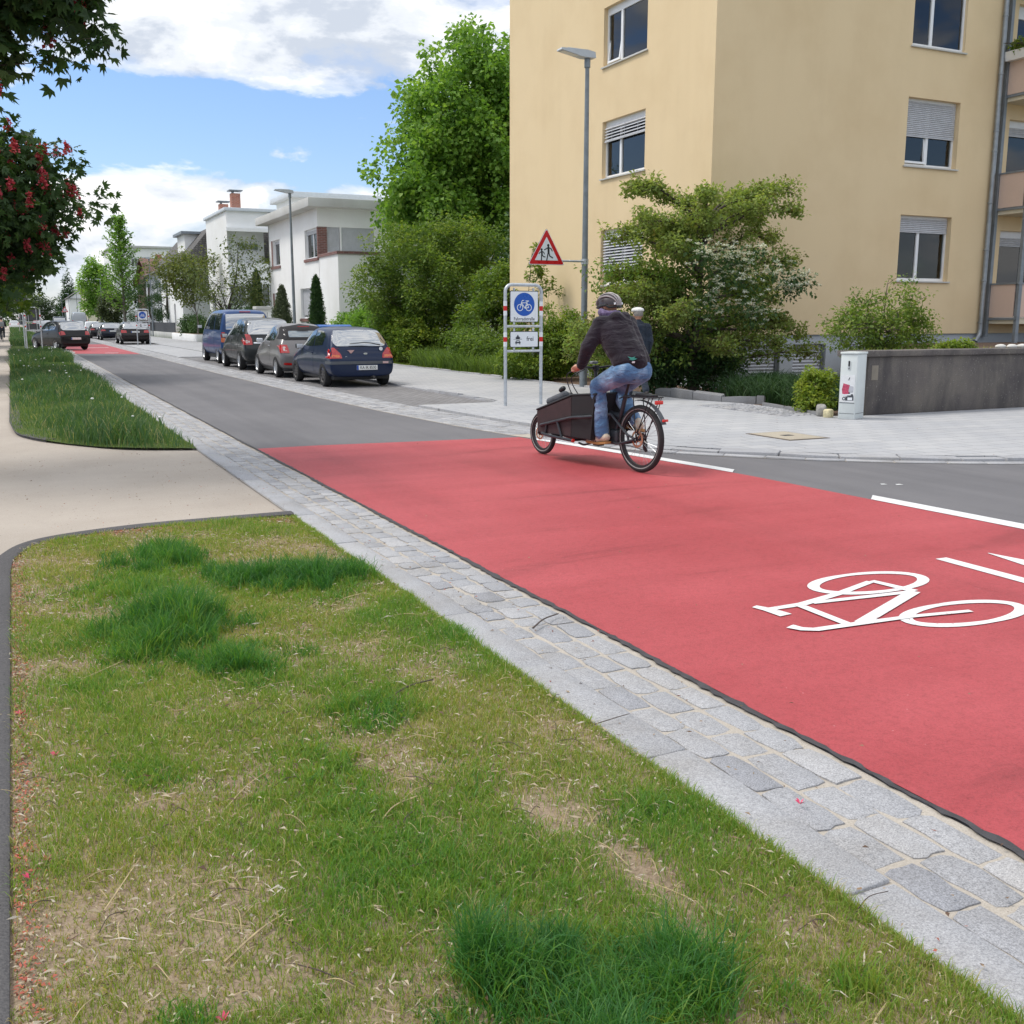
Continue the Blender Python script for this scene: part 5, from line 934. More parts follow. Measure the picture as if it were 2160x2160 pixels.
def hawthorn():
    global RNG; RNG = np.random.default_rng(77)
    T = thing('hawthorn_tree', 'wide low hawthorn with white blossom clusters before the corner of the apartment block', 'tree', (13.35, 18.6, 0)); T.scale = (1.13, .8, 1.06); r = random.Random(5); mb = MB(); C = []
    trunk = smoothpoly([(0, 0, -.02), (.03, 0, .4), (-.03, 0, .8), (.05, 0, 1.5), (.10, .05, 2.3), (.12, 0, 3.1), (.1, 0, 3.6)], 4); mb.tube(trunk, [.13*(1-.85*i/(len(trunk)-1)) for i in range(len(trunk))], 8)
    # long tiered boughs, each a spray with side twigs
    for k in range(64):
        z0 = r.uniform(.55, 3.2); a = r.uniform(0, 2*PI); 
        if k < 26: a = r.choice((0, PI))+r.gauss(0, .45)
        reach = (2.55 if math.cos(a) < 0 else 3.1)*(1-.55*max(0, (z0-1.7)/1.9)**1.5)*r.uniform(.62, 1.08); reach = reach*(1-.40*abs(math.sin(a))); rise = r.uniform(.05, .36)*reach+(.45 if z0 > 2.3 else 0)
        reach *= 1.08; s = trunk[min(len(trunk)-1, int(z0/3.6*len(trunk)))]; d = np.array([math.cos(a), math.sin(a), 0]); p = [np.array(s)+d*reach*t+np.array([0, 0, rise*(1-(1-t)**2)-.12*reach*t*t])+np.array([r.gauss(0, .06), r.gauss(0, .06), r.gauss(0, .04)]) for t in (0, .3, .6, .85, 1)]
        c = smoothpoly(p, 4); mb.tube(c, [max(.004, .038*(1-.92*i/(len(c)-1))) for i in range(len(c))], 5, cap=False)
        for i, q in enumerate(c):
            t = i/(len(c)-1)
            if t < .28: continue
            q = np.array(q); C.append(q+np.array([r.gauss(0, .04), r.gauss(0, .04), .02]))
            for _ in range(2 if t < .9 else 1):
                l = r.uniform(.10, .42)*(1.1-.5*t); b = a+r.choice((-1, 1))*r.uniform(.5, 1.2); e = q+np.array([math.cos(b)*l, math.sin(b)*l, r.uniform(-.06, .22)*1.2]); mb.tube([q, (q+e)/2+np.array([0, 0, .02]), e], [.006, .004, .003], 4, cap=False); C.append(e); C.append((q+e)/2)
    for k in range(14):                                      # long leader shoots over the top
        x = r.uniform(-2.0, 2.6); s = np.array([x*.7, r.uniform(-.5, .5), 3.0-.25*abs(x)]); e = s+np.array([r.uniform(-.25, .45), 0, r.uniform(.35, .85)]); c = smoothpoly([s, (s+e)/2+np.array([r.uniform(-.08, .08), 0, .05]), e], 5); mb.tube(c, [.008-.005*i/len(c) for i in range(len(c))], 4); C += [np.array(q) for q in c]
    mb.build('trunk', V_BARK, T, fix=False, angle=0); C = np.array(C)
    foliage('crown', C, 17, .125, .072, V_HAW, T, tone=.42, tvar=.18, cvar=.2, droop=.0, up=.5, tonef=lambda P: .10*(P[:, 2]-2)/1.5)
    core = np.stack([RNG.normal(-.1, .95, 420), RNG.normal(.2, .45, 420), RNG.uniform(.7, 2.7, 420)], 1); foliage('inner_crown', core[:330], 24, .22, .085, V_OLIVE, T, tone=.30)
    kc = np.array([(-.55, 2.75), (.05, 2.60), (.55, 2.72), (1.0, 2.45), (1.45, 2.15), (.35, 1.85), (.7, 1.62), (-.25, 2.2), (.15, 2.3), (1.75, 2.3), (-.35, 1.75)]); kk = RNG.integers(0, len(kc), 230); K = np.stack([kc[kk, 0]+RNG.normal(0, .20, 230), -1.30-RNG.random(230)*.35+.25*np.abs(kc[kk, 0]-.3), kc[kk, 1]+RNG.normal(0, .12, 230)], 1)
    foliage('flowering_spray', K, 9, .16, .085, V_DARK, T, tone=.9); umbels(F_WHITE, K[:170]+np.array([0, -.14, .09]), .066, 30, T)
hawthorn()
tree('loose_shrub', 'loose small leaved shrub growing out of the raised bed behind the retaining wall', (15.1, 15.0, .9), [(0, 0, .55, 1.15, .8, .6), (.3, 0, 1.0, .75, .6, .5), (-.7, 0, .5, .65, .6, .45), (.55, 0, .35, .9, .7, .4)], 300, 26, .17, .068, V_OLIVE, .035, .2, 60, 31, cat='shrub', thr=.36, f=2.2, tone=.55, n_tw=240, shell=.4, group='shrubs before the apartment block')
tree('dark_bush', 'dark leafy bush against the grey plinth behind the walking man', (13.1, 19.0, 0), [(0, 0, .75, .85, .6, .7), (-.5, -.1, .6, .6, .5, .55), (.7, -.3, .5, .7, .6, .5)], 300, 40, .17, .085, V_DARK, .03, .2, 24, 32, cat='shrub', thr=.36, f=2.0, tone=.62, n_tw=120, group='shrubs before the apartment block')
tree('golden_bush', 'little golden yellow bush squeezed in beside the grey utility cabinet', (12.25, 13.55, 0), [(0, 0, .42, .30, .30, .38), (-.08, -.15, .25, .28, .25, .24), (.12, .1, .6, .2, .2, .25)], 150, 34, .10, .06, V_LIME, .02, .15, 16, 33, cat='shrub', thr=.3, f=3.0, tone=.66, n_tw=50, group='shrubs before the apartment block')
def juniper():
    global RNG; RNG = np.random.default_rng(41); n = 15000; c = RNG.integers(0, 26, n); r = random.Random(3)
    cs = np.array([(r.uniform(12.75, 15.2), r.uniform(13.8, 17.4)) for _ in range(26)]); a = RNG.random(n)*2*PI; rr = RNG.random(n)**.5*.55; x = cs[c, 0]+rr*np.cos(a); y = cs[c, 1]+rr*np.sin(a); k = (x > 12.5+.10*(y-13)) & (y < 18.2); x, y = x[k], y[k]; n = len(x)
    h = .34+.44*fbm(x, y, 9, 3, 1.4); tag(blades('ground_cover', x, y, np.zeros(n), h*RNG.uniform(.6, 1.15, n), np.full(n, .016), RNG.uniform(.35, 1.1, n), np.clip(.40+RNG.normal(0, .22, n), 0, 1), V_DARK), kind='stuff')
juniper()
perennials('ground_cover', '', 12.6, 30, 13.08, 13.5, 2600, .20, .40, z=.97, w=.012, seed=8)
tree('wall_plant', 'reddish yellow cushion plant trailing over the coping near the loose shrub', (15.15, 13.2, .98), [(0, 0, .12, .45, .18, .12)], 60, 34, .08, .055, V_LIME, .01, .05, 6, 35, cat='plant', thr=.2, tone=.6, n_tw=10)
tree('wall_plant', 'light green cushion plant on the coping below the balconies', (18.4, 13.2, .98), [(0, 0, .12, .6, .18, .12)], 60, 34, .08, .055, V_LIME, .01, .05, 6, 36, cat='plant', thr=.2, tone=.45, n_tw=10)
tree('balcony_plant', 'trailing green balcony plant growing in the white flower box', (23.7, 19.3, 8.3), [(0, 0, .15, .15, .40, .16), (-.15, -.2, -.15, .08, .15, .25)], 50, 22, .10, .07, V_LIME, .01, .05, 10, 37, cat='plant', thr=.2, tone=.45, n_tw=20)
r_ = random.Random(2)
for i, x in enumerate((16.1, 16.35, 16.6, 16.95, 17.3, 17.45)):
    bm = bmesh.new(); bmesh.ops.create_icosphere(bm, subdivisions=2, radius=.08)
    for v in bm.verts: v.co = Vector((v.co.x*r_.uniform(1.3, 1.5), v.co.y, v.co.z*.6))*r_.uniform(.94, 1.06)
    m = MB(); m.bm(bm, 0, True); bm.free(); o = m.build('white_stone', pbr('pale_stone', (.62, .60, .56), .8, .1, 12), angle=0); o.location = (x, 12.98+r_.uniform(0, .1), 1.14-.02); tag(o, 'white rounded stone lying in the row of pale stones on the wall coping', 'stone', 'white stones on the wall coping')
# ---- front gardens further down the street
def thuja(name, label, x, y, h, r, mat, tone, seed, weep=False):
    global RNG; RNG = np.random.default_rng(seed); T = thing(name, label, 'conifer', (x, y, 0)); n = 420; z = RNG.random(n)**.8; a = RNG.random(n)*2*PI; rr = r*(1-z)**.75*(.55+.45*RNG.random(n)); C = np.stack([rr*np.cos(a), rr*np.sin(a), .1+z*(h-.15)], 1)
    m = MB(); m.tube([(0, 0, 0), (0, 0, h*.9)], [.07, .01], 6); m.build('trunk', V_BARK, T); foliage('crown', C, 34, (.14, .14, .26), .11, mat, T, tone=tone, asp=.35, droop=1.4 if weep else -.9, up=.2); return T
thuja('thuja_column', 'slim dark green columnar thuja before the white cubic house', 12.95, 48.0, 3.45, .52, V_DARK, .55, 51)
thuja('weeping_conifer', 'grey green weeping conifer before the small window of the cubic house', 13.05, 55.3, 3.3, .85, V_GREYG, .4, 52, True)
thuja('dark_conifer', 'dark narrow conifer in the gap between the two white houses', 13.6, 64.0, 4.4, .7, V_DARK, .35, 53)
tree('clipped_bush', 'large dark green clipped bush behind the roof of the blue van', (13.3, 67.5, 0), [(0, 0, 1.3, 1.4, 2.6, 1.2)], 240, 40, .3, .14, V_DARK, .06, .4, 10, 54, cat='shrub', thr=.3, tone=.6, n_tw=10)
tree('sparse_tree', 'open dark limbed tree with thin foliage before the corner balcony house', (11.75, 62.5, 0), [(1.7, 0, 4.4, 1.4, 1.4, .9), (-1.1, 0, 4.3, 1.6, 1.4, 1.1), (.3, 0, 5.6, 1.1, 1.1, .8), (1.2, 0, 5.9, .8, .7, .5), (-.3, 0, 3.2, 2.2, 1.5, .7), (1.9, 0, 2.6, 1.2, 1.0, .6)], 300, 9, .40, .17, V_PALE, .13, 2.2, 30, 55, thr=.40, f=1.1, tone=.3, n_tw=300, bark=pbr('dark_bark', (.035, .027, .024), .9, .3))
tree('sparse_tree', 'yellowish young street tree with a thin pale trunk left of the open dark limbed tree', (12.1, 78, 0), [(-.6, 0, 5.0, 1.8, 1.8, 1.3), (-1.6, 0, 5.2, 1.7, 1.5, 1.0), (-.2, 0, 3.8, 1.7, 1.5, 1.1), (.7, 0, 5.8, 1.0, 1.0, .8)], 300, 17, .46, .20, V_PALE, .07, 2.6, 20, 56, thr=.38, f=.9, tone=.62, n_tw=160, bark=V_BARKG)
tree('garden_bush', 'round mid green bush at the end of the white planter', (12.9, 84, 0), [(0, 0, 1.0, 1.0, 2.2, .95), (0, -3.0, .8, .9, 1.6, .75)], 260, 36, .3, .15, V_DARK, .05, .4, 10, 57, cat='shrub', thr=.3, tone=.75, n_tw=10)
tree('garden_bush', 'cream flowered bush beside the thin trunk of the young street tree', (13.0, 73.5, 0), [(0, 0, 1.25, .8, 1.1, 1.05)], 140, 34, .28, .14, V_PALE, .05, .4, 10, 58, cat='shrub', thr=.3, tone=.5, n_tw=10, blossoms=lambda T, C: umbels(F_WHITE, C[RNG.random(len(C)) < .6], .12, 14, T))
def topiary(x, y, label, seed, balls):
    global RNG; RNG = np.random.default_rng(seed); T = thing('topiary_pine', label, 'conifer', (x, y, 0), 0, 'cloud pruned pines'); m = MB(); m.tube(smoothpoly([(0, 0, 0), (.2, 0, 1.2), (-.1, 0, 2.4), (0, 0, max(b[2] for b in balls))], 5), .09, 6)
    for b in balls: m.tube([(0, 0, max(.5, b[2]-.6)), b[:3]], [.05, .03], 5)
    m.build('trunk', V_BARK, T); C = np.concatenate([np.array(b[:3])+unit(46)*np.array([b[3], b[3], b[3]*.62])*(RNG.random(46)**.25)[:, None] for b in balls]); foliage('crown', C, 30, .22, .15, V_DARK, T, tone=.42, asp=.3, droop=-.6, up=.3)
topiary(13.0, 99, 'dark cloud pruned pine nearest the slit windowed house', 61, [(0, 0, 4.3, 1.0), (-1.2, 0, 3.3, .9), (1.0, .2, 3.2, .85), (-.4, 0, 2.2, .9), (1.5, 0, 1.9, .7)]); topiary(12.6, 109, 'dark cloud pruned pine behind the far street sign', 62, [(0, 0, 5.0, 1.1), (-1.3, 0, 4.0, 1.0), (1.2, 0, 3.7, 1.0), (-.5, 0, 2.8, 1.0), (.9, 0, 2.0, .9), (-1.4, 0, 1.8, .9)])
def ginkgo():
    global RNG; RNG = np.random.default_rng(71); T = thing('ginkgo_tree', 'tall spiky fresh green ginkgo with upswept branches far down the street', 'tree', (12.3, 132, 0)); r = random.Random(71); m = MB(); m.tube([(0, 0, 0), (0, 0, 7), (.1, 0, 14)], [.2, .12, .02], 7); C = []
    for k in range(74):
        z = 2.2+11.0*(k/74); l = (3.4*(1-(z-2.2)/12.6)**.9+.25)*r.uniform(.75, 1.2); a = k*2.4+r.uniform(-.3, .3); e = np.array([math.cos(a)*l*.86, math.sin(a)*l*.86, z+l*.62]); s = np.array([0, 0, z]); m.tube([s, (s+e)/2, e], [.05, .03, .01], 4, cap=False)
        for i in range(9): C.append(s+(e-s)*(.18+.82*i/8)+np.array([r.gauss(0, .07), r.gauss(0, .07), r.gauss(0, .07)]))
    m.build('trunk', V_BARKG, T); foliage('crown', np.array(C), 9, .22, .24, V_FRESH, T, tone=.36, asp=.9, droop=0)
ginkgo()
tree('street_tree', 'light green rounded street tree beyond the grey van', (12.0, 172, 0), [(0, 0, 6.6, 2.5, 2.4, 3.4), (0, 0, 9.2, 1.4, 1.4, 1.8), (0, 0, 3.6, 2.2, 2.0, 1.3)], 300, 30, .6, .34, V_FRESH, .18, 2.2, 10, 72, thr=.36, tone=.5, n_tw=0)
tree('street_tree', 'grey green willow like tree behind the grey van', (12.2, 150, 0), [(.2, 0, 3.2, 1.7, 2.4, 2.2)], 160, 30, .5, .3, V_GREYG, .15, 1.0, 8, 73, thr=.3, tone=.4, n_tw=0)
far = [(14.2, 300, 14.5, 3.0, 'tall dark spruce on the skyline at the end of the street', V_DARK, .3), (9.0, 330, 9.0, 5, 'broad olive tree crown at the end of the street', V_FAR, .45), (18, 320, 10.5, 4.5, 'bright green tree beside the skyline spruce', V_FRESH, .3), (3.0, 380, 9, 6, 'green tree closing the view of the road', V_FAR, .7), (-6, 300, 10, 7, 'dark tree mass behind the chestnut row', V_DARK, .7), (24, 240, 11, 4, 'dark green tree behind the farthest houses', V_FAR, .2)]
for k, (x, y, h, r, lab, mat, tn) in enumerate(far):
    el = [(0, 0, h*.5, r, r, h*.5)] if k != 0 else [(0, 0, h*.2, r, r, h*.2), (0, 0, h*.45, r*.75, r*.7, h*.25), (0, 0, h*.75, r*.4, r*.4, h*.25)]
    tree('background_tree', lab, (x, y, 0), el, 200, 24, .9, .55, mat, .25, 1.5, 6, 80+k, thr=.32, tone=tn, n_tw=0, group='trees at the end of the street')
# ================================================================== STREET FURNITURE
S_GALV = pbr('galvanised', (0.50, 0.53, 0.56), 0.42, 0.14, 14, metal=0.55); S_POLE = pbr('lamp_pole', (0.20, 0.225, 0.245), 0.5, 0.18, 7, metal=0.35); S_WHITE = pbr('sign_white', (0.74, 0.77, 0.80), 0.3, 0.03); S_BLUE = pbr('sign_blue', (0.008, 0.085, 0.42), 0.3, 0.04)
S_RED = pbr('sign_red', (0.55, 0.012, 0.016), 0.3, 0.05); S_BLACK = pbr('sign_black', (0.012, 0.013, 0.016), 0.45, 0.1); S_BACK = pbr('sign_back', (0.055, 0.06, 0.07), 0.55, 0.2, 9); S_INK = pbr('sign_ink', (0.02, 0.025, 0.04), 0.4, 0.1)
def lamp(label, x, y, h=7.35):
    T = thing('street_lamp', label, 'lamp', (x, y, 0), 0, 'street lamps on the right pavement')
    m = MB(); m.lathe([(0.0, 0), (.092, 0), (.092, 1.05), (.075, 1.12), (.072, 2.6), (.060, 4.4), (.046, h-.1), (0, h-.1)], 14); m.build('pole', S_POLE, T)
    m = MB(); m.lathe([(.0, h-.22), (.068, h-.22), (.068, h-.02), (0, h-.02)], 12); m.xf(Matrix.Identity(4)); m.build('collar', S_POLE, T)
    m = MB(); p = [(.16, h-.02), (.14, h+.10), (-.05, h+.13), (-.70, h+.115), (-.72, h+.075), (-.12, h-.03)]
    m.prism(p, -.115, .115, 'y'); m.bevbox(-.55, -.12, -.10, .10, h+.115, h+.135, .008); hd = m.build('lamp_head', pbr('lamp_grey', (.46, .49, .52), .4, .06), T)
    m = MB(); m.add([(-.66, -.09, h+.060), (-.30, -.09, h-.002), (-.30, .09, h-.002), (-.66, .09, h+.060)], [(0, 1, 2, 3)]); m.build('lamp_lens', pbr('lamp_lens', (.62, .63, .60), .2, .05), hd)
    m = MB(); m.box(-.094, -.09, -.04, .04, .45, .85); m.build('service_door', S_POLE, T); return T
L0 = lamp('nearest street lamp, carrying the warning triangle on an arm before the yellow wall', 12.06, 21.18)
for (y, x, t) in ((48.7, 12.06, 'street lamp before the white cubic house'), (106, 12.4, 'street lamp rising behind the far bicycle street sign'), (134, 12.4, 'street lamp in front of the tall ginkgo'), (165, 12.3, 'street lamp beyond the ginkgo, before the rounded street tree'), (196, 12.2, 'distant street lamp to the left of the grey van, nearest of the farthest four'), (226, 12.2, 'distant street lamp left of the grey van, second of the farthest four'), (258, 12.2, 'distant street lamp left of the grey van, third of the farthest four'), (292, 12.2, 'distant street lamp left of the grey van, last of the farthest four')):
    copy_tree(L0, loc=(x, y, 0), label=t)
# stickers on the nearest lamp
for (z, a, s, c) in ((1.62, -.9, .045, S_WHITE), (2.42, -1.0, .05, S_BACK), (2.55, -1.2, .03, S_WHITE)):
    m = MB(); n = 6; r = .0745 if z < 2.6 else .07; m.add([(r*math.cos(PI+a+.3+(i/n-.5)*.9), r*math.sin(PI+a+.3+(i/n-.5)*.9), z+dz*s) for dz in (-1, 1) for i in range(n+1)], [(i, i+1, n+2+i, n+1+i) for i in range(n)], 0, True); m.build('sticker', c, L0, fix=False)
def bars2(mb, segs, th=.0016, y=0.0, mi=0):
    """flat strokes in the x-z plane, rounded ends: (pts, width)"""
    for pts, w in segs:
        for (a, b) in zip(pts, pts[1:]):
            d = Vector((b[0]-a[0], b[1]-a[1])); d = d.normalized() if d.length > 1e-9 else Vector((1, 0)); n = Vector((-d.y, d.x))*w/2; A = math.atan2(d.y, d.x); poly = []
            for k in range(7): t = A-PI/2+PI*k/6; poly.append((b[0]+math.cos(t)*w/2, b[1]+math.sin(t)*w/2))
            for k in range(7): t = A+PI/2+PI*k/6; poly.append((a[0]+math.cos(t)*w/2, a[1]+math.sin(t)*w/2))
            mb.prism(poly, y, y-th, 'y', mi); y -= 0.00004
def disc2(mb, cx, cz, r, y0, y1, n=40, mi=0, r2=None): mb.prism([(cx+r*math.cos(2*PI*k/n), cz+(r2 or r)*math.sin(2*PI*k/n)) for k in range(n)], y0, y1, 'y', mi)
def roundrect(x0, x1, z0, z1, r, n=5):
    o = []
    for (cx, cz, a0) in ((x1-r, z1-r, 0), (x0+r, z1-r, PI/2), (x0+r, z0+r, PI), (x1-r, z0+r, 1.5*PI)): o += [(cx+r*math.cos(a0+PI/2*k/n), cz+r*math.sin(a0+PI/2*k/n)) for k in range(n+1)]
    return o
def arc(cx, cz, r, a0=0, a1=2*PI, n=22): return [(cx+r*math.cos(a0+(a1-a0)*k/n), cz+r*math.sin(a0+(a1-a0)*k/n)) for k in range(n+1)]
def bike_sign(label, x, y, rz=0, text=True, name='signpost', grp='bicycle street sign frames'):
    """frame of bent tube with two panels; local x across, front towards -y"""
    T = thing(name, label, 'sign', (x, y, 0), rz, grp); W = .73; r = .031
    pts = [(0, 0, 0), (0, 0, 2.09)] + [(.13-.13*math.cos(PI/2*k/6), 0, 2.09+.13*math.sin(PI/2*k/6)) for k in range(1, 7)] + [(W-.13+.13*math.sin(PI/2*k/6), 0, 2.09+.13*math.cos(PI/2*k/6)) for k in range(0, 7)] + [(W, 0, 0)]
    m = MB(); m.tube(pts, r, 12); m.bar((0, 0, 1.48), (W, 0, 1.48), .022, 10); m.bar((0, 0, 1.035), (W, 0, 1.035), .022, 10); fr = m.build('frame', S_GALV, T)
    for px in (0, W):
        m = MB(); m.lathe([(r, 0), (.075, 0), (.075, .012), (r, .012)], 14, c=(px, 0, 0)); m.build('foot', S_GALV, fr)
        for zc in (1.80, 1.245):
            for dz, mt, nm in ((.085, S_WHITE, 'reflective_band'), (0, S_RED, 'red_band'), (-.085, S_WHITE, 'reflective_band')):
                m = MB(); m.lathe([(r, zc+dz-.0425), (r+.002, zc+dz-.0425), (r+.002, zc+dz+.0425), (r, zc+dz+.0425)], 14, c=(px, 0, 0)); m.build(nm, mt, fr)
    cx = W/2
    def panel(x0, x1, z0, z1):
        m = MB(); m.prism(roundrect(x0, x1, z0, z1, .03), -.030, -.026, 'y'); p = m.build('sign_panel', S_BACK, T); m = MB(); m.prism(roundrect(x0+.004, x1-.004, z0+.004, z1-.004, .027), -.0305, -.0335, 'y'); m.build('sign_border', S_INK, p); m = MB(); m.prism(roundrect(x0+.013, x1-.013, z0+.013, z1-.013, .02), -.034, -.037, 'y'); m.build('sign_face', S_WHITE, p)
        m = MB(); m.box(x0+.08, x0+.11, -.026, .0, z0-.04, z1+.05); m.box(x1-.11, x1-.08, -.026, .0, z0-.04, z1+.05); m.build('bracket', S_GALV, p); return p
    p1 = panel(.075, .655, 1.552, 2.114); p2 = panel(.075, .655, 1.10, 1.392); f = -.0372
    m = MB(); disc2(m, cx, 1.872, .208, f, f-.002); m.build('blue_disc', S_BLUE, p1)
    s = 1.0; bz = 1.815; m = MB(); lw = .0125
    L = [(arc(cx-.087, bz, .056), lw), (arc(cx+.087, bz, .056), lw), ([(cx-.087, bz), (cx-.052, bz+.105)], lw), ([(cx-.052, bz+.105), (cx-.045, bz+.125), (cx-.012, bz+.128)], lw), ([(cx-.060, bz+.085), (cx+.052, bz+.085)], lw), ([(cx-.060, bz+.085), (cx+.012, bz-.012)], lw), ([(cx+.012, bz-.012), (cx+.058, bz+.112)], lw), ([(cx+.087, bz), (cx+.052, bz+.085)], lw), ([(cx+.087, bz), (cx+.012, bz-.012)], lw), ([(cx+.030, bz+.117), (cx+.085, bz+.117)], lw*1.3)]
    bars2(m, L, y=f-.0022); m.build('bicycle_symbol', S_WHITE, p1, fix=False)
    text_mesh('Fahrradstraße', .084, S_INK, p1, 'lettering', (cx, f-.0005, 1.610), (PI/2, 0, 0), .0008, sx=.90)
    k = .245; m = MB(); lx = .235
    bars2(m, [([(lx-.085, 1.247), (lx+.085, 1.247)], .005)], y=f)
    # motorcycle seen from the front above the line, car below it
    bars2(m, [([(lx, 1.318), (lx, 1.300)], .022), ([(lx-.030, 1.285), (lx, 1.300), (lx+.030, 1.285)], .014), ([(lx-.040, 1.270), (lx+.040, 1.270)], .016), (arc(lx-.024, 1.266, .010, n=8), .012), (arc(lx+.024, 1.266, .010, n=8), .012), ([(lx, 1.29), (lx, 1.262)], .026)], y=f-.002)
    bars2(m, [([(lx-.028, 1.222), (lx+.028, 1.222)], .010), ([(lx-.030, 1.220), (lx-.042, 1.196)], .010), ([(lx+.030, 1.220), (lx+.042, 1.196)], .010), ([(lx-.044, 1.188), (lx+.044, 1.188)], .022), ([(lx-.038, 1.178), (lx-.038, 1.162)], .014), ([(lx+.038, 1.178), (lx+.038, 1.162)], .014)], y=f-.004)
    m.build('vehicle_symbols', S_INK, p2, fix=False); text_mesh('frei', .115, S_INK, p2, 'lettering', (.485, f-.0005, 1.252), (PI/2, 0, 0), .0008, sx=.95); return T
SG = bike_sign('bicycle street sign frame with red and white banded posts standing on the near pavement', 8.07, 17.05)
copy_tree(SG, loc=(6.95, 67.6, 0), rz=0, label='small looking distant bicycle street sign before the rear of the dark estate car')
copy_tree(SG, loc=(1.40, 60.0, 0), rz=PI, label='bicycle street sign frame seen from its dark back beside the black hatchback')
copy_tree(SG, loc=(1.55, 128.0, 0), rz=PI, label='tiny distant sign frame seen from behind beyond the far planting island')
def triangle_sign(label, loc, rz, arm=None, pole=None):
    T = thing('warning_sign', label, 'sign', loc, rz, 'triangular warning signs'); s = .45; h = s*math.sqrt(3)
    def tri(k, r): 
        c = [(-s*k, -h/3*k), (s*k, -h/3*k), (0, h*2/3*k)]; o = []
        for i, p in enumerate(c):
            d = Vector(p).normalized(); a0 = math.atan2(d.y, d.x); q = (p[0]-d.x*2*r, p[1]-d.y*2*r)
            for t in range(-3, 4): o.append((q[0]+r*math.cos(a0+t*PI/3/3), q[1]+r*math.sin(a0+t*PI/3/3)))
        return o
    m = MB(); m.prism(tri(1.04, .03), -.032, -.026, 'y'); b = m.build('sign_plate', S_BACK, T); m = MB(); m.prism(tri(1.03, .03), -.0325, -.0345, 'y'); m.build('sign_edge', S_WHITE, b); m = MB(); m.prism(tri(.985, .026), -.035, -.037, 'y'); m.build('red_border', S_RED, b); m = MB(); m.prism(tri(.66, .004), -.0375, -.0395, 'y'); m.build('sign_face', S_WHITE, b)
    m = MB(); f = -.0398; A = lambda *p: [(x-.0, z-.0) for x, z in p]
    disc2(m, .040, .158, .030, f, f-.0015, 18); disc2(m, -.128, .062, .027, f, f-.0015, 18)
    bars2(m, [(A((.045, .112), (.050, .000)), .050), (A((.035, .108), (-.005, .085), (-.055, .060)), .024), (A((.055, .108), (.112, .085), (.142, .038)), .024), (A((.040, .0), (.022, -.085), (.004, -.172)), .028), (A((.055, .0), (.080, -.075), (.152, -.112)), .028), (A((-.122, .020), (-.118, -.055)), .042), (A((-.128, .018), (-.168, -.002), (-.192, -.030)), .020), (A((-.112, .020), (-.070, .0), (-.058, -.035)), .020), (A((-.128, -.06), (-.132, -.165)), .026), (A((-.110, -.06), (-.075, -.092), (-.040, -.098)), .024)], y=f-.0005)
    m.build('children_symbol', S_BLACK, b, fix=False)
    if arm: m = MB(); m.bar((.05, .0, -.17), (arm, .0, -.17), .024, 10); m.bar((.0, .0, -.26), (.0, .0, .3), .02, 8); m.build('arm', S_GALV, T); m = MB(); m.lathe([(.078, -.23), (.086, -.23), (.086, -.11), (.078, -.11)], 14, c=(arm+.075, .08, 0)); m.build('clamp', S_GALV, T)
    if pole: m = MB(); m.bar((0, 0, -pole), (0, 0, .45), .03, 10); m.build('pole', S_GALV, T)
    return T
triangle_sign('red bordered warning triangle with two running children on an arm of the lamp', (11.0, 21.10, 3.085), 0, arm=.985)
triangle_sign('dark back of a triangular sign above the frame seen from behind', (.62, 63.5, 2.75), PI, pole=2.75)
triangle_sign('tiny distant warning triangle above the dark van', (7.0, 160, 2.9), 0, pole=2.9)
# utility cabinet
T = thing('utility_cabinet', 'slim pale grey utility cabinet with a torn red and white poster', 'cabinet', (11.876, 12.221, PAV_Z), R(24)); G_ = pbr('cabinet_grey', (.60, .635, .625), .5, .05, 5); m = MB(); m.bevbox(0, .37, 0, .27, 0, 1.02, .008); m.build('cabinet_body', G_, T); m = MB(); m.bevbox(-.012, .382, -.012, .282, 1.022, 1.055, .008); m.build('lid', G_, T)
m = MB(); m.box(-.004, .0, .012, .258, .255, .262); m.box(-.003, .0, .012, .258, .088, .094); m.box(.02, .35, -.003, .0, .088, .094); m.build('panel_gap', S_BACK, T)
m = MB(); m.prism([(.128+.024*math.cos(a), (.90 if math.sin(a) > 0 else .80)+.024*math.sin(a)) for a in [2*PI*k/24 for k in range(24)]], -.006, -.001, 'x'); h_ = m.build('handle_plate', G_, T); m = MB(); m.prism([(.130+.014*math.cos(a), (.905 if math.sin(a) > 0 else .80)+.014*math.sin(a)) for a in [2*PI*k/24 for k in range(24)]], -.009, -.0062, 'x'); m.box(-.011, -.0092, .120, .140, .80, .835, 1); m.build('handle', [S_BLACK, S_GALV], h_)
m = MB(); m.box(-.004, -.0005, .022, .250, .27, .70); p_ = m.build('poster', pbr('poster_white', (.70, .71, .72), .6, .06, 30), T)
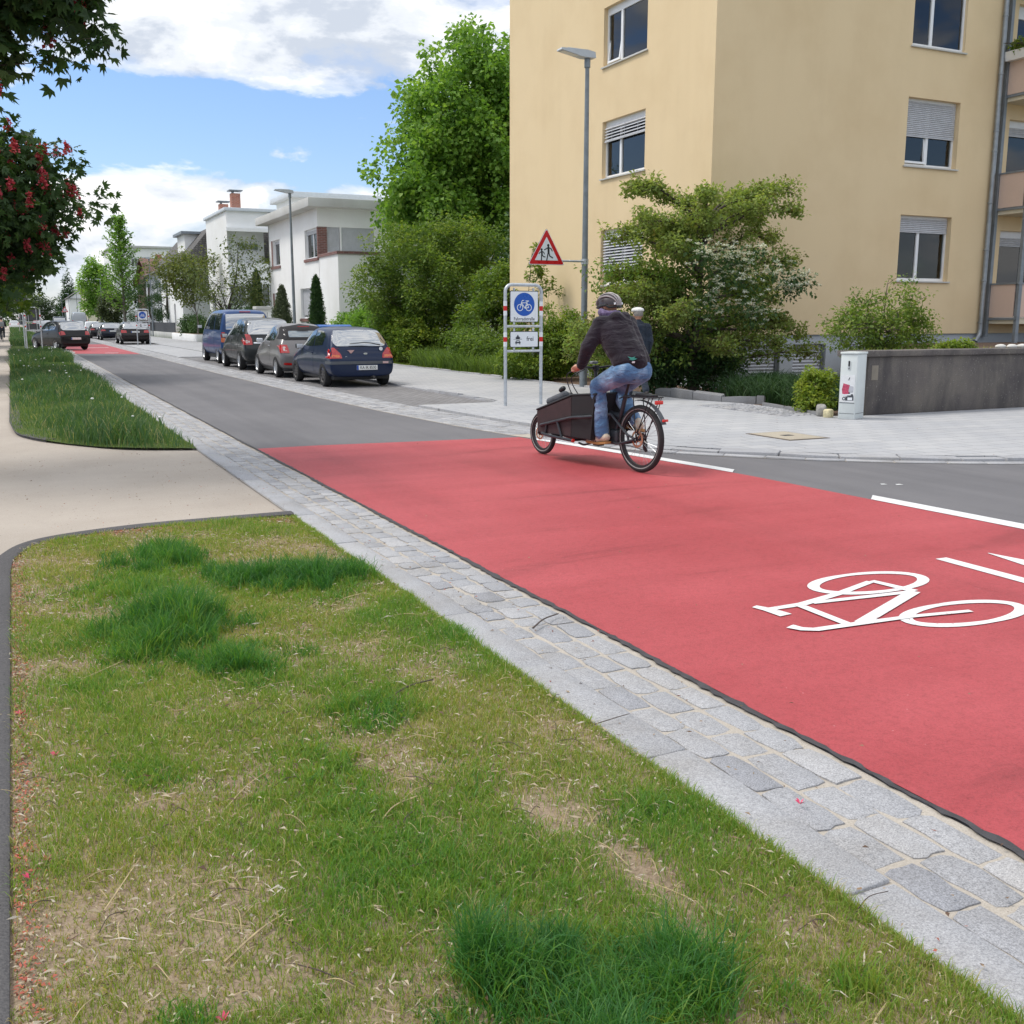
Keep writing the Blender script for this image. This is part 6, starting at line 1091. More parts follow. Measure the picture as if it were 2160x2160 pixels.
m = MB(); m.prism([(.205, .565), (.10, .54), (.115, .47), (.105, .38), (.215, .40), (.225, .47)], -.0062, -.0045, 'x'); m.build('red_block', pbr('poster_red', (.46, .06, .12), .6, .3, 40), p_); m = MB(); m.prism([(.04, .52), (.10, .53), (.12, .44), (.09, .42), (.04, .43)], -.0062, -.0046, 'x', 0); m.prism([(.03, .36), (.135, .365), (.105, .44), (.085, .40), (.04, .40)], -.0066, -.0046, 'x', 1); m.prism([(.03, .30), (.16, .295), (.16, .36), (.03, .365)], -.007, -.0046, 'x', 1); m.prism(arc(.185, .325, .028)[:-1], -.0069, -.0046, 'x', 1); m.prism(arc(.185, .325, .013)[:-1], -.0075, -.0046, 'x', 2); m.prism([(.05, .305), (.125, .302), (.125, .345), (.05, .348)], -.0076, -.0046, 'x', 2); m.prism([(.075, .382), (.205, .372), (.205, .392), (.075, .404)], -.0078, -.0046, 'x', 2); m.prism([(.10, .66), (.115, .66), (.13, .62), (.12, .61)], -.0062, -.0046, 'x', 1); m.build('poster_print', [pbr('poster_pale', (.45, .46, .50), .6, .2), S_BACK, S_WHITE], p_)
# kerb stones by the cabinet
for i, (x, y, sx, sy, sz, c, l) in enumerate(((11.80, 12.72, .16, .13, .15, (.62, .55, .34), 'yellowish rounded stone lying against the foot of the cabinet'), (11.95, 13.05, .50, .16, .20, (.30, .29, .27), 'grey kerb stone block ending the planting bed beside the cabinet'))):
    bm = bmesh.new(); bmesh.ops.create_icosphere(bm, subdivisions=3, radius=.5)
    for v in bm.verts: v.co = Vector([math.copysign(abs(2*q)**.45/2, q) for q in v.co]); v.co = Vector((v.co.x*sx, v.co.y*sy, v.co.z*sz+sz*.4))
    m = MB(); m.bm(bm, 0, True); bm.free(); o = m.build('kerb_stone', pbr('stone%d' % i, c, .85, .25, 14, bump=.01), angle=0); o.location = (x, y, PAV_Z); o.rotation_euler = (0, 0, R(20+30*i)); tag(o, l, 'stone')
# recycling container with a blue lid
T = thing('recycling_container', 'large dark wheeled waste container with a bright blue lid on the pavement', 'container', (10.78, 39.6, .045)); m = MB(); v = [(.08, .1, .22), (1.18, .1, .22), (1.18, .9, .22), (.08, .9, .22), (0, 0, 1.16), (1.26, 0, 1.16), (1.26, 1.0, 1.16), (0, 1.0, 1.16)]; m.add(v, [(0, 3, 2, 1), (4, 5, 6, 7), (0, 1, 5, 4), (1, 2, 6, 5), (2, 3, 7, 6), (3, 0, 4, 7)]); m.box(-.03, 1.29, -.03, 1.03, 1.161, 1.20); m.build('bin_body', pbr('bin_grey', (.03, .033, .038), .5, .1), T)
m = MB(); m.prism([(-.03, 1.205), (1.03, 1.205), (1.0, 1.30), (.75, 1.36), (.25, 1.36), (0, 1.30)], -.03, 1.29, 'x'); m.build('lid', pbr('lid_blue', (.02, .12, .42), .35, .08), T)
for (x, y) in ((.2, .2), (1.06, .2), (.2, .8), (1.06, .8)): m = MB(); m.lathe([(.03, -.03), (.09, -.03), (.09, .03), (.03, .03)], 14, 'x', (x, y, .09)); m.box(x-.02, x+.02, y-.03, y+.03, .09, .22); m.build('castor', S_BLACK, T)
# ================================================================== VEHICLES
C_TYRE = pbr('tyre', (0.018, 0.018, 0.019), 0.85, 0.25, 20, bump=.002); C_RIM = pbr('alloy_rim', (0.50, 0.51, 0.53), 0.35, 0.1, 9, metal=0.7); C_STEELRIM = pbr('dark_steel_rim', (0.06, 0.055, 0.055), 0.6, 0.2, 20); C_BLACK = pbr('black_trim', (0.018, 0.019, 0.021), 0.5, 0.15, 9); C_CHROME = pbr('chrome', (0.65, 0.66, 0.68), 0.15, 0.05, metal=1.0)
C_RED = pbr('tail_red', (0.42, 0.012, 0.012), 0.12, 0.15, 30, coat=.8); C_AMBER = pbr('tail_amber', (0.60, 0.13, 0.02), 0.15, 0.1, 30, coat=.8); C_CLEARL = pbr('tail_clear', (0.55, 0.50, 0.48), 0.15, 0.1, 30, coat=.8); C_PLATE = pbr('plate_white', (0.74, 0.75, 0.74), 0.4, 0.05); C_EU = pbr('plate_blue', (0.01, 0.07, 0.40), 0.4, 0.05); C_GLASS = m_glass('car_glass', (0.016, 0.022, 0.027), 1.0); C_GLASS.node_tree.nodes['Principled BSDF'].inputs['IOR'].default_value = 2.7; C_HEAD = pbr('headlight', (0.55, 0.57, 0.60), 0.08, 0.1, coat=1.0)
def carpaint(name, col, metal=.25):
    if name in MATS: return MATS[name]
    t = NT(name); n = t.noise(1.7, 5, .6); fl = t.noise(900, 1, .5)
    t.set('Base Color', t.mix(.5, t.ramp(n, [(0.3, tuple(k*.86 for k in col)), (0.7, tuple(k*1.12 for k in col))]), t.ramp(fl, [(.3, tuple(k*.8 for k in col)), (.7, tuple(k*1.25 for k in col))]))); t.set('Metallic', metal*.5); t.set('Roughness', t.ramp(n, [(.3, .30), (.7, .42)])); t.set('Specular IOR Level', .12); t.set('Coat Weight', .40); t.set('Coat Roughness', .03); MATS[name] = t.m; return t.m
def ev_mesh(o):
    bpy.context.view_layer.update(); dg = bpy.context.evaluated_depsgraph_get(); return bpy.data.meshes.new_from_object(o.evaluated_get(dg))
def decal(name, bvh, poly, axis, sgn, off, mat, parent, step=.07, rnd=0, edge=None, thick=.012):
    """a panel that follows the body: the outline is laid on the bodywork from the side (axis x) or the end (axis y)"""
    if rnd: poly = [p for i in range(len(poly)) for p in ([tuple(np.array(poly[i])+(np.array(poly[i-1])-np.array(poly[i]))*min(.45, rnd/max(1e-6, np.linalg.norm(np.array(poly[i-1])-np.array(poly[i]))))*t) for t in (1, .45)]+[tuple(np.array(poly[i])+(np.array(poly[(i+1) % len(poly)])-np.array(poly[i]))*min(.45, rnd/max(1e-6, np.linalg.norm(np.array(poly[(i+1) % len(poly)])-np.array(poly[i]))))*t) for t in (.45, 1)])]
    B = []
    for i, p in enumerate(poly):
        q = poly[(i+1) % len(poly)]; l = math.dist(p, q); k = max(1, int(l/step)); B += [(p[0]+(q[0]-p[0])*t/k, p[1]+(q[1]-p[1])*t/k) for t in range(k)]
    xs = [p[0] for p in B]; ys = [p[1] for p in B]; X, Y = np.meshgrid(np.arange(min(xs)+step*.5, max(xs), step), np.arange(min(ys)+step*.5, max(ys), step)); X, Y = X.ravel(), Y.ravel(); ok = inpoly(X, Y, B); n = len(B)
    vs, es, fs, *_ = delaunay_2d_cdt([Vector(p) for p in B]+[Vector((float(a), float(b))) for a, b in zip(X[ok], Y[ok])], [(i, (i+1) % n) for i in range(n)], [], 1, 1e-5)
    P = []; Q = []; good = []
    for v in vs:
        if axis == 'x': o, d = Vector((3*sgn, v.x, v.y)), Vector((-sgn, 0, 0))
        else: o, d = Vector((v.x, -9 if sgn < 0 else 15, v.y)), Vector((0, -sgn, 0))
        h = bvh.ray_cast(o, d)
        if h[0] is None: P.append(o); Q.append(o); good.append(False); continue
        nn = h[1] if h[1].dot(d) < 0 else -h[1]; P.append(h[0]+nn*off); Q.append(h[0]-nn*thick); good.append(True)
    F = [tuple(f) for f in fs if all(good[i] and Q[i] is not None for i in f) and max((P[f[0]]-P[f[1]]).length, (P[f[1]]-P[f[2]]).length) < .35]
    par = {}
    def root(i):
        while par.get(i, i) != i: i = par[i]
        return i
    for f in F:
        for i in f[1:]: par[root(i)] = root(f[0])
    rc = {}
    for f in F: rc[root(f[0])] = rc.get(root(f[0]), 0)+1
    F = [f for f in F if root(f[0]) == max(rc, key=rc.get)]; m = MB(); m.add(P, F, 0, True); cnt = {}
    for f in F:
        for a, b in zip(f, f[1:]+f[:1]): cnt[tuple(sorted((a, b)))] = cnt.get(tuple(sorted((a, b))), 0)+1
    E = [k for k, c in cnt.items() if c == 1]; N0 = len(P); m.add(P+Q, [], 1)
    o2 = len(P); m.f += [(a+o2, b+o2, b+o2+len(P), a+o2+len(P)) for a, b in E]; m.m += [1 if edge else 0]*len(E); m.smooth += [False]*len(E)
    return m.build(name, [mat, edge] if edge else mat, parent, angle=50)
def wheel(parent, x, y, r, w, side, rim, spokes=5, hub=None):
    m = MB(); ri = r*.66; m.lathe([(ri, -w/2), (r*.94, -w/2), (r, -w*.32), (r, w*.32), (r*.94, w/2), (ri, w/2)], 30, 'x', (x, y, r)); t = m.build('wheel', C_TYRE, parent, angle=50)
    m = MB(); xo = side*w*.40; m.lathe([(ri, side*w*.47), (ri*.95, xo*.95), (ri*.88, xo*.5), (0, xo*.5)], 30, 'x', (x, y, r))
    for k in range(spokes):
        a = 2*PI*k/spokes; ca, sa = math.cos(a), math.sin(a); q = []
        for (rr, hw) in ((ri*.12, ri*.13), (ri*.93, ri*.10)):
            for s_ in (-1, 1): q.append((rr*ca-s_*hw*sa, rr*sa+s_*hw*ca))
        f = lambda p, d: (x+d, y+p[0], r+p[1]); d0, d1 = xo*.5, xo*.95
        m.add([f(q[0], d0), f(q[1], d0), f(q[3], d0), f(q[2], d0), f(q[0], d1), f(q[1], d1), f(q[3], d1), f(q[2], d1)], [(4, 5, 6, 7), (0, 1, 5, 4), (1, 2, 6, 5), (2, 3, 7, 6), (3, 0, 4, 7)])
    m.lathe([(0, xo*1.0), (ri*.2, xo*1.0), (ri*.22, xo*.6)], 14, 'x', (x, y, r)); m.build('rim', rim, t, angle=35)
    m = MB(); m.lathe([(0, side*w*.1), (ri*.93, side*w*.1)], 20, 'x', (x, y, r)); m.build('brake', C_BLACK, t); return t
def car(name, label, loc, rz, S, paint, rim=C_RIM, spokes=5, plate=None, cat='car', group='parked cars', detail=True):
    """S: dict of stations and outlines; local frame: rear at y = 0, nose at +y, wheels on z = 0"""
    T = thing(name, label, cat, loc, rz, group); V = []; K = 9; st = S['st']
    for (y, zb, wb, wm, zm, zbl, wbl, zr, wr) in st:
        zbl_ = min(zbl, zr-.02*(zr < zbl+.05)); zm_ = min(zm, zb+(zbl_-zb)*.62)
        half = [(0, zb), (wb*.8, zb), (wb, zb+.05), (wm, zm_), (wbl, zbl_), (wr+(wbl-wr)*.10, zbl_+(zr-zbl_)*.86), (wr*.90, zr-(.02 if zr > zbl+.05 else .008)), (wr*.55, zr), (0, zr)]
        V += [(x, y, z) for x, z in half]+[(-x, y, z) for x, z in half[-2:0:-1]]
    n = 2*K-2; F = [(i*n+k, i*n+(k+1) % n, (i+1)*n+(k+1) % n, (i+1)*n+k) for i in range(len(st)-1) for k in range(n)]; F += [tuple(range(n-1, -1, -1)), tuple((len(st)-1)*n+k for k in range(n))]
    m = MB(); m.add(V, F, 0, True); b = m.build('body', paint, T, angle=0); sb = b.modifiers.new('s', 'SUBSURF'); sb.levels = sb.render_levels = 2
    me = ev_mesh(b); bvh = BVHTree.FromPolygons([v.co for v in me.vertices], [p.vertices[:] for p in me.polygons]); r = S['r']; W = S['w']; cut = MB(); tw = S.get('tw', .19); tx = S['tx']
    for y in S['axles']:
        for s in (-1, 1): cut.lathe([(0, s*(tx-tw*.75)), (r*1.13, s*(tx-tw*.75)), (r*1.13, s*1.3), (0, s*1.3)], 28, 'x', (0, y, r*1.02))
    co = cut.build('cutter', C_BLACK); bo = b.modifiers.new('b', 'BOOLEAN'); bo.operation = 'DIFFERENCE'; bo.object = co; bo.solver = 'EXACT'; me2 = ev_mesh(b); b.modifiers.clear(); old = b.data; b.data = me2; me2.name = 'body'; bpy.data.objects.remove(co)
    if not me2.materials: me2.materials.append(paint)
    me2.set_sharp_from_angle(angle=R(32))
    for y in S['axles']:
        for s in (-1, 1): wheel(T, s*tx, y, r, tw, s, rim, spokes)
    m = MB(); m.bevbox(-W*.42, W*.42, S['axles'][0]-.5, S['axles'][1]+.5, .17, .34, .03); m.build('underbody', C_BLACK, T)
    for s in (-1, 1):
        for d in S.get('doors', ()):
            dr = decal('door', bvh, d[0], 'x', s, .003, paint, T, .09, .04, C_BLACK)
            if detail:
                h = bvh.ray_cast(Vector((3*s, d[1][0], d[1][1])), Vector((-s, 0, 0)))
                if h[0]: m = MB(); m.bevbox(-.012, .022, -.085, .085, -.014, .014, .006); q = m.build('handle', S.get('hmat', paint), dr); q.location = h[0]; q.rotation_euler = (0, 0, 0 if s > 0 else PI)
        for g in S['glass']: decal('side_window', bvh, g, 'x', s, .006, C_GLASS, T, .07, .05, C_BLACK)
        for nm, poly, mt in S.get('side', ()): decal(nm, bvh, poly, 'x', s, .008, mt, T, .07, .02)
        mx, my, mz = S['mirror']; m = MB(); m.bevbox(-.09, .09, -.07, .06, -.065, .065, .03, 3); q = m.build('wing_mirror', S.get('mmat', C_BLACK), T); q.location = (s*mx, my, mz); m = MB(); m.bevbox(-.08, .08, -.076, -.0705, -.052, .052, .002); m.build('mirror_glass', C_HEAD, q)
        for nm, poly, mt in S.get('lights', ()): decal(nm, bvh, [(s*x, z) for x, z in poly], 'y', -1, .014, mt, T, .05, .03)
        for nm, poly, mt in S.get('front', ()): decal(nm, bvh, [(s*x, z) for x, z in poly], 'y', 1, .01, mt, T, .06, .03)
    for nm, poly, mt in S.get('rear', ()): decal(nm, bvh, poly+[(-x, z) for x, z in poly[::-1]], 'y', -1, .008 if 'window' not in nm else .007, mt, T, .07, .05, C_BLACK if 'window' in nm else None)
    decal('windscreen', bvh, S['screen']+[(-x, z) for x, z in S['screen'][::-1]], 'y', 1, .006, C_GLASS, T, .09, .05, C_BLACK)
    if plate:
        px, pz, py, txt = plate; P = bpy.data.objects.new('number_plate', None); m = MB(); m.bevbox(-.26, .26, -.006, .006, -.055, .055, .004); P = m.build('number_plate', C_PLATE, T); h = bvh.ray_cast(Vector((px, -9, pz)), Vector((0, 1, 0))); P.location = (px, (h[0].y if h[0] else 0)-.018, pz); P.rotation_euler = (R(py), 0, 0); m = MB(); m.box(-.259, -.215, -.0085, -.0062, -.053, .053); m.build('country_band', C_EU, P); bpy.data.objects['camera']
        if txt: text_mesh(txt, .098, C_BLACK, P, 'lettering', (.025, -.0068, 0), (PI/2, 0, 0), .0006, sx=.86)
    T['bvh'] = 0; del T['bvh']
    return T, bvh
def mir(a): return a
# -- blue three-door hatchback, nearest of the parked row
hat = dict(w=1.64, r=.282, tx=.725, axles=(.68, 3.10), tw=.175, mirror=(.84, 2.55, .93), screen=[(.0, .93), (.60, .92), (.54, 1.22), (0, 1.25)],
  st=[(.02, .30, .60, .70, .45, .60, .70, .60, .64), (.03, .25, .74, .78, .45, .66, .77, .66, .72), (.10, .24, .76, .80, .48, .80, .78, .80, .74), (.15, .23, .76, .81, .5, .90, .77, .93, .66), (.30, .22, .77, .82, .5, .91, .79, 1.16, .64), (.50, .21, .77, .82, .5, .91, .79, 1.36, .62), (.85, .2, .77, .82, .5, .91, .79, 1.415, .62), (1.6, .2, .77, .82, .5, .90, .79, 1.425, .62), (2.1, .2, .77, .82, .5, .89, .79, 1.385, .60), (2.5, .2, .77, .82, .5, .88, .78, 1.14, .62), (2.85, .2, .77, .82, .5, .86, .77, .90, .66), (3.3, .21, .76, .81, .48, .78, .74, .80, .64), (3.65, .23, .74, .77, .45, .66, .70, .68, .6), (3.82, .28, .62, .66, .42, .54, .6, .55, .5)],
  glass=[[(2.58, .945), (2.14, 1.285), (1.56, 1.325), (1.50, .945)], [(1.44, .95), (1.49, 1.325), (1.0, 1.315), (.70, 1.20), (.78, .985)]], doors=[([(2.62, .90), (2.60, .34), (1.47, .33), (1.44, .90)], (1.60, .79))],
  rear=[('rear_window', [(0, .955), (.60, .965), (.66, 1.05), (.56, 1.325), (0, 1.35)], C_GLASS), ('bumper_strip', [(0, .545), (.79, .545), (.79, .615), (0, .615)], pbr('bumper_grey', (.085, .092, .105), .55, .12))],
  side=[('bumper_strip', [(.02, .545), (.42, .545), (.40, .615), (.02, .615)], MATS['bumper_grey']), ('tail_light_side', [(.10, .70), (.24, .70), (.28, .90), (.13, .91)], C_RED)], lights=[('tail_light', [(.80, .68), (.50, .68), (.52, .78), (.66, .93), (.80, .93)], C_RED), ('tail_light', [(.76, .705), (.55, .705), (.56, .765), (.74, .765)], C_AMBER)], front=[('headlight', [(.70, .60), (.40, .58), (.42, .70), (.66, .72)], C_HEAD)])
P_BLUE = carpaint('dark_blue_paint', (.010, .020, .055), .15)
H, hb = car('parked_hatchback', 'dark blue three door hatchback, nearest car of the parked row', (7.50, 23.78, .012), R(1.2), hat, P_BLUE, C_STEELRIM, 8, (.10, .46, -2, 'KA IK 8530'))
m = MB(); m.tube([(.42, -.0, .0), (.20, -.02, .045), (.0, -.01, .06), (-.34, .0, .03)], [.014, .012, .011, .008], 6); w_ = m.build('rear_wiper', C_BLACK, H); w_.location = (.06, .135, .99)
m = MB(); disc2(m, .49, .90, .045, .105, .095, 18); disc2(m, -.34, .86, .0, .10, .09, 6); m.build('round_sticker', S_WHITE, H); m = MB(); m.prism([(-.36, .875), (-.18, .875), (-.22, .835), (-.25, .80), (-.29, .80), (-.31, .84)], .085, .088, 'y'); m.build('pale_sticker', pbr('sticker_pink', (.62, .38, .36), .5, .2), H); m = MB(); m.prism([(.09+.05*math.cos(a), .79+.022*math.sin(a)) for a in [2*PI*k/18 for k in range(18)]], .075, .082, 'y'); m.build('badge', C_CHROME, H)
text_mesh('Fiesta', .075, C_CHROME, H, 'lettering', (-.33, .060, .70), (PI/2, 0, 0), .002); m = MB(); m.bevbox(.50, .64, .0, .02, .555, .60, .004); m.build('pale_tag', pbr('sticker_pink2', (.60, .40, .40), .5, .1), H); m = MB(); m.lathe([(0, -.05), (.03, -.05), (.03, .2), (0, .2)], 10, 'y', (.25, 0, .24)); m.build('exhaust', C_STEELRIM, H)
# -- small grey convertible with a black cloth roof
con = dict(w=1.62, r=.292, tx=.715, axles=(.58, 2.88), tw=.185, mirror=(.83, 2.30, .99), mmat=C_CHROME, screen=[(0, .97), (.56, .96), (.50, 1.33), (0, 1.36)], hmat=C_CHROME,
  st=[(.0, .32, .58, .70, .45, .60, .66, .60, .58), (.03, .25, .72, .77, .45, .68, .74, .68, .68), (.12, .23, .75, .80, .5, .84, .75, .84, .66), (.22, .22, .76, .81, .52, .97, .74, 1.00, .60), (.42, .21, .76, .81, .52, .98, .75, 1.24, .56), (.66, .2, .76, .81, .52, .98, .76, 1.42, .53), (1.0, .2, .76, .81, .52, .97, .76, 1.485, .54), (1.5, .2, .76, .81, .52, .97, .76, 1.49, .545), (1.95, .2, .76, .81, .52, .95, .76, 1.42, .54), (2.3, .2, .76, .81, .52, .94, .75, 1.18, .57), (2.62, .2, .76, .81, .5, .92, .74, .97, .62), (3.0, .22, .75, .80, .48, .84, .71, .87, .60), (3.35, .24, .72, .76, .45, .70, .66, .73, .55), (3.54, .30, .58, .62, .42, .55, .52, .56, .45)],
  glass=[[(2.34, 1.0), (1.96, 1.33), (1.40, 1.395), (1.36, 1.0)], [(1.30, 1.0), (1.33, 1.395), (1.02, 1.36), (.84, 1.18), (.92, 1.02)]], doors=[([(2.40, .94), (2.38, .36), (1.30, .34), (1.28, .95)], (1.46, .86))],
  rear=[('cloth_roof', [(0, 1.03), (.62, 1.03), (.61, 1.16), (.54, 1.38), (0, 1.462)], pbr('black_cloth', (.020, .019, .022), .9, .2, 60, bump=.002)), ('chrome_handle', [(0, .835), (.30, .815), (.30, .855), (0, .88)], C_CHROME)], side=[('cloth_roof', [(.30, 1.05), (.72, 1.06), (.68, 1.2), (.92, 1.36), (.82, 1.40), (.50, 1.26)], MATS['black_cloth'])],
  lights=[('tail_light', [(.76, .68), (.52, .68), (.56, .90), (.75, .90)], C_RED), ('tail_light_centre', [(.69, .74), (.59, .73), (.62, .85), (.69, .85)], C_CLEARL), ('rear_reflector', [(.70, .36), (.48, .35), (.48, .41), (.70, .42)], C_RED)], front=[('headlight', [(.66, .62), (.42, .62), (.42, .78), (.64, .78)], C_HEAD)])
P_GREY = carpaint('warm_grey_paint', (.19, .182, .185), .6)
H, hb = car('parked_convertible', 'small grey convertible with a black cloth roof, second in the parked row', (7.38, 28.35, .012), R(.6), con, P_GREY, C_RIM, 12, (0, .735, 4, 'KA'))
decal('rear_window', hb, [(-.46, 1.10), (.46, 1.10), (.44, 1.27), (-.44, 1.27)], 'y', -1, .014, m_glass('pale_glass', (.10, .13, .15), 1.0), H, .07, .06); m = MB(); m.bevbox(-.16, .16, .44, .50, 1.385, 1.41, .006); m.build('brake_light', C_RED, H); m = MB(); disc2(m, .0, .955, .035, .17, .16, 14); m.build('badge', C_CHROME, H)
# -- dark grey people carrier
mpv = dict(w=1.80, r=.318, tx=.80, axles=(.86, 3.56), tw=.205, mirror=(.93, 2.98, 1.06), screen=[(0, 1.03), (.66, 1.02), (.60, 1.50), (0, 1.53)],
  st=[(.0, .34, .66, .78, .5, .66, .74, .66, .66), (.03, .28, .80, .86, .5, .74, .84, .74, .78), (.12, .26, .83, .89, .55, .95, .84, .95, .76), (.16, .25, .84, .90, .55, 1.08, .83, 1.12, .72), (.30, .24, .84, .90, .55, 1.09, .84, 1.36, .66), (.46, .23, .84, .90, .55, 1.09, .85, 1.58, .63), (.9, .22, .84, .90, .55, 1.08, .85, 1.645, .64), (1.8, .22, .84, .90, .55, 1.06, .85, 1.665, .65), (2.5, .22, .84, .90, .55, 1.04, .85, 1.60, .64), (3.0, .22, .84, .90, .55, 1.02, .84, 1.33, .66), (3.45, .22, .84, .90, .55, 1.0, .83, 1.05, .72), (3.95, .24, .82, .87, .52, .86, .78, .90, .68), (4.30, .27, .76, .80, .48, .70, .70, .74, .6), (4.45, .32, .62, .66, .45, .58, .56, .60, .5)],
  glass=[[(3.08, 1.08), (2.58, 1.51), (2.16, 1.555), (2.10, 1.09)], [(2.04, 1.09), (2.10, 1.56), (1.26, 1.57), (1.16, 1.11)], [(1.10, 1.11), (1.20, 1.57), (.72, 1.54), (.48, 1.24), (.52, 1.13)]], doors=[([(3.16, 1.04), (3.12, .42), (2.08, .40), (2.07, 1.05)], (2.24, .93)), ([(2.04, 1.05), (2.05, .40), (1.30, .42), (1.02, .80), (1.06, 1.07)], (1.22, .95))],
  rear=[('rear_window', [(0, 1.125), (.70, 1.125), (.70, 1.26), (.60, 1.55), (0, 1.585)], C_GLASS), ('chrome_strip', [(0, .845), (.56, .845), (.56, .885), (0, .885)], C_CHROME)], lights=[('tail_light', [(.86, .80), (.60, .80), (.60, .98), (.66, 1.12), (.84, 1.14)], C_RED), ('tail_light_centre', [(.80, .85), (.65, .85), (.66, .95), (.80, .95)], C_CLEARL)], front=[('headlight', [(.78, .64), (.46, .62), (.46, .78), (.74, .82)], C_HEAD)])
P_DGREY = carpaint('dark_grey_paint', (.030, .034, .036), .4)
H, hb = car('parked_people_carrier', 'dark grey people carrier with tall red tail lights, third in the parked row', (7.42, 33.0, .012), 0, mpv, P_DGREY, C_RIM, 7, (0, .73, 2, 'KA')); m = MB(); m.tube([(.1, 1.0, 1.64), (.1, .9, 1.82)], .006, 5); m.build('aerial', C_BLACK, H)
# -- blue van
van = dict(w=1.90, r=.335, tx=.82, axles=(.98, 3.98), tw=.215, mirror=(1.04, 3.95, 1.32), screen=[(0, 1.24), (.74, 1.22), (.68, 1.74), (0, 1.78)],
  st=[(.0, .36, .72, .84, .55, .70, .82, .70, .76), (.03, .32, .86, .91, .55, .80, .90, .80, .84), (.06, .30, .89, .94, .6, 1.05, .92, 1.06, .86), (.08, .30, .90, .95, .6, 1.18, .93, 1.25, .83), (.14, .29, .90, .95, .6, 1.18, .93, 1.62, .80), (.22, .28, .90, .95, .6, 1.18, .93, 1.88, .77), (.5, .28, .90, .95, .6, 1.18, .93, 1.955, .77), (2.0, .28, .90, .95, .6, 1.18, .93, 1.97, .78), (3.2, .28, .90, .95, .6, 1.18, .93, 1.92, .77), (3.75, .28, .90, .95, .6, 1.17, .92, 1.62, .78), (4.2, .28, .89, .94, .6, 1.12, .90, 1.24, .80), (4.6, .30, .86, .90, .58, .98, .84, 1.03, .74), (4.85, .34, .74, .78, .52, .74, .70, .78, .6)],
  glass=[[(3.86, 1.24), (3.42, 1.76), (2.86, 1.80), (2.84, 1.22)], [(2.74, 1.22), (2.74, 1.80), (1.56, 1.82), (1.56, 1.22)], [(1.46, 1.22), (1.46, 1.82), (.36, 1.81), (.34, 1.22)]], doors=[([(3.98, 1.16), (3.95, .46), (2.84, .44), (2.82, 1.16)], (3.0, 1.05)), ([(2.78, 1.17), (2.78, .44), (1.52, .44), (1.50, 1.17)], (2.62, 1.05))],
  rear=[('rear_window', [(0, 1.235), (.74, 1.235), (.70, 1.78), (0, 1.80)], C_GLASS)], lights=[('tail_light', [(.92, .78), (.78, .78), (.78, .94), (.92, .94)], C_AMBER), ('tail_light', [(.92, .95), (.78, .95), (.78, 1.14), (.92, 1.14)], C_RED)], side=[('side_moulding', [(.06, .50), (.52, .50), (.52, .58), (.06, .58)], MATS['bumper_grey'])], front=[('headlight', [(.84, .74), (.56, .72), (.58, .92), (.80, .94)], C_HEAD)])
P_VBLUE = carpaint('van_blue_paint', (.022, .060, .175), .15)
H, hb = car('parked_van', 'mid blue passenger van, tallest and last in the near parked row', (7.72, 38.3, .012), 0, van, P_VBLUE, C_RIM, 6, (0, .62, 0, 'KA'), 'van'); m = MB(); m.bevbox(-.2, .2, .20, .24, 1.85, 1.885, .006); m.build('brake_light', C_RED, H)
# -- black hatchback turning across the street, the other traffic
P_BLACK = carpaint('black_paint', (.012, .013, .015), .2); P_SILV = carpaint('silver_paint', (.42, .44, .46), .5); P_WHITE = carpaint('white_paint', (.72, .73, .74), .0); P_REDC = carpaint('red_paint', (.30, .02, .02), .1)
hb2 = dict(hat); hb2['side'] = [('tail_light_side', [(.12, .76), (.20, .76), (.20, .88), (.13, .88)], C_RED)]; hb2['lights'] = [('tail_light', [(.80, .72), (.52, .74), (.56, .90), (.80, .93)], C_RED)]; hb2['rear'] = [hat['rear'][0]]; hb2['r'] = .31
H, _ = car('turning_hatchback', 'black hatchback turning left across the far red lane', (3.05, 59.4, .012), R(23), hb2, P_BLACK, C_RIM, 5, (0, .56, 0, None), group=None); H['group'] = 'cars on the carriageway'; H.scale = (1.02, 1.0, 1.08)
est = dict(mpv); sc_ = .885
def squash(S, kz, ky=1.0, kx=1.0):
    q = dict(S); f = lambda P: [(a, b*kz) for a, b in P]; fy = lambda P: [(a*ky, b*kz) for a, b in P]
    q['st'] = [(y*ky, zb, wb*kx, wm*kx, zm*kz, zbl*kz, wbl*kx, zr*kz, wr*kx) for (y, zb, wb, wm, zm, zbl, wbl, zr, wr) in S['st']]; q['glass'] = [fy(g) for g in S['glass']]; q['doors'] = [(fy(d), (h[0]*ky, h[1]*kz)) for d, h in S['doors']]; q['axles'] = tuple(a*ky for a in S['axles']); q['mirror'] = (S['mirror'][0]*kx, S['mirror'][1]*ky, S['mirror'][2]*kz); q['screen'] = f(S['screen'])
    for k in ('rear', 'lights', 'front'): q[k] = [(n, [(a*kx, b*kz) for a, b in P], m_) for n, P, m_ in S.get(k, ())]
    q['side'] = [(n, fy(P), m_) for n, P, m_ in S.get('side', ())]; q['w'] = S['w']*kx; q['tx'] = S['tx']*kx; return q
es = squash(mpv, .885, 1.07, 1.01); es['lights'] = [('tail_light', [(.86, .74), (.52, .74), (.55, .90), (.84, .92)], C_RED)]; es['rear'] = [es['rear'][0]]
DK = dict(group='cars parked far down the street', detail=False)
car('parked_estate', 'dark brown estate car parked right behind the distant bicycle street sign', (7.25, 71.5, .012), 0, es, carpaint('dark_brown_paint', (.022, .017, .017), .3), C_RIM, 5, (0, .80, 0, None), **DK)
lo = squash(mpv, .82, 1.02, 1.0); lo['lights'] = [('tail_light', [(.86, .70), (.50, .72), (.55, .82), (.84, .84)], C_RED)]; lo['rear'] = [lo['rear'][0]]
